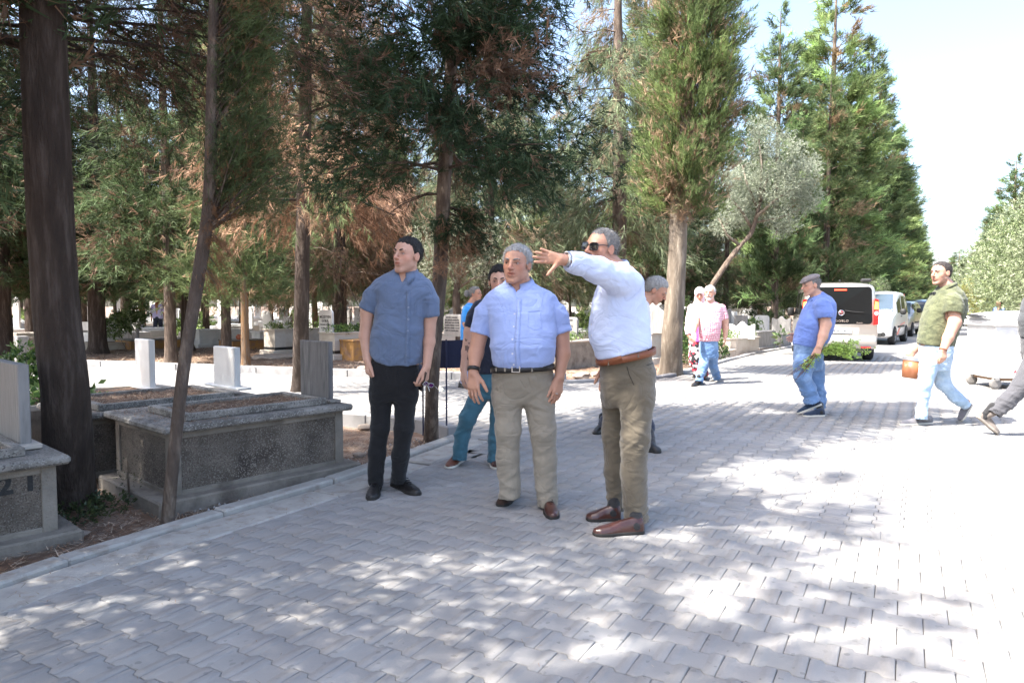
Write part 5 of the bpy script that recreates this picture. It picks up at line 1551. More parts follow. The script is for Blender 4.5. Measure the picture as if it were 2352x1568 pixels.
def add_eyes_brows(root, fr, hh, brow_m, gaze=(0, 1, 0), thick=.023, wid=1.0, brow_raise=0):
    R, c = fr; base = V3(root.location)
    for s in (-1, 1):
        e = c + R @ (np.array([s * .130 * wid, .270, .034]) * hh)
        n1 = 12; mb = MB().lathe([(.001, -1)] + [(math.cos(a), math.sin(a)) for a in np.linspace(-1.4, 1.4, 9)] + [(.001, 1)], 12)
        g = R @ (np.array([gaze[0], gaze[1], gaze[2]]) / np.linalg.norm(gaze))
        q = Vector(g).to_track_quat("Z", "Y").to_matrix()
        r = .056 * hh
        me = mb.mesh("eye", [M_eyewhite, M_iris], True)
        for pl in me.polygons:
            if pl.center.z > .86: pl.material_index = 1
        me.transform(Matrix.Translation(Vector(e - base)) @ q.to_4x4() @ Matrix.Scale(r, 4))
        link("eye", me, root)
        pts = [c + R @ (np.array([s * x * wid, y, z + brow_raise]) * hh) - base for x, y, z in ((.055, .368, .118), (.10, .362, .138), (.15, .34, .145), (.20, .295, .122))]
        MB().tube([tuple(p) for p in pts], [thick * hh * .8, thick * hh, thick * hh * .9, thick * hh * .4], n=7).build("eyebrow", brow_m, root, True)

def add_hair(root, fr, hh, m, h=.005, thick=.03, front=.36, side=.02, backz=-.22, crop=1.0, wid=1.0, top=.0, rough=.004, recede=0.0, temple=0.0, strands=2500):
    R, c = fr
    S = Sdf()
    W = lambda x, y, z: c + R @ (np.array([x * wid, y, z]) * hh)
    q_ = Sdf(); q_.ell(W(0, -.065, .135 + top * .4), np.array([(.325 + thick) * wid, .415 + thick, .36 + thick + top]) * hh, R); f1 = q_.pr[0][1]
    q_ = Sdf(); q_.ell(W(0, -.19, -.05), np.array([(.26 + thick) * wid, .235 + thick, .28]) * hh, R); f2 = q_.pr[0][1]
    def hf(x, y, z):
        p = [x - c[0], y - c[1], z - c[2]]
        q = [(R[0, i] * p[0] + R[1, i] * p[1] + R[2, i] * p[2]) / hh for i in range(3)]
        ax = np.abs(q[0]) / wid
        hl = np.interp(q[1], [-.5, -.2, -.12, -.04, .04, .09, .13, .20, .30, .36], [backz, backz + .03, side - .02, side - .10, side - .06, side + .12, .25 + temple, front - .06, front - .01, front])
        hl = hl + recede * np.clip((ax - .10) * 5, 0, 1) * np.clip((q[1] - .05) * 6, 0, 1) + .018 * np.sin(q[0] * 47 + 1) * np.sin(q[1] * 31)
        d = np.minimum(f1(x, y, z), f2(x, y, z))
        t = q[2] - hl
        return np.maximum(d + (thick + .012) * hh * np.clip(1 - t / .16, 0, 1) ** 1.6, -t * .7 * hh).astype(np.float32)
    S.add(hf, c - hh * .8, c + hh * .8, 0)
    o, Vv, Fq = sdf_obj("hair", S, h, m, root, disp=lambda p, N: rough * (vnoise(p * 90) + .6 * vnoise(p * 200)))
    if strands:
        rg_ = np.random.default_rng(3); k_ = rg_.integers(0, len(Vv), strands); N = vnormals(Vv, Fq)[k_]
        back = R @ np.array([0, -.5, -.55])
        V, F_, C = blades(Vv[k_] - N * .003, unit(N * .55 + back + rg_.normal(0, .3, (strands, 3))), np.full(strands, .020), np.ones((strands, 3)), rg_, 2, .10, .4)
        t_ = link("hair_tips", mesh_np("hair_tips", V - V3(root.location), F_, m), o); t_["kind"] = "stuff"
    return o
# ------------------------------------------------------------------ people
def px2m(px, Y): return px * Y / FPX

def stations(rows, Y):
    """rows: (y, xl, xr, half_depth, dy) reference silhouette rows -> loft stations"""
    out = []
    for y, xl, xr, b, dy in rows:
        p = P((xl + xr) / 2, y, Y); out.append((p.z, p.x, Y + dy, px2m((xr - xl) / 2, Y), b))
    return out

def limb(pts, Y):
    """pts: (x, y, half_width_px, dy)"""
    return [(P(x, y, Y + dy), px2m(w, Y)) for x, y, w, dy in pts]

def build_person(sp):
    Y = sp["Y"]; hv = sp.get("h", .0065)
    g = sp.get("foot", (sp["fx"], sp["fy"]))
    base = G(*g)
    root = empty("person", (base.x, base.y, 0), 0, label=sp["label"], cat="person", group=sp.get("group"))
    hd = sp["head"]; hh = hd["h"]
    fr = head_frame(P(hd["x"], hd["y"], Y + hd.get("dy", 0)), hd["phi"], hd.get("pitch", 0), hd.get("roll", 0))
    skin = sp.get("skin", M_skin); wid = hd.get("wid", 1.0)
    # ---- body: one continuous surface
    S = Sdf()
    st = stations(sp["torso"], Y)
    slim = [(z, cx, cy, a * .86, b * .86) for z, cx, cy, a, b in st]
    S.loft(slim, k=.03)
    pe = stations(sp["pelvis"], Y)
    S.loft([(z, cx, cy, a * .85, b * .85) for z, cx, cy, a, b in pe], k=.03)
    nb = P(*sp["neck"][:2], Y + sp["neck"][2])
    R, c = fr
    nt = c + R @ (np.array([0, -.10, -.22]) * hh)
    nr = sp.get("neckr", .058)
    S.cap(nb, nt, nr * 1.06, nr * .97, k=.03)
    add_head(S, fr, hh, **sp.get("face", {}))
    for lg in sp["legs"]:
        L = limb(lg, Y); L[-1] = (L[-1][0] + Vector((0, 0, .05)), L[-1][1]); S.chain([(p, max(r * (.68 if i < len(L) - 1 else .5), .03)) for i, (p, r) in enumerate(L)], k=.03)
    for ar in sp["arms"]:
        L = limb(ar["pts"], Y); S.chain(L, k=.022)
        hnd = ar.get("hand")
        if hnd:
            w = V3(L[-1][0])
            add_hand(S, w, **hnd)
    sdf_obj("body", S, sp.get("hb", .0048), skin, root, colfn=face_tint(fr, hh, **sp.get("tint", {}), wid=wid))
    if hd.get("eyes", True): add_eyes_brows(root, fr, hh, sp.get("browm", M_hairblack), wid=wid, **sp.get("eyes", {}))
    if sp.get("hair"): add_hair(root, fr, hh, h=sp.get("hb", .0048), wid=wid, **sp["hair"])
    # ---- shirt
    sh = sp["shirt"]
    T = Sdf(); T.loft(st, k=.02, tilt=sh.get("tilt", (0, 0)))
    for ar in sp["arms"]:
        L = limb(ar["pts"], Y); sl = limb(ar["sleeve"], Y)
        pts = [V3(p) for p, r in sl]; e = pts[-1]; dv = e - pts[-2]; dv /= np.linalg.norm(dv)
        for (a, ra), (b, rb) in zip(sl, sl[1:]):
            a_, b_ = V3(a), V3(b)
            last = b_ is pts[-1] or np.allclose(b_, e)
            if last:
                q = Sdf(); q.cap(a_, b_ + dv * .05, ra, rb + (rb - ra) * .05 / max(np.linalg.norm(b_ - a_), .05), 0)
                f0 = q.pr[0][1]
                T.add((lambda f0, e, dv: lambda x, y, z: np.maximum(f0(x, y, z), (x - e[0]) * dv[0] + (y - e[1]) * dv[1] + (z - e[2]) * dv[2]))(f0, e, dv), q.pr[0][2], q.pr[0][3], .022)
            else: T.cap(a_, b_, ra, rb, k=.03)
        rr = sl[-1][1] - .012
        T.cap(e - dv * .035, e + dv * .2, rr, rr, k=0, op="s")
    if sh.get("neck", True):
        nv = np.array([-math.sin(math.radians(sh.get("phi", 0))), -math.cos(math.radians(sh.get("phi", 0))), 0])
        lat = np.array([nv[1], -nv[0], 0])
        zv = nb.z - sh.get("vdepth", .06)
        nb_ = V3(nb)
        T.cap(nb_ + np.array([0, 0, -.01]), V3(nt), nr * 1.12, nr * 1.2, k=.005, op="s")
        vw = sh.get("vw", .5)
        def vf(x, y, z):
            a = np.abs((x - nb_[0]) * lat[0] + (y - nb_[1]) * lat[1]); f = (x - nb_[0]) * nv[0] + (y - nb_[1]) * nv[1]
            return np.maximum(np.maximum(a - (z - zv) * vw, .02 - f), zv - z).astype(np.float32)
        T.add(vf, nb_ - .22, nb_ + np.array([.22, .22, .1]), .004, "s")
    if sh.get("hem"):      # lower edge as a polyline over x
        hx = [P(x, y, Y).x for x, y in sh["hem"]]; hz = [P(x, y, Y).z for x, y in sh["hem"]]
        lo = np.array([min(hx) - .3, Y - .5, min(hz) - .2]); up = np.array([max(hx) + .3, Y + .5, max(hz) + .05])
        T.add(lambda x, y, z: (np.interp(x, hx, hz) - z + 0 * y).astype(np.float32), lo, up, 0, "i")
    so, SV, SF = sdf_obj("shirt", T, hv, sh["m"], root, disp=cloth_disp(sh.get("amp", .0045), sh.get("seed", 1), sh.get("zf"), sh.get("ffx", 5), sh.get("ffz", 12)), colfn=sh.get("col"), sm=2)
    # ---- trousers
    tr = sp["trousers"]
    Q = Sdf(); Q.loft([(z, cx, cy, a * .965, b) for z, cx, cy, a, b in pe], k=.022, tilt=tr.get("tilt", (0, 0)))
    for lg in sp["legs"]:
        L = limb(lg, Y)
        a, b = L[-2], L[-1]; e = V3(b[0]); dv = e - V3(a[0]); dv /= np.linalg.norm(dv)
        for i in range(len(L) - 2): Q.cap(L[i][0], L[i + 1][0], L[i][1] * .96, L[i + 1][1] * .96, k=.03)
        q = Sdf(); q.cap(V3(a[0]), e + dv * .05, a[1], b[1] + (b[1] - a[1]) * .05 / .3, 0); f0 = q.pr[0][1]
        Q.add((lambda f0, e, dv: lambda x, y, z: np.maximum(f0(x, y, z), (x - e[0]) * dv[0] + (y - e[1]) * dv[1] + (z - e[2]) * dv[2]))(f0, e, dv), q.pr[0][2], q.pr[0][3], .025)
        Q.cap(e - dv * .02, e + dv * .1, b[1] - .007, k=0, op="s")
    zk = [P(lg[len(lg) // 2][0], lg[len(lg) // 2][1], Y).z for lg in sp["legs"]]
    za = [P(lg[-1][0], lg[-1][1], Y).z for lg in sp["legs"]]
    zkm, zam = sum(zk) / 2, sum(za) / 2; zh = P(0, sp["pelvis"][-1][0], Y).z
    def zf(p): return .7 + 1.2 * np.exp(-((p[:, 2] - zam - .05) / .12) ** 2) + .6 * np.exp(-((p[:, 2] - zkm) / .10) ** 2) + .3 * np.exp(-((p[:, 2] - zh) / .1) ** 2)
    to, TV, TF = sdf_obj("trousers", Q, hv, tr["m"], root, disp=cloth_disp(tr.get("amp", .006), tr.get("seed", 5), zf, 4, 15, -.25), sm=2)
    # ---- shoes
    for s_ in sp["shoes"]:
        shoe_parts(root, *s_["pts"], s_["m"], s_.get("sole", M_rubberblack), h=s_.get("h", .005), ankle=s_.get("ankle"), wd=s_.get("wd", 1), hgt=s_.get("hgt", 1.18), laces=s_.get("laces"), sock=s_.get("sock", M_sock))
    return root, fr, (so, SV, SF), (to, TV, TF), nb

def on_surface(bv, x, y, off=.001):
    """point on a figure's clothes seen at reference (x, y)"""
    o = Vector((0, 0, CAM_H)); d = (P(x, y, 1.0) - o).normalized()
    h = bv.ray_cast(o, d)
    if h[0] is None: return None, None
    n = h[1] if h[1].dot(d) < 0 else -h[1]
    return h[0] + n * off, n

def buttons(root, parent, bv, pts, m=M_button, r=.0055):
    for x, y in pts:
        p, n = on_surface(bv, x, y, .001)
        if p is None: continue
        q = n.to_track_quat("Z", "Y").to_matrix().to_4x4()
        mb = MB().lathe([(r, 0), (r, .0015), (r * .8, .0025), (r * .75, .0015), (.0005, .0015)], 12, Matrix.Translation(p - root.location) @ q)
        mb.build("button", m, parent, True)

def ribbon(root, parent, bv, pts, w, m, name, off=.0015, th=.0015, sub=6):
    """thin strip of cloth laid over a garment along reference points"""
    L = []
    for (a, b) in zip(pts, pts[1:]):
        for i in range(sub): L.append((a[0] + (b[0] - a[0]) * i / sub, a[1] + (b[1] - a[1]) * i / sub))
    L.append(pts[-1])
    C = []
    for x, y in L:
        p, n = on_surface(bv, x, y, off)
        if p is not None: C.append((p, n))
    if len(C) < 2: return
    V = []; F = []
    for i, (p, n) in enumerate(C):
        d = (C[min(i + 1, len(C) - 1)][0] - C[max(i - 1, 0)][0]).normalized(); s = d.cross(n).normalized()
        for a, b in ((-1, 0), (-1, th), (1, th), (1, 0)): V.append(tuple(p + s * a * w / 2 + n * b - root.location))
    for i in range(len(C) - 1):
        for k in range(4): F.append((i * 4 + k, i * 4 + (k + 1) % 4, i * 4 + 4 + (k + 1) % 4, i * 4 + 4 + k))
    return MB().add(V, F).build(name, m, parent, True)

def collar(root, parent, nb, nt, phi, m, r=.070, ry=.062, hb=.035, fall=.034, point=.055, gap=.32, tilt=.35, spreadf=.018, zoff=0.0, name="collar"):
    """folded shirt collar open at the front; phi as for heads"""
    nv = Vector((-math.sin(math.radians(phi)), -math.cos(math.radians(phi)), 0)); lat = Vector((nv.y, -nv.x, 0))
    nb = Vector(nb) + Vector((0, 0, zoff))
    for sgn in (-1, 1):
        V = []; F = []; N = 14
        for i in range(N + 1):
            t = i / N                         # 0 back centre .. 1 front point
            a = math.pi - t * (math.pi - gap)
            out = (nv * math.cos(a) + lat * sgn * math.sin(a))
            rr = r if True else ry
            zt = hb * (1 - .75 * t ** 1.6) - tilt * rr * math.cos(a) * .6
            top = nb + out * rr + Vector((0, 0, zt))
            dn = fall + point * max(0, (t - .6) / .4) ** 1.3
            side = lat * sgn * (.022 * max(0, (t - .55) / .45))
            bot = top + out * (spreadf + .006 * t) + Vector((0, 0, -dn)) + side + nv * (.020 * max(0, (t - .6) / .4))
            stand = nb + out * (rr - .003) + Vector((0, 0, zt - .045))
            mid = (top + bot) / 2 + out * .004
            for q in (stand, top, mid, bot, bot - out * .002 + Vector((0, 0, .001)), mid - out * .003, top - out * .002): V.append(tuple(q - root.location))
        for i in range(N):
            for k in range(6): F.append((i * 7 + k, i * 7 + k + 1, i * 7 + 7 + k + 1, i * 7 + 7 + k))
        MB().add(V, F).build(name, m, parent, True)

def belt_ring(root, st, z, tilt, w, m, grow=.006, n=40, name="belt", nexp=2.4, th=.004):
    st = np.array(sorted([tuple(q) for q in st])); zs = st[:, 0]
    cx, cy, a, b = (np.interp(z, zs, st[:, i]) for i in (1, 2, 3, 4))
    a += grow; b += grow
    V = []; F = []
    for i in range(n):
        t = 2 * math.pi * i / n
        c, s = math.cos(t), math.sin(t)
        x = cx + a * abs(c) ** (2 / nexp) * (1 if c > 0 else -1); y = cy + b * abs(s) ** (2 / nexp) * (1 if s > 0 else -1)
        zz = z - tilt[0] * (x - cx) - tilt[1] * (y - cy)
        for dr, dz in ((-.004, -w / 2), (th, -w / 2), (th, w / 2), (-.004, w / 2)):
            q = 1 + dr / max(a, .05)
            V.append((cx + (x - cx) * q - root.location.x, cy + (y - cy) * q - root.location.y, zz + dz))
    for i in range(n):
        j = (i + 1) % n
        for k in range(4): F.append((i * 4 + k, i * 4 + (k + 1) % 4, j * 4 + (k + 1) % 4, j * 4 + k))
    return MB().add(V, F).build(name, m, root, True)

def band(root, a, b, r, m, name, w=.02, th=.003, parent=None):
    """strap round a limb at a, axis towards b"""
    a = Vector(a); d = (Vector(b) - a).normalized()
    mb = MB(); q = d.to_track_quat("Z", "Y").to_matrix().to_4x4()
    M = Matrix.Translation(a - root.location) @ q
    mb.lathe([(r - .002, -w / 2), (r + th, -w / 2), (r + th, w / 2), (r - .002, w / 2)], 20, M)
    return mb.build(name, m, parent or root, True)

M_sock = cloth("dark_sock", (.02, .02, .022))
# ================= young man in the denim-blue shirt
M_denimshirt = cloth("denim_blue_cotton", (.12, .165, .26), var=.12)
M_blackcloth = cloth("black_trouser_cloth", (.0075, .0075, .009), rough=.95, sheen=.1)
YL = 4.72
root, fr, (so, SV, SF), (to, TV, TF), nb = build_person(dict(
    Y=YL, fx=905, fy=1132, label="young man with short black hair in a short-sleeved denim-blue shirt and black trousers", hb=.0042, h=.006, skin=M_skinlight,
    head=dict(x=934, y=588, h=.250, phi=32, pitch=-3, roll=-4, dy=-.02), neck=(931, 632, .012), neckr=.060, tint=dict(beard=.22), face=dict(jaw=.96),
    hair=dict(m=M_hairblack, thick=.038, front=.34, side=.03, top=.01, temple=.02, backz=-.13), eyes=dict(gaze=(.45, 1, 0)),
    torso=[(836, 853, 968, .120, 0), (800, 850, 971, .128, -.005), (765, 855, 972, .130, -.01), (725, 862, 974, .125, 0), (695, 868, 978, .120, 0), (668, 860, 990, .110, .005), (652, 861, 989, .098, .01), (641, 867, 983, .085, .012), (632, 880, 973, .072, .015), (624, 898, 960, .060, .015), (618, 908, 954, .052, .015)],
    pelvis=[(918, 856, 953, .078, .0), (900, 852, 958, .100, .005), (880, 850, 961, .118, .005), (850, 850, 964, .118, 0), (818, 852, 963, .112, 0)],
    legs=[[(880, 860, 28, 0), (876, 905, 27, 0), (873, 980, 22, -.01), (866, 1040, 20, 0), (863, 1112, 17.5, .02)], [(932, 860, 28, 0), (932, 905, 28, 0), (928, 985, 22, -.01), (920, 1045, 20, .01), (915, 1108, 17.5, .04)]],
    arms=[dict(pts=[(872, 660, 16, .01), (844, 715, 15.5, .01), (839, 772, 13.3, .0), (843, 825, 9.5, -.05)], sleeve=[(873, 660, 17, .01), (857, 682, 20.5, .01), (843, 712, 20, .01)], hand=dict(d=(.06, -.12, -1), t=(.35, -1, -.1), n=(1, .2, 0), curl=(.95, .95, .9, .9), spread=.0, thumb=.35)),
          dict(pts=[(977, 667, 16, .01), (988, 725, 15.5, .01), (986, 785, 13, .0), (980, 842, 9.5, -.05)], sleeve=[(976, 664, 17, .01), (985, 690, 20.5, .01), (989, 727, 19.5, .01)], hand=dict(d=(-.12, -.15, -1), t=(-.4, -1, -.1), n=(-1, .2, 0), curl=(.75, .75, .7, .7), spread=.0, thumb=.35))],
    shirt=dict(m=M_denimshirt, phi=5, vdepth=.055, vw=.55, hem=[(820, 790), (849, 812), (870, 826), (900, 838), (933, 843), (955, 839), (972, 828), (985, 815)], amp=.010, seed=2),
    trousers=dict(m=M_blackcloth, amp=.005, seed=3),
    shoes=[dict(pts=(G(868, 1113), G(853, 1150)), m=M_blackleather, ankle=P(863, 1092, YL + .02), laces=M_blackcloth), dict(pts=(G(903, 1113), G(962, 1138)), m=M_blackleather, ankle=P(915, 1090, YL + .03), laces=M_blackcloth)]))
bv = bvh(SV, SF)
collar(root, so, nb, None, 8, M_denimshirt, r=.074, zoff=.020, point=.05)
ribbon(root, so, bv, [(937, 668), (938, 720), (936, 780), (934, 840)], .028, M_denimshirt, "placket")
buttons(root, so, bv, [(937, 678), (938, 706), (938, 733), (937, 760), (937, 787), (935, 815)])
ribbon(root, so, bv, [(955, 684), (985, 689)], .004, M_denimshirt, "pocket_edge"); ribbon(root, so, bv, [(955, 684), (953, 722), (968, 730), (981, 724), (984, 690)], .0022, M_denimshirt, "pocket_seam")
# what he holds
pm = Matrix.Translation(P(971, 872, YL - .08)) @ Matrix.Rotation(.25, 4, "Y") @ Matrix.Rotation(.5, 4, "Z")
tag(MB().box(-.004, .004, -.035, .035, -.075, .06, bev=.003).build("phone", M_darkplastic, None, loc=(0, 0, 0)), label="black phone in the young man's lowered hand", cat="phone").matrix_world = pm
def sunglasses(name, loc, R, parent=None, lens=None, frame=None, s=1.0, temples=True):
    """front along x, temples running back along -y... built as frame, lenses, temples"""
    M_ = Matrix.Translation(loc) @ R.to_4x4() @ Matrix.Scale(s, 4)
    r = empty(name, (0, 0, 0)) if parent is None else None
    if r is not None: r.matrix_world = M_
    host = r if r is not None else parent
    def put(mb, nm, m, p=None):
        o = mb.build(nm, m, p or host, True)
        if r is None and p is None: o.matrix_local = Matrix.Translation(-Vector(parent.location)) @ M_
        return o
    fr_ = MB(); se = lambda v: math.copysign(abs(v) ** .62, v)
    for sx in (-1, 1):
        ring = [(sx * (.036 + .028 * se(math.cos(a))), -abs(.036 + .028 * se(math.cos(a))) * .12, .0195 * se(math.sin(a)) * (1 + .12 * math.cos(a))) for a in np.linspace(0, 2 * math.pi, 21)]
        fr_.tube(ring, .0026, n=6)
    fr_.tube([(-.011, -.001, .006), (0, .001, .009), (.011, -.001, .006)], .003, n=6)
    f = put(fr_, "frame", frame or M_darkplastic)
    for sx in (-1, 1):
        pts = [(sx * (.036 + .027 * se(math.cos(a))), -abs(.036 + .027 * se(math.cos(a))) * .12, .0185 * se(math.sin(a)) * (1 + .12 * math.cos(a))) for a in np.linspace(0, 2 * math.pi, 20, endpoint=False)]
        V = [(sx * .036, -.001, 0)] + pts; F = [(0, i + 1, (i + 1) % 20 + 1) for i in range(20)]
        V += [(a, b - .0015, c) for a, b, c in V]; F += [(21, 21 + (i + 1) % 20 + 1, 21 + i + 1) for i in range(20)]
        ln = MB().add(V, F).build("lens", lens or M_darkplastic, f, True)
    if temples:
        for sx in (-1, 1):
            t = MB().tube([(sx * .062, -.008, .008), (sx * .068, -.04, .010), (sx * .071, -.095, .008), (sx * .069, -.13, -.012)], [.0032, .0026, .0026, .003], n=6).build("temple", frame or M_darkplastic, f, True)
    return r
M_purplelens = mat("purple_lens", (.10, .02, .12), .1, coat=.6)
sg = sunglasses("sunglasses", P(983, 882, YL - .10), Euler((.5, .3, .9)).to_matrix(), lens=M_purplelens, frame=M_steel, s=.75)
tag(sg, label="folded sunglasses with purple lenses dangling from the young man's hand", cat="sunglasses")

# ================= silver-haired man in the middle
M_skyshirt = cloth("sky_blue_cotton", (.32, .41, .71), var=.05)
M_khaki = cloth("khaki_cotton", (.27, .235, .185), var=.10)
YC = 4.33
root, fr, (so, SV, SF), (to, TV, TF), nb = build_person(dict(
    Y=YC, fx=1210, fy=1170, label="silver-haired heavyset man in a sky-blue short-sleeved shirt, black belt and khaki trousers", hb=.0042, h=.006,
    head=dict(x=1186, y=608, h=.242, phi=22, pitch=2, roll=-3, dy=-.03, wid=1.06), neck=(1191, 650, .015), neckr=.070, tint=dict(beard=.0), face=dict(jaw=1.18, cheek=1.1, nose=1.15, open_=.012),
    hair=dict(m=M_hairgrey, thick=.035, front=.35, side=.02, rough=.005, recede=.03, backz=-.2, top=.01), browm=M_hairsalt, eyes=dict(gaze=(.35, 1, -.05), thick=.024),
    torso=[(848, 1134, 1266, .150, -.03), (825, 1130, 1270, .175, -.045), (795, 1128, 1274, .185, -.05), (760, 1126, 1275, .175, -.04), (720, 1122, 1274, .155, -.02), (698, 1119, 1274, .140, 0), (682, 1120, 1272, .125, .01), (671, 1127, 1264, .108, .015), (662, 1140, 1250, .09, .018), (652, 1156, 1230, .074, .02), (645, 1164, 1220, .064, .02)],
    pelvis=[(925, 1134, 1270, .092, .0), (905, 1131, 1272, .118, -.005), (885, 1129, 1273, .138, -.01), (865, 1130, 1270, .145, -.02), (846, 1133, 1267, .148, -.03)],
    legs=[[(1170, 860, 38, -.01), (1166, 910, 36, 0), (1167, 985, 30, -.02), (1166, 1050, 27, 0), (1171, 1142, 24.5, .0)], [(1232, 860, 38, -.01), (1237, 910, 37, 0), (1247, 990, 31, -.02), (1252, 1055, 27, 0), (1257, 1160, 23.5, .0)]],
    arms=[dict(pts=[(1134, 697, 20, .01), (1104, 755, 20, .0), (1093, 812, 16.5, -.02), (1087, 856, 11.5, -.07)], sleeve=[(1134, 697, 21, .01), (1115, 724, 26, .01), (1103, 768, 24.5, .0)], hand=dict(d=(.02, -.25, -1), t=(.9, -.5, .1), n=(.3, 1, .1), curl=(.30, .28, .28, .3), spread=.10, s=1.08, thumb=.55)),
          dict(pts=[(1258, 697, 20, .01), (1288, 752, 20, .0), (1293, 812, 16.5, -.02), (1285, 866, 11.5, -.06)], sleeve=[(1258, 697, 21, .01), (1277, 724, 26, .01), (1290, 765, 24, .0)], hand=dict(d=(-.14, -.15, -1), t=(-.75, -.8, .0), n=(-.8, .6, 0), curl=(.38, .36, .36, .36), spread=.05, s=1.08, thumb=.3))],
    shirt=dict(m=M_skyshirt, phi=8, vdepth=.075, vw=.6, amp=.010, seed=8, hem=[(1080, 832), (1133, 837), (1165, 841), (1200, 843), (1235, 838), (1266, 830), (1310, 824)]),
    trousers=dict(m=M_khaki, amp=.010, seed=9),
    shoes=[dict(pts=(G(1187, 1134), G(1148, 1164)), m=M_brownsuede, ankle=P(1172, 1122, YC)), dict(pts=(G(1252, 1150), G(1272, 1193)), m=M_brownleather, ankle=P(1257, 1140, YC), laces=M_brownsuede)]))
bv = bvh(SV, SF)
collar(root, so, nb, None, 14, M_skyshirt, r=.084, zoff=-.002, point=.062)
ribbon(root, so, bv, [(1193, 688), (1190, 740), (1187, 800), (1191, 846)], .030, M_skyshirt, "placket")
buttons(root, so, bv, [(1194, 690), (1182, 721), (1180, 750), (1177, 779), (1177, 812), (1180, 837)], r=.0058)
ribbon(root, so, bv, [(1214, 716), (1241, 713), (1243, 752), (1228, 758), (1212, 750), (1214, 716)], .0025, M_skyshirt, "pocket_seam")
zbelt = P(1200, 846, YC - .15).z
belt = belt_ring(root, stations([(870, 1129, 1271, .158, -.03), (825, 1131, 1270, .160, -.035)], YC), P(1200, 844, YC).z, (-.05, .03), .034, M_blackleather, grow=.006)
bvb = bvh(*[np.array([tuple(v.co + root.location) for v in belt.data.vertices]), [tuple(f.vertices) for f in belt.data.polygons]])
p, n = on_surface(bvb, 1185, 847, .002)
if p is not None:
    q = n.to_track_quat("Z", "Y").to_matrix().to_4x4()
    mb = MB()
    for a, b_, c, d in ((-.026, .026, -.021, -.016), (-.026, .026, .016, .021), (-.026, -.020, -.016, .016), (.020, .026, -.016, .016)): mb.box(a, b_, c, d, 0, .005, Matrix.Translation(p - root.location) @ q, bev=.001)
    mb.build("buckle", M_steel, belt)
for bx in (1140, 1160, 1222, 1255):
    ribbon(root, to, bvb, [(bx, 836), (bx, 853)], .012, M_khaki, "belt_loop", off=.001, sub=2)
wr = P(1088, 848, YC - .065)
band(root, wr, P(1093, 815, YC - .02), .037, M_blackleather, "watch_strap", w=.022)
hand_p = P(1279, 905, YC - .09)
ring = band(root, hand_p + Vector((-.004, -.01, .005)), hand_p + Vector((-.015, -.02, -.1)), .0095, M_steel, "ring", w=.004, th=.001)

# ================= pointing man
M_paleshirt = cloth("pale_blue_cotton", (.56, .64, .86), var=.04)
M_olivetr = cloth("olive_brown_wool", (.125, .102, .070), var=.08, sheen=.3)
YR = 4.05
hw = P(1291, 596, YR - .42)
root, fr, (so, SV, SF), (to, TV, TF), nb = build_person(dict(
    Y=YR, fx=1430, fy=1215, label="moustached man in sunglasses and a pale blue long-sleeved shirt stretching his arm out to point", hb=.0042, h=.006,
    head=dict(x=1380, y=571, h=.238, phi=55, pitch=0, roll=-7, dy=.02, wid=1.04), neck=(1408, 618, .03), neckr=.068, tint=dict(beard=.0), face=dict(jaw=1.08, nose=1.1),
    hair=dict(m=M_hairsalt, thick=.022, front=.34, side=.02, rough=.003, recede=.10, temple=.04), browm=M_hairsalt, eyes=dict(thick=.014),
    torso=[(850, 1380, 1495, .155, .0), (829, 1373, 1495, .168, .0), (812, 1367, 1495, .178, .0), (785, 1356, 1493, .185, .0), (755, 1355, 1490, .185, .0), (715, 1359, 1484, .190, .0), (675, 1367, 1477, .195, .0), (650, 1377, 1472, .180, .0), (632, 1386, 1466, .140, .01), (615, 1392, 1452, .085, .02), (602, 1395, 1432, .060, .03)],
    pelvis=[(925, 1388, 1496, .10, .0), (900, 1380, 1502, .130, .0), (860, 1376, 1506, .165, .0), (838, 1377, 1500, .163, .0), (822, 1377, 1497, .158, 0)],
    legs=[[(1420, 862, 36, .06), (1417, 910, 37, .09), (1412, 1000, 30, .10), (1411, 1080, 24, .10), (1414, 1174, 20, .10)], [(1462, 862, 42, -.05), (1463, 910, 41, -.08), (1459, 1005, 33, -.10), (1455, 1085, 30, -.10), (1461, 1199, 28, -.12)]],
    arms=[dict(pts=[(1440, 652, 21, -.13), (1372, 620, 17, -.32), (1320, 602, 15, -.40), (1291, 596, 11.5, -.42)], sleeve=[(1446, 655, 30, -.13), (1418, 641, 30, -.20), (1372, 621, 26, -.32), (1330, 605, 21, -.38), (1306, 599, 19, -.41)],
               hand=dict(d=(-1, -.12, .17), t=(-.2, .05, -1), n=(-.2, -1, 0), curl=(.10, .08, .10, .16), spread=.12, s=.84, thumbdir=(-.66, -.12, -.75), r=1.22)),
          dict(pts=[(1430, 655, 27, .17), (1420, 715, 21, .20), (1410, 780, 18, .16), (1395, 840, 13, .10)], sleeve=[(1430, 655, 30, .16), (1420, 715, 24, .20), (1410, 780, 21, .16), (1398, 830, 17, .12)], hand=dict(d=(-.1, -.1, -1), t=(-1, 0, 0), n=(0, -1, 0), curl=(.4, .4, .4, .4)))],
    shirt=dict(m=M_paleshirt, phi=60, vdepth=.03, vw=.4, amp=.010, seed=21, hem=[(1300, 836), (1376, 822), (1435, 808), (1495, 793), (1560, 780)]),
    trousers=dict(m=M_olivetr, amp=.009, seed=22, tilt=(-.22, 0)),
    shoes=[dict(pts=(G(1478, 1222), G(1362, 1228)), m=M_brownleather, ankle=P(1462, 1182, YR - .12), wd=1.05), dict(pts=(G(1425, 1192), G(1346, 1194)), m=M_brownleather, ankle=P(1414, 1160, YR + .10), wd=1.05)]))
bv = bvh(SV, SF)
collar(root, so, nb, None, 55, M_paleshirt, r=.080, zoff=.015, hb=.03, gap=.5)
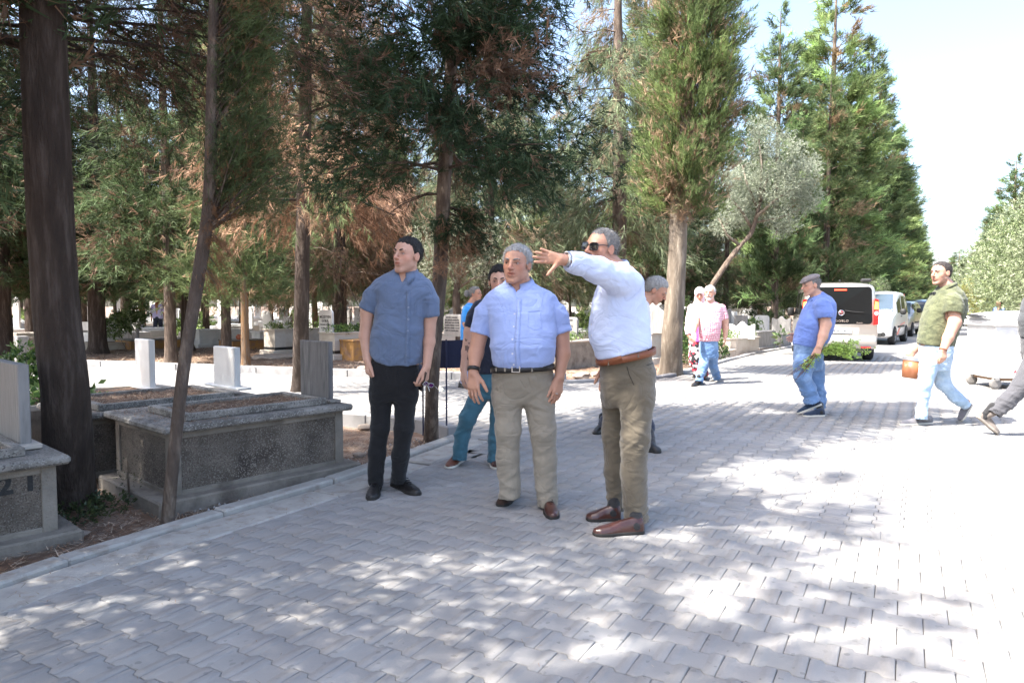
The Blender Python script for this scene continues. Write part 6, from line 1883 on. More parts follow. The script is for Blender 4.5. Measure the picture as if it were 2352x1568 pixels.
buttons(root, so, bv, [(1366, 690), (1361, 717), (1359, 745), (1359, 770)], r=.005)
ribbon(root, so, bv, [(1373, 665), (1366, 700), (1361, 745), (1361, 790), (1372, 812)], .003, M_paleshirt, "placket_seam")
ribbon(root, so, bv, [(1478, 650), (1466, 672), (1447, 686), (1432, 690)], .003, M_paleshirt, "shoulder_seam")
ribbon(root, so, bv, [(1311, 583), (1316, 600), (1313, 615)], .004, M_paleshirt, "cuff_seam"); buttons(root, so, bv, [(1304, 605), (1304, 592)], r=.005)
stR = stations([(860, 1375, 1505, .172, .0), (790, 1372, 1497, .184, .0)], YR)
zb_ = P(1435, 817, YR).z
belt = belt_ring(root, stR, zb_, (-.22, 0), .036, M_tanleather, grow=.007)
bvb = bvh(np.array([tuple(v.co + root.location) for v in belt.data.vertices]), [tuple(f.vertices) for f in belt.data.polygons])
ribbon(root, belt, bvb, [(1404, 829), (1428, 822)], .030, M_tanleather, "belt_patch", off=.002, th=.003, sub=3)
for bx, by in ((1398, 830), (1466, 812), (1384, 834)): ribbon(root, to, bvb, [(bx, by - 9), (bx, by + 9)], .012, M_olivetr, "belt_loop", off=.0015, sub=2)
bvt = bvh(TV, TF)
ribbon(root, to, bvt, [(1485, 839), (1503, 833)], .003, M_blackcloth, "pocket_welt"); buttons(root, to, bvt, [(1495, 845)], m=M_olivetr, r=.006)
ribbon(root, to, bvt, [(1440, 842), (1445, 860), (1456, 884)], .003, M_blackcloth, "pocket_slit")
wst = hw + Vector((.028, .004, -.003))
wb = band(root, wst, P(1320, 602, YR - .40), .0335, M_steel, "watch_bracelet", w=.017, th=.004)
mb = MB().lathe([(.018, 0), (.019, .006), (.016, .009), (.001, .009)], 18, Matrix.Translation(wst + Vector((0, .006, .036)) - root.location) @ Matrix.Rotation(-.1, 4, "X")); mb.build("watch_case", M_steel, wb, True)
# sunglasses and moustache
R, c = fr
Rh = Matrix(R.tolist())
sunglasses("sunglasses", Vector(c + R @ (np.array([0, .405, .045]) * .238)), Rh @ Matrix.Rotation(0, 3, "X"), parent=root, s=1.12)
S = Sdf()
for s_ in (-1, 1): S.cap(c + R @ (np.array([s_ * .02, .405, -.165]) * .238), c + R @ (np.array([s_ * .12, .345, -.205]) * .238), .0085, .006, k=.006)
sdf_obj("moustache", S, .0035, M_hairsalt, root, disp=lambda p, N: .0012 * vnoise(p * 350))

# ================= man in the navy tee standing behind
M_navytee = cloth("navy_jersey", (.010, .013, .030), var=.1)
M_teal = cloth("teal_twill", (.045, .135, .185), var=.12)
YB = 5.5
root, fr, (so, SV, SF), _, nb = build_person(dict(
    Y=YB, fx=1095, fy=1073, label="black-haired tattooed man in a navy T-shirt and teal trousers half hidden behind the silver-haired man", hb=.005, h=.007, skin=M_skinlight,
    head=dict(x=1148, y=648, h=.245, phi=4, pitch=4, dy=0), neck=(1148, 690, .02), tint=dict(beard=.35), browm=M_hairblack,
    hair=dict(m=M_hairblack, thick=.045, front=.35, side=.03, top=.04, rough=.006), eyes=dict(thick=.022),
    torso=[(856, 1090, 1178, .110, 0), (800, 1088, 1182, .115, 0), (760, 1090, 1192, .115, 0), (720, 1092, 1198, .115, 0), (705, 1090, 1202, .105, 0), (693, 1096, 1196, .09, .01), (684, 1112, 1182, .072, .015), (676, 1128, 1168, .058, .015)],
    pelvis=[(915, 1092, 1164, .075, .0), (890, 1087, 1172, .10, 0), (850, 1090, 1175, .105, 0)],
    legs=[[(1103, 905, 24, 0), (1075, 958, 20, -.02), (1062, 1000, 17, 0), (1055, 1055, 16.5, 0)], [(1148, 905, 24, 0), (1145, 960, 20, 0), (1139, 1010, 17, 0), (1136, 1060, 15.5, 0)]],
    arms=[dict(pts=[(1099, 707, 13, 0), (1080, 762, 14.5, 0), (1073, 808, 12.5, -.02), (1065, 848, 8.5, -.05)], sleeve=[(1099, 707, 14, 0), (1088, 728, 16, 0), (1082, 752, 16, 0)], hand=dict(d=(-.1, -.15, -1), t=(.3, -1, 0), n=(1, .2, 0), curl=(.5, .5, .5, .5), spread=.03, thumb=.3)),
          dict(pts=[(1194, 703, 17, 0), (1206, 762, 14, 0), (1208, 808, 12, -.02), (1200, 848, 8.5, -.05)], sleeve=[(1194, 704, 18, 0), (1202, 728, 18.5, 0), (1206, 752, 17, 0)], hand=dict(d=(0, -.15, -1), t=(-.3, -1, 0), n=(-1, .2, 0), curl=(.5, .5, .5, .5)))],
    shirt=dict(m=M_navytee, vdepth=.01, amp=.006, seed=31), trousers=dict(m=M_teal, amp=.010, seed=32),
    shoes=[dict(pts=(G(1061, 1056), G(1029, 1076)), m=mat("brown_moccasin_leather", (.13, .045, .025), .5, bump=.3), sole=M_solewhite, ankle=P(1055, 1040, YB), laces=M_brownsuede), dict(pts=(G(1128, 1058), G(1144, 1078)), m=M_brownleather, sole=M_solewhite, ankle=P(1136, 1046, YB), laces=M_brownsuede)]))
bv2 = None
for o_ in root.children:
    if o_.name.startswith("body"):
        a_ = o_.data.color_attributes["tint"]; n_ = len(o_.data.vertices)
        co = np.empty(n_ * 3, np.float32); o_.data.vertices.foreach_get("co", co); co = co.reshape(-1, 3).astype(float) + np.array(root.location)
        cc = np.empty(n_ * 4, np.float32); a_.data.foreach_get("color", cc); cc = cc.reshape(-1, 4)
        z1, z2 = P(1075, 775, YB).z, P(1068, 825, YB).z
        m_ = (co[:, 2] < z1) & (co[:, 2] > z2) & (co[:, 0] > P(1072, 800, YB).x - .01) & (co[:, 0] < P(1095, 800, YB).x) & (vnoise(co * 38) + .5 * vnoise(co * 90) > .05)
        cc[m_, :3] *= .28; a_.data.foreach_set("color", cc.ravel())

# ================= grey-haired man looking down behind the pointing man
M_whiteshirt = cloth("white_shirt_cloth", (.66, .68, .78), var=.04)
M_darkjean = cloth("dark_navy_jeans", (.018, .024, .045), var=.15)
YG = 6.4
build_person(dict(
    Y=YG, fx=1440, fy=1020, label="silver-haired man with bowed head walking behind the pointing man, white shirt and dark jeans", hb=.005, h=.008,
    head=dict(x=1508, y=668, h=.238, phi=-68, pitch=34, dy=0), neck=(1482, 692, 0), neckr=.055, browm=M_hairgrey, hair=dict(m=M_hairgrey, thick=.045, front=.33, side=.03, top=.02), skin=M_skin,
    torso=[(822, 1425, 1482, .13, 0), (790, 1424, 1488, .14, 0), (750, 1426, 1492, .15, 0), (715, 1432, 1492, .16, 0), (698, 1442, 1490, .12, 0), (688, 1455, 1486, .07, 0), (680, 1465, 1482, .055, 0)],
    pelvis=[(900, 1425, 1482, .10, 0), (860, 1420, 1486, .13, 0), (815, 1424, 1483, .13, 0)],
    legs=[[(1445, 880, 20, .08), (1415, 935, 16, .08), (1395, 962, 14, .2), (1384, 975, 12, .3)], [(1460, 880, 20, -.08), (1478, 940, 16, -.1), (1488, 980, 13.5, -.15), (1492, 1012, 12, -.2)]],
    arms=[dict(pts=[(1462, 712, 14, -.15), (1460, 760, 12, -.18), (1468, 800, 10, -.2), (1478, 830, 7.5, -.22)], sleeve=[(1462, 712, 17, -.14), (1460, 760, 14, -.18), (1468, 800, 12, -.2), (1477, 825, 9.5, -.22)], hand=dict(d=(.2, -.1, -1), t=(1, 0, 0), n=(0, 1, 0), curl=(.5, .5, .5, .5))),
          dict(pts=[(1462, 712, 14, .15), (1455, 760, 12, .18), (1450, 800, 10, .2), (1446, 830, 7.5, .2)], sleeve=[(1462, 712, 17, .14), (1455, 760, 14, .18), (1450, 800, 12, .2), (1447, 825, 9.5, .2)], hand=dict(d=(0, -.1, -1), t=(1, 0, 0), n=(0, -1, 0), curl=(.5, .5, .5, .5)))],
    shirt=dict(m=M_whiteshirt, phi=-80, vdepth=.02, amp=.005, seed=41), trousers=dict(m=M_darkjean, amp=.008, seed=42),
    shoes=[dict(pts=(G(1386, 984), G(1368, 998)), m=M_blackleather, ankle=P(1384, 972, YG + .3)), dict(pts=(G(1484, 1036), G(1518, 1040)), m=M_blackleather, ankle=P(1492, 1008, YG - .2))]))

# ================= ponytail man in bright blue, further back
M_brightblue = cloth("bright_blue_jersey", (.03, .26, .70), var=.05)
M_paletr = cloth("pale_lilac_trousers", (.42, .42, .58), var=.06)
YP = 10.9
root, fr, _, _, _ = build_person(dict(
    Y=YP, fx=1070, fy=889, label="man with a grey ponytail bun and bright blue shirt seen between the two blue-shirted men", hb=.008, h=.010,
    head=dict(x=1093, y=676, h=.235, phi=-62, pitch=0, dy=0, eyes=True), neck=(1083, 696, 0), tint=dict(beard=.5, grey=True), hair=dict(m=M_hairsalt, thick=.05, front=.36, side=.0, recede=.05), browm=M_hairsalt,
    torso=[(790, 1058, 1092, .12, 0), (750, 1058, 1094, .14, 0), (720, 1060, 1096, .15, 0), (706, 1063, 1096, .15, 0), (699, 1070, 1092, .09, 0), (693, 1076, 1090, .055, 0)],
    pelvis=[(835, 1058, 1090, .10, 0), (810, 1056, 1092, .13, 0), (780, 1057, 1091, .13, 0)],
    legs=[[(1070, 825, 11, -.08), (1068, 850, 9, -.08), (1065, 870, 7.5, -.08), (1063, 882, 7, -.08)], [(1080, 825, 11, .08), (1082, 850, 9, .08), (1083, 868, 7.5, .1), (1084, 878, 7, .12)]],
    arms=[dict(pts=[(1074, 712, 9, -.17), (1070, 742, 7.5, -.2), (1078, 768, 6, -.2), (1090, 785, 4.5, -.2)], sleeve=[(1074, 712, 10, -.17), (1072, 728, 10, -.18), (1070, 742, 9, -.2)], hand=dict(d=(.6, -.1, -.8), t=(1, 0, 1), n=(0, 1, 0), curl=(.5, .5, .5, .5))),
          dict(pts=[(1082, 712, 9, .17), (1084, 742, 7.5, .2), (1088, 768, 6, .2), (1095, 785, 4.5, .2)], sleeve=[(1082, 712, 10, .17), (1083, 728, 10, .18), (1084, 742, 9, .2)], hand=dict(d=(.6, -.1, -.8), t=(1, 0, 1), n=(0, -1, 0), curl=(.5, .5, .5, .5)))],
    shirt=dict(m=M_brightblue, phi=-70, vdepth=.0, amp=.006, seed=51), trousers=dict(m=M_paletr, amp=.01, seed=52),
    shoes=[dict(pts=(G(1055, 889), G(1074, 892)), m=M_blackleather, ankle=P(1063, 880, YP - .08)), dict(pts=(G(1078, 882), G(1096, 884)), m=M_blackleather, ankle=P(1084, 876, YP + .12))]))
S = Sdf(); S.ell(P(1072, 674, YP + .02), (.045, .05, .055), k=.01); S.cap(P(1072, 674, YP), P(1084, 668, YP), .02, .03); sdf_obj("hair_bun", S, .008, M_hairsalt, root, disp=lambda p, N: .004 * vnoise(p * 60))

# ================= someone hidden behind the young man, only pale sneakers show
YH = 10.6
build_person(dict(
    Y=YH, fx=975, fy=893, label="walker almost wholly hidden behind the young man, pale sneakers showing beside the slim trunk", hb=.012, h=.013,
    head=dict(x=945, y=672, h=.23, phi=-60, eyes=False), neck=(944, 692, 0), hair=dict(m=M_hairblack, thick=.05),
    torso=[(785, 922, 960, .12, 0), (740, 920, 962, .14, 0), (715, 924, 960, .15, 0), (698, 934, 952, .06, 0)], pelvis=[(830, 924, 960, .10, 0), (800, 922, 962, .13, 0), (775, 923, 961, .13, 0)],
    legs=[[(938, 825, 11, -.08), (950, 855, 9, -.08), (958, 875, 7.5, -.1), (962, 886, 7, -.1)], [(948, 825, 11, .08), (968, 855, 9, .08), (985, 875, 7.5, .05), (996, 886, 7, .0)]],
    arms=[dict(pts=[(935, 712, 9, -.17), (932, 745, 7.5, -.2), (936, 770, 6, -.2), (942, 790, 4.5, -.2)], sleeve=[(935, 712, 10, -.17), (932, 745, 9, -.2)], hand=dict(d=(0, 0, -1), t=(1, 0, 0), n=(0, 1, 0))), dict(pts=[(945, 712, 9, .17), (946, 745, 7.5, .2), (950, 770, 6, .2), (954, 790, 4.5, .2)], sleeve=[(945, 712, 10, .17), (946, 745, 9, .2)], hand=dict(d=(0, 0, -1), t=(1, 0, 0), n=(0, 1, 0)))],
    shirt=dict(m=M_whiteshirt, phi=-60, vdepth=0), trousers=dict(m=M_darkjean, amp=.01),
    shoes=[dict(pts=(G(951, 893), G(974, 897)), m=M_solewhite, sole=M_solewhite, ankle=P(960, 884, YH - .1), h=.008), dict(pts=(G(993, 893), G(1018, 899)), m=M_solewhite, sole=M_solewhite, ankle=P(996, 884, YH), h=.008)]))

# ================= the couple
M_pinkplaid = mat("pink_white_check_cotton", (.80, .62, .66), .9, fold=(4.6, .022, 1.4), attr="tint", bump=.2, bscale=500)
M_jean = cloth("mid_blue_denim", (.10, .19, .36), var=.28, color2=(.22, .34, .52), c2scale=5, c2lo=.5, c2hi=.75)
def plaid(p):
    u = p[:, 0] * 1.0 + p[:, 1] * .6; g = np.minimum(np.abs((u * 28) % 1 - .5), np.abs((p[:, 2] * 28) % 1 - .5))
    return np.where((g < .17)[:, None], np.array([[.75, .35, .42]]), np.array([[1, 1, 1]]))
YM = 11.3
build_person(dict(
    Y=YM, fx=1622, fy=880, label="white-bearded man in a pink checked shirt and blue jeans", hb=.0065, h=.009, skin=M_skinlight,
    head=dict(x=1630, y=673, h=.245, phi=28, pitch=0), neck=(1632, 694, .01), neckr=.062, tint=dict(beard=0), browm=M_hairwhite, hair=dict(m=M_hairwhite, thick=.035, front=.34, side=.02, recede=.04),
    torso=[(783, 1606, 1650, .13, 0), (765, 1605, 1653, .15, -.02), (740, 1605, 1655, .155, -.02), (715, 1605, 1660, .14, 0), (703, 1608, 1660, .12, 0), (697, 1616, 1652, .08, .01), (692, 1622, 1642, .06, .01)],
    pelvis=[(822, 1607, 1648, .10, 0), (800, 1605, 1650, .12, 0), (776, 1607, 1648, .12, 0)],
    legs=[[(1619, 815, 12.5, 0), (1615, 842, 11, -.1), (1608, 862, 10, -.15), (1605, 878, 9, -.2)], [(1638, 815, 12.5, 0), (1638, 838, 10.5, .1), (1643, 856, 9.5, .2), (1647, 868, 8.5, .3)]],
    arms=[dict(pts=[(1609, 708, 9, 0), (1601, 730, 8, -.02), (1598, 745, 6.5, -.1), (1594, 762, 5, -.15)], sleeve=[(1609, 708, 10, 0), (1602, 732, 9.5, -.02)], hand=dict(d=(-.2, -.2, -1), t=(0, -1, 0), n=(1, 0, 0))),
          dict(pts=[(1657, 708, 9, 0), (1665, 735, 8, 0), (1667, 752, 6.5, -.02), (1666, 772, 5, -.05)], sleeve=[(1657, 708, 10, 0), (1664, 733, 10, 0)], hand=dict(d=(0, -.1, -1), t=(-.3, -1, 0), n=(-1, 0, 0)))],
    shirt=dict(m=M_pinkplaid, phi=20, vdepth=.05, col=plaid, amp=.006, seed=61), trousers=dict(m=M_jean, amp=.012, seed=62),
    shoes=[dict(pts=(G(1612, 879), G(1591, 888)), m=M_blackleather, ankle=P(1605, 874, YM - .2), h=.007), dict(pts=(G(1652, 868), G(1631, 876)), m=mat("grey_leather_shoe", (.3, .3, .3), .5), ankle=P(1647, 866, YM + .3), h=.007)]))
root_m = root
S = Sdf()
frm = head_frame(P(1630, 673, YM), 28, 0)
Rm, cm = frm
for s_ in (-1, 1): S.cap(cm + Rm @ (np.array([s_ * .23, .05, -.22]) * .245), cm + Rm @ (np.array([s_ * .06, .29, -.42]) * .245), .017, .022, k=.02); S.cap(cm + Rm @ (np.array([s_ * .02, .39, -.165]) * .245), cm + Rm @ (np.array([s_ * .12, .33, -.21]) * .245), .009, .007, k=.006)
for o_ in list(bpy.data.objects):
    if o_.get("label", "").startswith("white-bearded"): sdf_obj("beard", S, .006, M_hairwhite, o_, disp=lambda p, N: .003 * vnoise(p * 90))
M_lilac = cloth("pale_pink_cardigan", (.72, .52, .60), var=.05)
M_magenta = cloth("magenta_top", (.62, .12, .60), var=.05)
M_floral = mat("black_floral_print_cloth", (.03, .03, .035), .9, speck=((.78, .74, .72), .55, (.55, .05, .08), .78), speckscale=22, bump=.2)
M_scarf = mat("pink_patterned_headscarf", (.72, .50, .52), .9, speck=((.85, .8, .8), .6), speckscale=60, bump=.4, bscale=60)
YW = 11.85
build_person(dict(
    Y=YW, fx=1605, fy=868, label="woman in a pink headscarf, lilac cardigan and floral trousers beside the bearded man", hb=.007, h=.009, skin=M_skinlight,
    head=dict(x=1607, y=676, h=.225, phi=15, pitch=22), neck=(1604, 694, .01), neckr=.05, hair=None,
    torso=[(790, 1583, 1622, .12, 0), (765, 1583, 1620, .13, -.01), (740, 1585, 1618, .13, -.02), (715, 1585, 1622, .12, 0), (703, 1588, 1620, .11, 0), (697, 1594, 1614, .07, 0), (692, 1598, 1610, .05, 0)],
    pelvis=[(830, 1582, 1618, .11, 0), (800, 1582, 1620, .14, 0), (776, 1584, 1619, .13, 0)],
    legs=[[(1594, 815, 12, 0), (1596, 838, 11, 0), (1599, 850, 8.5, 0), (1600, 859, 6.5, 0)], [(1610, 815, 12, 0), (1613, 838, 11, 0), (1617, 852, 8.5, -.1), (1620, 864, 6.5, -.15)]],
    arms=[dict(pts=[(1589, 708, 8, 0), (1584, 735, 6.5, 0), (1581, 755, 5.5, -.02), (1582, 770, 4.5, -.05)], sleeve=[(1589, 708, 9.5, 0), (1584, 735, 8.5, 0), (1581, 755, 7.5, -.02), (1582, 768, 6.5, -.05)], hand=dict(d=(.3, -.2, -1), t=(0, -1, 0), n=(1, 0, 0), s=.9)),
          dict(pts=[(1617, 708, 8, 0), (1622, 735, 6.5, 0), (1624, 755, 5.5, -.02), (1622, 770, 4.5, -.05)], sleeve=[(1617, 708, 9.5, 0), (1622, 735, 8.5, 0), (1624, 755, 7.5, -.02), (1622, 768, 6.5, -.05)], hand=dict(d=(0, -.2, -1), t=(0, -1, 0), n=(-1, 0, 0), s=.9))],
    shirt=dict(m=M_lilac, phi=10, vdepth=.05, amp=.008, seed=71), trousers=dict(m=M_floral, amp=.012, seed=72),
    shoes=[dict(pts=(G(1602, 860), G(1594, 868)), m=M_blackleather, ankle=P(1600, 856, YW), h=.008, wd=.9), dict(pts=(G(1621, 865), G(1616, 873)), m=M_blackleather, ankle=P(1620, 861, YW - .15), h=.008, wd=.9)]))
wroot = [o_ for o_ in bpy.data.objects if o_.get("label", "").startswith("woman in a pink headscarf")][0]
Rw, cw = head_frame(P(1607, 676, YW), 15, 22)
S = Sdf(); WW = lambda x, y, z: cw + Rw @ (np.array([x, y, z]) * .225)
S.ell(WW(0, -.05, .14), np.array([.39, .47, .42]) * .225, Rw, .01); S.ell(WW(0, -.08, -.25), np.array([.36, .36, .42]) * .225, Rw, .02); S.cap(WW(0, -.05, -.5), WW(0, -.1, -.75), .085, .10, k=.03)
S.ell(WW(0, .42, -.06), np.array([.235, .35, .31]) * .225, Rw, .01, op="s")
sdf_obj("headscarf", S, .006, M_scarf, wroot, disp=cloth_disp(.004, 4))
S = Sdf(); S.loft(stations([(784, 1592, 1606, .03, -.145), (745, 1592, 1607, .03, -.145), (712, 1596, 1606, .03, -.12)], YW), k=.005); sdf_obj("top", S, .009, M_magenta, wroot)

# ================= man in the flat cap with green branches
M_linen = cloth("blue_linen", (.15, .23, .55), var=.14)
M_jeanblue = cloth("faded_blue_jeans", (.13, .23, .42), var=.25, color2=(.30, .42, .62), c2scale=4, c2lo=.5, c2hi=.8)
M_capcloth = cloth("grey_flat_cap_cloth", (.17, .145, .145), var=.08)
YK = 8.15
root, fr, (so, SV, SF), _, nb = build_person(dict(
    Y=YK, fx=1872, fy=950, label="man in a grey flat cap, blue linen shirt and jeans walking left with leafy branches", hb=.0055, h=.008, skin=M_skinlight,
    head=dict(x=1862, y=656, h=.245, phi=82, pitch=8), neck=(1877, 680, 0), neckr=.062, tint=dict(beard=.25, grey=True), hair=dict(m=M_hairsalt, thick=.018, front=.3, side=.0, recede=.2, rough=.002), browm=M_hairsalt,
    torso=[(800, 1822, 1892, .14, 0), (775, 1826, 1904, .155, 0), (745, 1833, 1914, .165, 0), (715, 1845, 1917, .17, 0), (697, 1855, 1915, .17, 0), (684, 1862, 1908, .12, 0), (676, 1866, 1896, .075, 0), (670, 1868, 1888, .06, 0)],
    pelvis=[(850, 1825, 1888, .11, 0), (820, 1822, 1890, .14, 0), (788, 1825, 1890, .135, 0)],
    legs=[[(1845, 838, 24, -.09), (1843, 866, 19.5, -.12), (1856, 895, 18, -.10), (1866, 924, 17, -.10)], [(1872, 838, 22, .09), (1876, 870, 17, .08), (1880, 905, 15, .1), (1883, 938, 13, .1)]],
    arms=[dict(pts=[(1889, 704, 11.5, -.15), (1897, 745, 11.5, -.2), (1890, 772, 10, -.24), (1882, 795, 7, -.28)], sleeve=[(1888, 702, 17, -.16), (1893, 718, 18, -.18), (1894, 730, 17, -.19)], hand=dict(d=(-.35, -.1, -1), t=(-1, .2, .3), n=(.2, 1, .0), curl=(1.1, 1.1, 1.1, 1.1), spread=0, thumb=.2)),
          dict(pts=[(1885, 700, 14, .17), (1872, 745, 11, .2), (1850, 760, 9, .2), (1832, 770, 7, .2)], sleeve=[(1885, 702, 17, .16), (1878, 722, 17, .18), (1874, 735, 16, .19)], hand=dict(d=(-.8, -.1, -.4), t=(-.3, .2, 1), n=(0, -1, 0)))],
    shirt=dict(m=M_linen, phi=85, vdepth=.02, hem=[(1790, 786), (1814, 787), (1845, 795), (1875, 798), (1892, 792), (1920, 780)], amp=.009, seed=81), trousers=dict(m=M_jeanblue, amp=.014, seed=82),
    shoes=[dict(pts=(P(1888, 929, YK - .12), G(1832, 951)), m=cloth("navy_canvas", (.012, .03, .065)), sole=M_solewhite, ankle=P(1872, 920, YK - .1)), dict(pts=(G(1893, 955), G(1845, 956)), m=cloth("navy_canvas_shoe", (.012, .025, .055)), sole=M_solewhite, ankle=P(1883, 935, YK + .1))]))
collar(root, so, nb, None, 85, M_linen, r=.072, zoff=.005, hb=.025, point=.03)
R, c = fr
S = Sdf(); W_ = lambda x, y, z: c + R @ (np.array([x, y, z]) * .245)
S.ell(W_(0, -.03, .36), np.array([.375, .47, .16]) * .245, R @ np.array(Matrix.Rotation(-.22, 3, "X")), .01)
S.ell(W_(0, .30, .26), np.array([.27, .24, .035]) * .245, R @ np.array(Matrix.Rotation(-.35, 3, "X")), .02)
sdf_obj("flat_cap", S, .005, M_capcloth, root, disp=lambda p, N: .003 * vnoise(p * 25))
# his branches
bo = P(1881, 806, YK - .28)
r = empty("leafy_branches", bo, 0, label="bunch of leafy green branches held low in the flat-capped man's fist", cat="branches")
rngk = np.random.default_rng(12)
tail = P(1800, 878, YK - .25) - bo
pp, dd = [], []
M_twig = mat("brown_twigs", (.13, .06, .04), .8)
for i in range(13):
    e = P(1925 + 82 * rngk.random(), 783 + 38 * rngk.random(), YK - .36 + .2 * rngk.random()) - bo
    a = tail * (.62 + .46 * rngk.random()) + Vector(rngk.normal(0, .05, 3))
    q = [a, a * .5 + Vector(rngk.normal(0, .008, 3)), Vector(rngk.normal(0, .008, 3)), e * .5 + Vector((0, 0, .035)), e]
    MB().tube(q, [.0018, .0025, .003, .0025, .001], n=5).build("stem", M_twig, r, True)
    for k in range(80):
        t = .12 + .88 * rngk.random(); u = t * 2
        c = (q[2].lerp(q[3], u) if u < 1 else q[3].lerp(q[4], u - 1)); pp.append(np.array(c) + rngk.normal(0, .013, 3)); dd.append([1, rngk.normal() * .7, rngk.normal() * .7])
    for k in range(16 if i % 2 else 5):
        c = q[2].lerp(q[0], .1 + .6 * rngk.random()); pp.append(np.array(c) + rngk.normal(0, .012, 3)); dd.append([1, rngk.normal() * .6, rngk.normal() * .6])
V, F, C = blades(np.array(pp), unit(np.array(dd)), np.full(len(pp), .050), np.array([.36, .50, .12]) * np.exp(rngk.normal(0, .25, (len(pp), 1))), rngk, 3, .20, .8, leaf=True)
link("foliage", mesh_np("foliage", V, F, M_green, col=C), r)

# ================= man in the olive polo with a bucket
M_polo = cloth("olive_green_jersey", (.115, .125, .065), var=.18, color2=(.075, .085, .045), c2scale=14)
M_lightjean = cloth("light_washed_jeans", (.36, .50, .66), var=.15, color2=(.50, .62, .74), c2scale=5)
M_greysneaker = cloth("grey_knit_sneaker", (.16, .155, .17), var=.1)
YO = 7.45
root, fr, (so, SV, SF), _, nb = build_person(dict(
    Y=YO, fx=2140, fy=970, label="dark-haired man in an olive polo shirt and light jeans striding left with a bucket", hb=.005, h=.0075, skin=M_skinlight,
    head=dict(x=2160, y=628, h=.250, phi=72, pitch=2), neck=(2176, 656, 0), neckr=.064, tint=dict(beard=.55), hair=dict(m=mat("dark_cropped_hair", (.045, .036, .034), .7, bump=1.5, bscale=160), thick=.03, front=.35, side=.03, rough=.003), browm=M_hairblack,
    torso=[(800, 2111, 2184, .13, 0), (775, 2112, 2192, .145, 0), (740, 2119, 2206, .155, 0), (710, 2128, 2216, .165, 0), (688, 2138, 2215, .17, 0), (672, 2148, 2206, .15, 0), (662, 2156, 2198, .10, 0), (652, 2162, 2190, .062, 0)],
    pelvis=[(850, 2116, 2180, .11, 0), (820, 2114, 2184, .14, 0), (788, 2115, 2185, .135, 0)],
    legs=[[(2134, 838, 21, -.09), (2124, 880, 15.5, -.1), (2119, 925, 12.5, -.08), (2116, 962, 11.5, -.08)], [(2160, 838, 21, .09), (2166, 880, 16, .1), (2193, 910, 13, .1), (2221, 932, 11, .12)]],
    arms=[dict(pts=[(2189, 697, 12.5, -.15), (2193, 740, 13, -.2), (2178, 775, 11, -.24), (2167, 802, 7.5, -.26)], sleeve=[(2189, 692, 19, -.16), (2190, 706, 20, -.17), (2189, 721, 18.5, -.19)], hand=dict(d=(-.05, -.1, -1), t=(-1, -.1, 0), n=(-.2, 1, 0), curl=(.55, .55, .6, .6), spread=0, thumb=.25)),
          dict(pts=[(2180, 690, 16, .17), (2162, 740, 12, .2), (2128, 780, 10, .2), (2100, 805, 7.5, .18)], sleeve=[(2180, 692, 19, .16), (2172, 708, 19, .17), (2166, 722, 18, .19)], hand=dict(d=(-.6, -.1, -.7), t=(-.3, .2, 1), n=(-.6, 0, -1), curl=(1.1, 1.1, 1.1, 1.1), spread=0, thumb=.2))],
    shirt=dict(m=M_polo, phi=75, vdepth=.03, hem=[(2090, 787), (2110, 789), (2150, 797), (2187, 798), (2200, 792)], amp=.008, seed=91), trousers=dict(m=M_lightjean, amp=.012, seed=92),
    shoes=[dict(sock=None, pts=(G(2140, 972), G(2068, 976)), m=M_greysneaker, sole=M_solewhite, ankle=P(2117, 955, YO - .08)), dict(sock=None, pts=(P(2233, 928, YO + .16), G(2206, 968)), m=M_greysneaker, sole=M_solewhite, ankle=P(2222, 930, YO + .12))]))
collar(root, so, nb, None, 75, M_polo, r=.074, zoff=.012, hb=.028, point=.03)
bv = bvh(SV, SF)
p, n = on_surface(bv, 2143, 674, .01)
if p is not None:
    R_ = (n.to_track_quat("Y", "Z")).to_matrix()
    tag(sunglasses("sunglasses", p, R_, s=.8), label="sunglasses hooked in the olive polo shirt's collar", cat="sunglasses")
band(root, P(2166, 803, YO - .26), P(2178, 775, YO - .24), .0365, M_tanleather, "bracelet", w=.012)
# bucket
bp_ = P(2092, 868, YO + .18); r = empty("bucket", bp_, 0, label="orange and white plastic bucket carried by the man in the olive polo", cat="bucket")
r.rotation_euler = (0, .12, 0)
M_bktorange = mat("orange_printed_plastic", (.42, .16, .07), .35, color2=(.60, .42, .28), c2scale=9, c2lo=.6, c2hi=.66); M_bktwhite = mat("white_plastic", (.72, .72, .72), .35)
MB().lathe([(.088, 0), (.094, .01), (.105, .2)], 28).build("pail", M_bktorange, r, True)
MB().lathe([(.106, .195), (.112, .2), (.112, .222), (.118, .226), (.118, .235), (.106, .238), (.100, .225), (.092, .03)], 28).build("rim", M_bktwhite, r, True)
MB().tube([(.112 * math.cos(a), .0, .225 + .10 * math.sin(a)) for a in np.linspace(0, math.pi, 14)], .0035, n=6).build("handle", M_bktwhite, r, True)

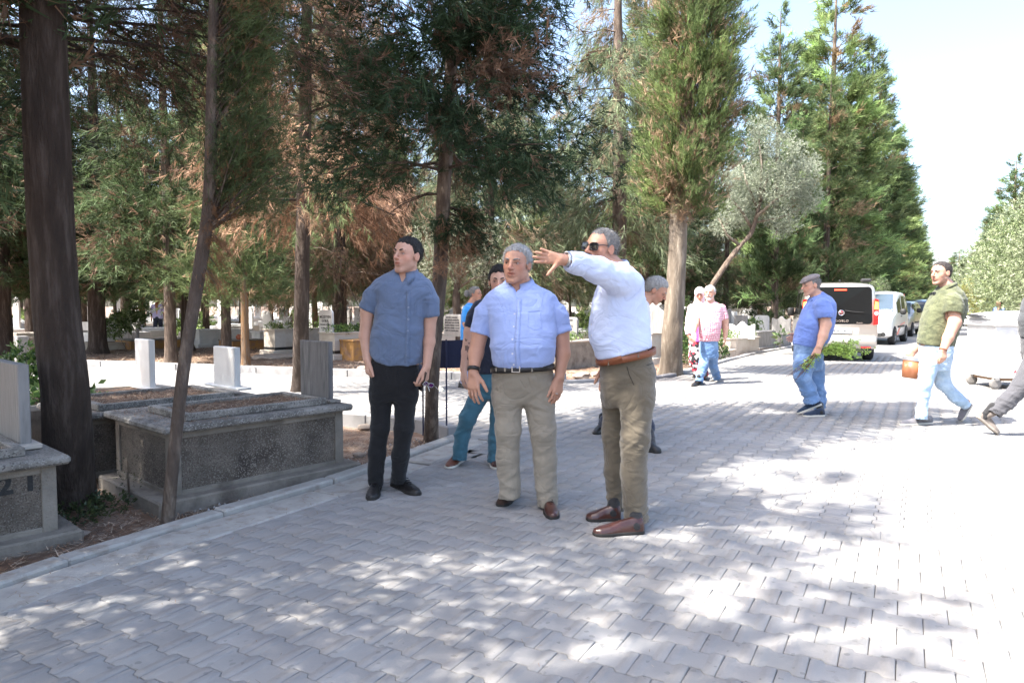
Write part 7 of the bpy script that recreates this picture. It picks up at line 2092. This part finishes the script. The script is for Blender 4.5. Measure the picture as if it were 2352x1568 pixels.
# ================= man leaving at the right edge
M_greytr = cloth("dark_grey_work_trousers", (.075, .075, .085), var=.12); M_greyjacket = cloth("dark_grey_jacket", (.055, .06, .068), var=.12)
YE = 6.85
build_person(dict(
    Y=YE, fx=2330, fy=995, label="man in dark grey trousers striding out of the picture at the right edge", hb=.008, h=.009,
    head=dict(x=2440, y=560, h=.25, phi=-75), neck=(2432, 592, 0), hair=dict(m=M_hairblack),
    torso=[(775, 2352, 2432, .14, 0), (735, 2346, 2440, .15, 0), (690, 2360, 2448, .16, 0), (640, 2390, 2468, .17, 0), (615, 2398, 2466, .16, 0), (602, 2412, 2455, .10, 0), (592, 2420, 2444, .06, 0)],
    pelvis=[(850, 2362, 2430, .11, 0), (810, 2350, 2436, .14, 0), (760, 2352, 2436, .14, 0)],
    legs=[[(2378, 832, 25, -.09), (2348, 885, 21, -.1), (2312, 922, 18, -.08), (2283, 950, 15, -.05)], [(2408, 835, 26, .09), (2440, 905, 20, .05), (2450, 960, 17, 0), (2452, 1000, 15, 0)]],
    arms=[dict(pts=[(2428, 650, 17, -.18), (2440, 710, 14, -.2), (2455, 750, 12, -.25), (2470, 780, 8.5, -.28)], sleeve=[(2428, 650, 20, -.17), (2440, 710, 18, -.2), (2455, 750, 16, -.25), (2468, 775, 13, -.27)], hand=dict(d=(.3, -.1, -1), t=(1, 0, 0), n=(0, 1, 0))),
          dict(pts=[(2428, 650, 17, .18), (2410, 710, 14, .2), (2385, 745, 12, .2), (2372, 770, 8.5, .2)], sleeve=[(2428, 650, 20, .17), (2410, 710, 18, .2), (2385, 745, 16, .2), (2374, 766, 13, .2)], hand=dict(d=(-.3, -.1, -1), t=(1, 0, 0), n=(0, -1, 0)))],
    shirt=dict(m=M_greyjacket, phi=-75, vdepth=0, hem=[(2290, 780), (2328, 778), (2352, 784), (2440, 784), (2500, 780)], amp=.012, seed=95), trousers=dict(m=M_greytr, amp=.013, seed=96),
    shoes=[dict(pts=(P(2243, 957, YE + .03), G(2291, 998)), m=cloth("taupe_suede_sneaker", (.16, .135, .12)), sole=mat("dusty_taupe_sole", (.25, .22, .19), .9), ankle=P(2280, 948, YE - .04), h=.005), dict(pts=(G(2440, 1018), G(2480, 1024)), m=M_greysneaker, ankle=P(2452, 1000, YE), h=.008)]))

# ================= small far figures
def far_person(x, yf, H, phi, label, shirt, trousers, hair, lean=0.0, stride=.12, scarf=False):
    g = G(x, yf); Y = g.y; k = H / 1.72
    U = lambda dx, z, dy=0: np.array([g.x + dx * k, Y + dy * k, z * k])
    a = math.radians(phi); f = np.array([-math.sin(a), -math.cos(a), 0]); l = np.array([f[1], -f[0], 0])
    Q = lambda s, fw, z: np.array([g.x, Y, 0]) + (l * s + f * fw) * k + np.array([0, 0, z * k])
    r = empty("person", (g.x, g.y, 0), 0, label=label, cat="person")
    tp = lean
    B = Sdf(); B.ell(Q(0, .03 + tp * 1.2, 1.60 - tp * .35), np.array([.08, .1, .12]) * k, k=.02); B.cap(Q(0, tp, 1.42 - tp * .3), Q(0, .02 + tp * 1.1, 1.52 - tp * .3), .055 * k, k=.02); B.cap(Q(0, 0, .9), Q(0, tp, 1.35 - tp * .3), .10 * k, .12 * k)
    for s in (-1, 1):
        B.chain([(Q(s * .19, tp, 1.36 - tp * .3), .045 * k), (Q(s * .24, -.02 * s + tp, 1.1 - tp * .3), .038 * k), (Q(s * .22, .08 * s + tp * 1.1, .88 - tp * .3), .03 * k), (Q(s * .21, .1 * s + tp * 1.1, .78 - tp * .3), .035 * k)], k=.02)
        B.chain([(Q(s * .09, 0, .9), .07 * k), (Q(s * .09, s * stride * .6, .48), .05 * k), (Q(s * .08, s * stride, .07), .035 * k)], k=.02)
    sdf_obj("body", B, .014, M_skin, r, colfn=lambda p: np.ones((len(p), 3)))
    T = Sdf(); T.cap(Q(-.08, .0, .92), Q(-.10, tp, 1.32 - tp * .3), .12 * k, .12 * k, k=.05); T.cap(Q(.08, .0, .92), Q(.10, tp, 1.32 - tp * .3), .12 * k, .12 * k, k=.05)
    for s in (-1, 1): T.cap(Q(s * .18, tp, 1.36 - tp * .3), Q(s * .235, tp, 1.15 - tp * .3), .065 * k, .06 * k, k=.04)
    sdf_obj("shirt", T, .014, shirt, r, disp=cloth_disp(.006, 3))
    L = Sdf(); L.cap(Q(-.06, 0, .9), Q(.06, 0, .9), .12 * k)
    for s in (-1, 1): L.chain([(Q(s * .09, 0, .86), .095 * k), (Q(s * .09, s * stride * .6, .48), .07 * k), (Q(s * .08, s * stride, .08), .055 * k)], k=.03)
    sdf_obj("trousers", L, .014, trousers, r)
    for s in (-1, 1):
        S_ = Sdf(); S_.cap(Q(s * .08, s * stride - .04, .035), Q(s * .08, s * stride + .15, .03), .035 * k, .028 * k); sdf_obj("shoe", S_, .012, M_blackleather, r)
    Hs = Sdf(); Hs.ell(Q(0, -.005 + tp * 1.2, 1.635 - tp * .35), np.array([.09, .11, .11]) * k, k=.02)
    if scarf: Hs.cap(Q(0, -.07, 1.6), Q(0, -.11, 1.32), .07 * k, .05 * k)
    c0 = Q(0, .06 + tp * 1.2, 1.56 - tp * .35); Hs.ell(c0 + f * .05, np.array([.085, .085, .10]) * k, k=.01, op="s")
    sdf_obj("hair", Hs, .012, hair, r)
    return r
M_stripe = bpy.data.materials.new("lilac_striped_cloth"); M_stripe.use_nodes = True
_n = M_stripe.node_tree.nodes; _l = M_stripe.node_tree.links; _b = _n["Principled BSDF"]; _w = _n.new("ShaderNodeTexWave"); _w.inputs["Scale"].default_value = 9; _w.bands_direction = "X"
_r = _n.new("ShaderNodeValToRGB"); _r.color_ramp.elements[0].color = (.14, .11, .42, 1); _r.color_ramp.elements[1].color = (.70, .66, .80, 1); _r.color_ramp.elements[0].position = .35; _r.color_ramp.elements[1].position = .5
_t = _n.new("ShaderNodeTexCoord"); _l.new(_t.outputs["Object"], _w.inputs["Vector"]); _l.new(_w.outputs["Fac"], _r.inputs[0]); _l.new(_r.outputs[0], _b.inputs["Base Color"]); _b.inputs["Roughness"].default_value = .9
far_person(364, 781, 1.62, 172, "woman with long auburn hair in a lilac striped top walking away among the graves", M_stripe, M_darkjean, M_hairred, stride=.10, scarf=True)
far_person(2216, 750, 1.66, 30, "distant walker in a white top and dark trousers behind the olive polo man", M_whiteshirt, M_blackcloth, M_hairblack)
far_person(2303, 778, 1.6, 60, "person in a light blue shirt bending forward behind the shrub on the right", cloth("light_blue_shirt", (.20, .32, .75)), M_darkjean, M_hairblack, lean=.35)
# ------------------------------------------------------------------ vehicles
M_silver = mat("silver_car_paint", (.50, .46, .41), .28, metallic=.55, coat=.8)
M_whitecar = mat("white_car_paint", (.72, .72, .73), .3, coat=.8)
M_blackcar = mat("black_car_paint", (.012, .012, .014), .22, coat=1.0)
M_glass = mat("dark_car_glass", (.007, .008, .009), .15, spec=.22)
M_windscreen = mat("bluish_windscreen", (.06, .085, .11), .06, spec=.9, coat=.6)
M_trim = mat("black_car_trim", (.02, .02, .02), .6)
M_tyre = mat("tyre_rubber", (.022, .022, .023), .9, bump=.3, bscale=60)
M_rim = mat("alloy_rim", (.42, .42, .43), .35, metallic=.8)
M_lampred = mat("red_tail_lamp", (.45, .008, .008), .15, coat=.8)
M_lampon = mat("lit_amber_tail_lamp", (.8, .2, .02), .3, emit=(1.0, .36, .05), estr=2.2)
M_brakeon = mat("lit_red_brake_lamp", (.8, .02, .01), .3, emit=(1.0, .05, .02), estr=3.0)
M_lampwhite = mat("clear_lamp", (.55, .6, .66), .1, coat=.6)
M_platewhite = mat("number_plate", (.75, .75, .76), .4); M_plateblue = mat("number_plate_blue", (.02, .06, .35), .4)
M_chrome = mat("chrome", (.75, .75, .76), .12, metallic=1.0)
M_redpink = mat("red_side_decal", (.62, .16, .13), .4)

class Car:
    def __init__(s, st, width_scale=1.0):
        s.st = np.array(st, float); s.k = width_scale
    def half(s, y):
        return [np.interp(y, s.st[:, 0], s.st[:, i]) for i in range(1, 7)]
    def prof(s, y):
        zb, zm, zt, wb, wm, wt = s.half(y); k = s.k
        r = min(.16, wt * .25)
        return [(wb * .84 * k, zb), (wb * k, zb + .07), (wm * k, zb * .5 + zm * .5), (wm * k * .995, zm), ((wm * .5 + wt * .5) * k, zm * .5 + zt * .5), ((wm * .12 + wt * .88) * k, zt - .12), ((wt - .03) * k, zt - .05), ((wt - r) * k, zt - .008), ((wt * .4) * k, zt + .012)]
    def wx(s, y, z):
        p = s.prof(y); return float(np.interp(z, [q[1] for q in p[:7]], [q[0] for q in p[:7]]))
    def body(s, m, root, name="body"):
        ys = s.st[:, 0]; Y = []
        for a, b in zip(ys, ys[1:]): Y += [a + (b - a) * t / 3 for t in range(3)]
        Y.append(ys[-1]); V = []; F = []
        for y in Y:
            h = s.prof(y); ring = h + [(-x, z) for x, z in h[::-1]]
            V += [(x, y, z) for x, z in ring]; n = len(ring)
        for i in range(len(Y) - 1):
            for k in range(n): F.append((i * n + (k + 1) % n, i * n + k, (i + 1) * n + k, (i + 1) * n + (k + 1) % n))
        F.append(tuple(range(n))); F.append(tuple((len(Y) - 1) * n + k for k in range(n))[::-1])
        o = MB().add(V, F).build(name, m, root, True)
        return o
    def side_plate(s, root, name, m, side, pts, off=.004, th=.006, parent=None):
        """pts: polygon of (y, z) on the flank"""
        V = [(side * (s.wx(y, z) + off), y, z) for y, z in pts] + [(side * (s.wx(y, z) + off - th), y, z) for y, z in pts]
        n = len(pts); cy = sum(p[0] for p in pts) / n; cz = sum(p[1] for p in pts) / n
        F = [tuple(range(n)), tuple(range(2 * n - 1, n - 1, -1))] + [(i, n + i, n + (i + 1) % n, (i + 1) % n) for i in range(n)]
        return MB().add(V, F).build(name, m, parent or root)

def rrect(x0, x1, z0, z1, r, n=5, top=0.0):
    pts = []
    for (cx, cz, a0) in ((x1 - r, z0 + r, -90), (x1 - r, z1 - r, 0), (x0 + r, z1 - r, 90), (x0 + r, z0 + r, 180)):
        for i in range(n + 1):
            a = math.radians(a0 + 90 * i / n); pts.append((cx + r * math.cos(a), cz + r * math.sin(a)))
    return [(x * (1 - top * (z - z0) / (z1 - z0)), z) for x, z in pts]

def face_plate(root, name, m, pts, y, th=.008, curve=0.0, lean=0.0, z0=0.0, parent=None, facing=-1):
    """flat-ish part on the rear (facing -1) or front face; pts (x, z)"""
    f = lambda x, z, d: (x, y + facing * d - facing * curve * x * x + lean * (z - z0), z)
    cx = sum(p[0] for p in pts) / len(pts); cz = sum(p[1] for p in pts) / len(pts)
    n = len(pts)
    V = [f(cx, cz, th)] + [f(x, z, th) for x, z in pts] + [f(x, z, -.02) for x, z in pts]
    F = [(0, 1 + i, 1 + (i + 1) % n) for i in range(n)] + [(1 + i, 1 + n + i, 1 + n + (i + 1) % n, 1 + (i + 1) % n) for i in range(n)]
    return MB().add(V, F).build(name, m, parent or root)

def wheel(root, x, y, r, w, side):
    wr = empty("wheel", (x, y, r)); wr.parent = root
    Mx = Matrix.Rotation(math.pi / 2 * side, 4, "Y")
    MB().lathe([(r * .62, -w / 2), (r * .93, -w / 2), (r * .985, -w * .4), (r, -w * .2), (r, w * .2), (r * .985, w * .4), (r * .93, w / 2), (r * .66, w / 2), (r * .62, w * .42)], 32, Mx).build("tyre", M_tyre, wr, True)
    rm = MB().lathe([(r * .64, w * .15), (r * .65, w * .46), (r * .60, w * .46), (r * .57, w * .25), (.03, w * .22), (.03, w * .36), (.001, w * .38)], 28, Mx)
    for i in range(6):
        a = i * math.pi / 3; q = Mx @ Matrix.Rotation(a, 4, "Z"); rm.box(.03, r * .6, -.018, .018, w * .26, w * .42, q, bev=.004)
    rm.build("rim", M_rim, wr, False)
    return wr

def plate(root, txt, x, y, z, facing, w=.5):
    p = MB().box(x - w / 2, x + w / 2, y - .006, y + .006, z - .055, z + .055, bev=.003).build("number_plate", M_platewhite, root)
    MB().box(x - w / 2 + .004, x - w / 2 + .04, y - .0085, y + .0085, z - .048, z + .048).build("country_strip", M_plateblue, p)
    if not txt: return
    Mt = Matrix(((1, 0, 0, x + .02), (0, 0, -1, y - .0085), (0, 1, 0, z), (0, 0, 0, 1))) if facing < 0 else Matrix(((-1, 0, 0, x - .02), (0, 0, 1, y + .0085), (0, 1, 0, z), (0, 0, 0, 1)))
    text_obj("plate_lettering", txt, .088, M_letter, p, Mt, .001, bold=.001)

FACE = lambda x, y, z: Matrix(((1, 0, 0, x), (0, 0, -1, y), (0, 1, 0, z), (0, 0, 0, 1)))
def place_car(label, cat, X, Y, heading):
    return empty("parked_car", (X, Y, 0), -math.radians(heading), label=label, cat=cat, group="cars standing along the road")

# silver van seen from behind
van = place_car("silver people-carrier van seen from behind, its tail and brake lamps lit", "van", 7.64, 15.92, 19)
van.name = "silver_van"
kx = .89
C1 = Car([(0, .46, 1.0, 1.74, .80, .885, .76), (.06, .36, 1.0, 1.80, .89, .91, .80), (.4, .30, 1.0, 1.84, .91, .915, .815), (1.2, .26, 1.0, 1.85, .91, .92, .82), (2.6, .26, 1.0, 1.84, .91, .92, .81), (3.15, .26, 1.0, 1.55, .91, .92, .78), (3.45, .26, .98, 1.15, .91, .91, .80), (3.9, .28, .9, 1.0, .90, .89, .76), (4.15, .33, .75, .84, .82, .80, .66), (4.25, .4, .65, .72, .70, .68, .55)], kx)
C1.body(M_silver, van)
face_plate(van, "rear_window", M_glass, [(x * kx, z) for x, z in rrect(-.77, .77, .875, 1.735, .09, top=.05)], -.002, th=.012, curve=.02)
W_ = [o for o in van.children if o.name.startswith("rear_window")][0]
face_plate(van, "high_brake_lamp", M_brakeon, rrect(-.13, .13, 1.655, 1.68, .01), -.012, th=.008)
for s_ in (-1, 1):
    tl = face_plate(van, "tail_lamp", M_lampred, [(s_ * x * kx, z) for x, z in ((.785, .86), (.90, .87), (.915, 1.15), (.895, 1.44), (.81, 1.46), (.79, 1.38))][::s_], -.004, th=.02)
    face_plate(van, "lit_indicator", M_lampon, [(s_ * x * kx, z) for x, z in ((.805, 1.22), (.895, 1.22), (.885, 1.38), (.815, 1.40))][::s_], -.004, th=.027, parent=tl)
    face_plate(van, "reversing_lamp", M_lampwhite, [(s_ * .85 * kx + .042 * math.cos(a), 1.125 + .048 * math.sin(a)) for a in np.linspace(0, 2 * math.pi, 14, endpoint=False)], -.004, th=.027, parent=tl)
    C1.side_plate(van, "tail_lamp_side", M_lampred, s_, [(.005, .87), (.12, .95), (.15, 1.2), (.12, 1.42), (.005, 1.44)][::s_], parent=tl)
bm_ = MB().box(-.88 * kx, .88 * kx, -.07, .25, .30, .62, bev=.05).build("rear_bumper", M_silver, van, True)
MB().box(-.78 * kx, .78 * kx, -.05, .2, .22, .32, bev=.03).build("bumper_valance", M_trim, van)
for s_ in (-1, 1): MB().box(s_ * .62 * kx - .1, s_ * .62 * kx + .1, -.078, -.06, .325, .355).build("reflector", M_lampred, bm_)
face_plate(van, "tailgate_recess", mat("plate_recess", (.33, .31, .28), .5), rrect(-.38, .42, .635, .80, .03), -.004, th=.004)
plate(van, "09 AG 403", 0, -.022, .715, -1)
text_obj("dealer_lettering", "YÜCEL OTOMOTİV", .028, M_letter, van, FACE(0, -.017, .652), .001)
lg = MB().lathe([(.066, 0), (.066, .012), (.058, .018), (.054, .012), (.001, .012)], 24, Matrix.Translation((.03, -.014, 1.135)) @ Matrix.Rotation(math.pi / 2, 4, "X")).build("badge", M_chrome, van, True)
MB().lathe([(.046, .0), (.046, .0145), (.001, .0145)], 22, Matrix.Translation((.03, -.014, 1.135)) @ Matrix.Rotation(math.pi / 2, 4, "X")).build("badge_disc", mat("badge_red", (.22, .02, .03), .3), lg, True)
text_obj("badge_lettering", "FIAT", .042, M_chrome, lg, FACE(.03, -.0305, 1.135), .001, bold=.001)
text_obj("model_lettering", "DOBLO", .075, M_chrome, van, FACE(.045, -.020, .945), .003, spacing=1.15, bold=.001)
text_obj("trim_lettering", "Premio", .045, M_chrome, van, FACE(.47 * kx, -.022, .905), .002, bold=.0005)
MB().tube([(.11, -.022, 1.19), (.25, -.03, 1.165), (.55 * kx, -.026, 1.15)], [.012, .007, .005], n=6).build("wiper", M_trim, van)
MB().box(-.03, .01, .06, .10, 1.85, 1.90, bev=.01).build("aerial", M_trim, van)
MB().box(.50 * kx, .75 * kx, .12, .28, 1.85, 1.93, bev=.03).build("roof_bar_foot", M_trim, van)
for s_ in (-1, 1):
    MB().box(s_ * 1.0 * kx - .09, s_ * 1.0 * kx + .09, 2.95, 3.07, 1.02, 1.25, bev=.04).build("mirror", M_trim, van, True)
    for (a, b_) in ((.25, 1.25), (1.33, 2.2), (2.28, 2.95)): C1.side_plate(van, "side_window", M_glass, s_, [(a, 1.08), (b_, 1.08), (b_ - .03, 1.62), (a + .03, 1.64)][::s_])
    for yy in (.80, 3.45): wheel(van, s_ * .80 * kx, yy, .315, .21, s_)
    MB().box(s_ * .9 * kx - .012, s_ * .9 * kx + .012, 1.3, 2.9, .62, .68, bev=.005).build("side_strip", M_trim, van)
    MB().box(s_ * .915 * kx - .02, s_ * .915 * kx + .02, 1.22, 1.36, 1.0, 1.03, bev=.008).build("door_handle", M_trim, van)
MB().box(-.62, .62, .2, 3.8, .20, .32).build("underbody", M_trim, van)

# white van facing the camera behind it
def front_car(label, X, Y, axis, paint, L=4.1, H=1.8, decal=False, scale=1.0):
    """X, Y: front centre on the ground; axis: bearing from the front to the rear"""
    r = place_car(label, "van" if H > 1.7 else "car", X, Y, axis)
    r.scale = (scale, scale, scale)
    k = H / 1.8
    C = Car([(0, .36, .55, .66, .62, .66, .55), (.06, .28, .66, .76, .76, .78, .66), (.3, .24, .85, .93, .85, .86, .74), (.85, .22, .98, 1.10 * k, .88, .88, .78), (1.05, .22, 1.0, 1.22 * k, .88, .885, .76), (1.7, .22, 1.0, 1.72 * k, .88, .89, .74), (2.1, .22, 1.0, 1.80 * k, .88, .89, .77), (3.2, .22, 1.0, 1.80 * k, .88, .89, .78), (3.9, .25, 1.0, 1.74 * k, .88, .88, .76), (4.08, .32, 1.0, 1.62 * k, .82, .85, .72)], .92)
    C.body(paint, r)
    # windscreen lies on the slope between the bonnet and the roof
    ws = []
    for y, f in ((.92, 1.0), (1.66, .86)):
        zt = C.half(y)[2]
        ws.append((y, zt))
    (y0, z0), (y1, z1) = ws; hx0, hx1 = .70, .62
    V = [(-hx0, y0, z0 + .03), (hx0, y0, z0 + .03), (hx1, y1, z1 + .025), (-hx1, y1, z1 + .025)]
    V += [(a, b - .0, c - .03) for a, b, c in V]
    MB().add(V, [(0, 1, 2, 3), (7, 6, 5, 4), (0, 4, 5, 1), (1, 5, 6, 2), (2, 6, 7, 3), (3, 7, 4, 0)]).build("windscreen", M_windscreen, r)
    for s in (-1, 1):
        q = [(s * .40, .60), (s * .72, .66), (s * .80, .78), (s * .76, .86), (s * .50, .76)]
        V = []; 
        for x, z in q: V.append((x, .05 + .55 * max(0, abs(x) - .38) ** 1.2, z))
        V += [(x, y - .035, z + .01) for x, y, z in V]
        n = 5; F = [tuple(range(n)), tuple(range(2 * n - 1, n - 1, -1))] + [(i, (i + 1) % n, n + (i + 1) % n, n + i) for i in range(n)]
        MB().add(V, F).build("headlight", M_lampwhite, r)
        MB().lathe([(.075, 0), (.075, .02), (.05, .03), (.045, .01), (.001, .01)], 18, Matrix.Translation((s * .58, .02, .36)) @ Matrix.Rotation(math.pi / 2, 4, "X")).build("fog_lamp", M_trim, r)
        MB().box(s * .98 - .09, s * .98 + .09, 1.25, 1.36, 1.0, 1.2, bev=.04).build("mirror", M_trim, r, True)
        for (a, b_, za, zb) in ((1.45, 2.25, 1.40, 1.64 * k), (2.35, 3.2, 1.64 * k, 1.64 * k), (3.3, 3.85, 1.62 * k, 1.60 * k)): C.side_plate(r, "side_window", M_glass, s, [(a, 1.06), (b_, 1.06), (b_ - .02, zb), (a + .12, za)][::s])
        for yy in (.78, 3.40): wheel(r, s * .74, yy, .31, .2, s)
        MB().box(s * .825 - .012, s * .825 + .012, 1.4, 2.9, .55, .62, bev=.005).build("side_strip", M_trim, r)
        MB().box(s * .83 - .02, s * .83 + .02, 2.02, 2.16, .92, .95, bev=.008).build("door_handle", M_trim, r)
        if decal: C.side_plate(r, "red_decal", M_redpink, s, [(1.15, .30), (3.95, .34), (4.0, 1.0), (3.0, .72), (2.0, .66)][::s], off=.003)
        if decal: C.side_plate(r, "red_decal", M_redpink, s, [(3.3, 1.02), (3.98, 1.02), (3.95, 1.72), (3.8, 1.74), (3.75, 1.1)][::s], off=.0025)
    MB().box(-.55, .55, -.005, .1, .28, .42, bev=.02).build("air_intake", M_trim, r)
    MB().box(-.3, .3, .02, .1, .60, .66, bev=.015).build("grille", M_trim, r)
    plate(r, "", 0, -.02, .48, -1)
    return r
fw = Vector((P(2051, 702, 22.9).x, 22.9, 0)); a_ = math.radians(37)
ax = Vector((math.sin(a_), math.cos(a_), 0)); rt = Vector((math.cos(a_), -math.sin(a_), 0))
fc = fw - rt * .74 - ax * .78
front_car("white delivery van with red side decals facing the camera behind the silver van", fc.x, fc.y, 37, M_whitecar, decal=True).name = "white_van"
fw = Vector((P(2089, 702, 28.9).x, 28.9, 0)); fc = fw - rt * .7 - ax * .6
front_car("silver car mostly hidden behind the white delivery van", fc.x, fc.y, 37, M_silver, H=1.5)
# black car from behind
bc = place_car("black hatchback with red tail lamps parked beyond the white van", "car", P(2103, 702, 37.0).x, 37.0, 32)
C2 = Car([(0, .42, .95, 1.42, .70, .84, .62), (.1, .3, .95, 1.50, .84, .87, .66), (.6, .25, .95, 1.62, .87, .88, .68), (1.6, .22, .95, 1.66, .87, .88, .70), (2.4, .22, .95, 1.60, .87, .88, .68), (3.0, .22, .93, 1.15, .87, .87, .70), (3.7, .26, .82, .92, .84, .82, .66), (4.0, .36, .6, .7, .66, .64, .5)], .85)
C2.body(M_blackcar, bc)
face_plate(bc, "rear_window", M_windscreen, rrect(-.55, .55, 1.02, 1.40, .07, top=.1), -.004, th=.03)
for s_ in (-1, 1):
    face_plate(bc, "tail_lamp", M_lampred, [(s_ * x, z) for x, z in ((.50, .95), (.72, 1.0), (.70, 1.32), (.60, 1.28))][::s_], -.01, th=.035)
    for yy in (.7, 3.2): wheel(bc, s_ * .70, yy, .32, .21, s_)
    C2.side_plate(bc, "side_window", M_glass, s_, [(.5, 1.02), (2.6, 1.02), (2.3, 1.45), (.7, 1.48)][::s_])
    MB().tube([(s_ * .52, .5, 1.66), (s_ * .52, 1.3, 1.71), (s_ * .52, 2.2, 1.66)], .018, n=6).build("roof_rail", M_trim, bc)
MB().box(-.72, .72, -.08, .2, .3, .6, bev=.05).build("rear_bumper", M_blackcar, bc, True)
plate(bc, "", 0, -.03, .78, -1)
fw = Vector((P(2117, 702, 45).x, 45, 0)); a_ = math.radians(34); ax = Vector((math.sin(a_), math.cos(a_), 0)); rt = Vector((math.cos(a_), -math.sin(a_), 0)); fc = fw - rt * .4
front_car("farthest parked car, white with dark roof rails, facing the camera", fc.x, fc.y, 34, M_whitecar, H=1.6)

# ------------------------------------------------------------------ waste container and bollard on the right
Yb = 10.56; xl = P(2287, 800, Yb).x
M_binwhite = mat("whitewashed_galvanised_steel", (.62, .62, .62), .5, var=.12, vscale=5, color2=(.45, .42, .38), c2scale=7, c2lo=.55, c2hi=.75)
wc = empty("waste_container", (xl, Yb, 0), math.radians(-6), label="white steel waste container on small wheels at the right edge of the picture", cat="waste container")
zt, zb = P(0, 742, Yb).z, P(0, 868, Yb).z
V = [(0, 0, zb), (1.25, 0, zb), (1.25, .75, zb), (0, .75, zb), (-.02, -.03, zt), (1.27, -.03, zt), (1.27, .78, zt), (-.02, .78, zt)]
MB().add(V, [(0, 3, 2, 1), (0, 1, 5, 4), (1, 2, 6, 5), (2, 3, 7, 6), (3, 0, 4, 7), (4, 5, 6, 7)]).build("bin_body", M_binwhite, wc)
for (a, b_, c, d) in ((-.06, 1.31, -.07, -.02), (-.06, 1.31, .77, .82), (-.06, -.01, -.018, .768), (1.26, 1.31, -.018, .768)): MB().box(a, b_, c, d, zt - .045, zt + .045, bev=.012).build("rim_bar", M_binwhite, wc)
for xx in (.0, .60, 1.2): MB().box(xx, xx + .05, -.022, -.004 + .0, zb, zt - .05, bev=.004).build("rib", M_binwhite, wc)
MB().tube([(-.0, .37, zt + .03), (.3, .37, zt + .16), (.65, .37, zt + .2), (1.0, .37, zt + .16), (1.25, .37, zt + .03)], .39, n=14).build("lid", M_binwhite, wc, True).scale = (1, 1, .28)
for o_ in wc.children:
    if o_.name.startswith("lid"): o_.location.z = zt * .72 + .03
MB().box(.05, 1.2, .05, .70, zb - .05, zb - .002, bev=.01).build("chassis", mat("rusty_frame", (.25, .16, .10), .9, var=.3, vscale=10), wc)
for (xx, yy) in ((.04, .05), (1.2, .05), (.04, .7), (1.2, .7)):
    w_ = empty("caster", (xx, yy, .085)); w_.parent = wc
    MB().lathe([(.04, -.02), (.082, -.02), (.085, -.012), (.085, .012), (.082, .02), (.04, .02)], 20, Matrix.Rotation(math.pi / 2, 4, "X")).build("tyre", mat("grey_rubber_tyre", (.18, .17, .16), .8) if (xx, yy) == (.04, .05) else bpy.data.materials["grey_rubber_tyre"], w_, True)
    MB().lathe([(.041, -.016), (.041, .016), (.01, .02)], 16, Matrix.Rotation(math.pi / 2, 4, "X")).build("hub", M_binwhite, w_, True)
    MB().box(-.015, .05, -.03, .03, .05, .12, bev=.005).build("bracket", M_steel, w_)
M_redpaint = mat("stencilled_red_paint", (.60, .04, .06), .7)
fx = lambda x: (P(x, 800, Yb).x - xl)
text_obj("stencil_lettering", "ATEŞ", .085, M_redpaint, wc, FACE(fx(2342), -.012, P(0, 842, Yb).z), .001, align="LEFT", spacing=1.25)
text_obj("stencil_lettering", "ATMAYINIZ", .085, M_redpaint, wc, FACE(fx(2326), -.008, P(0, 853.5, Yb).z), .001, align="LEFT", spacing=1.25)
rg_ = MB().tube([(fx(2352) + .075 * math.cos(a), -.018, P(0, 812, Yb).z + .075 * math.sin(a)) for a in np.linspace(0, 2 * math.pi, 25)], .006, n=6, cap=False).build("round_emblem", M_redpaint, wc, True)
g = G(2242, 750)
tag(MB().lathe([(.07, 0), (.07, .5), (.05, .56), (.001, .57)], 14).build("bollard", M_marble, None, True, g), label="short white bollard at the road edge right of the polo man's back", cat="bollard")
# leafy hanging twigs on the kerb side tomb etc. are part of their trees
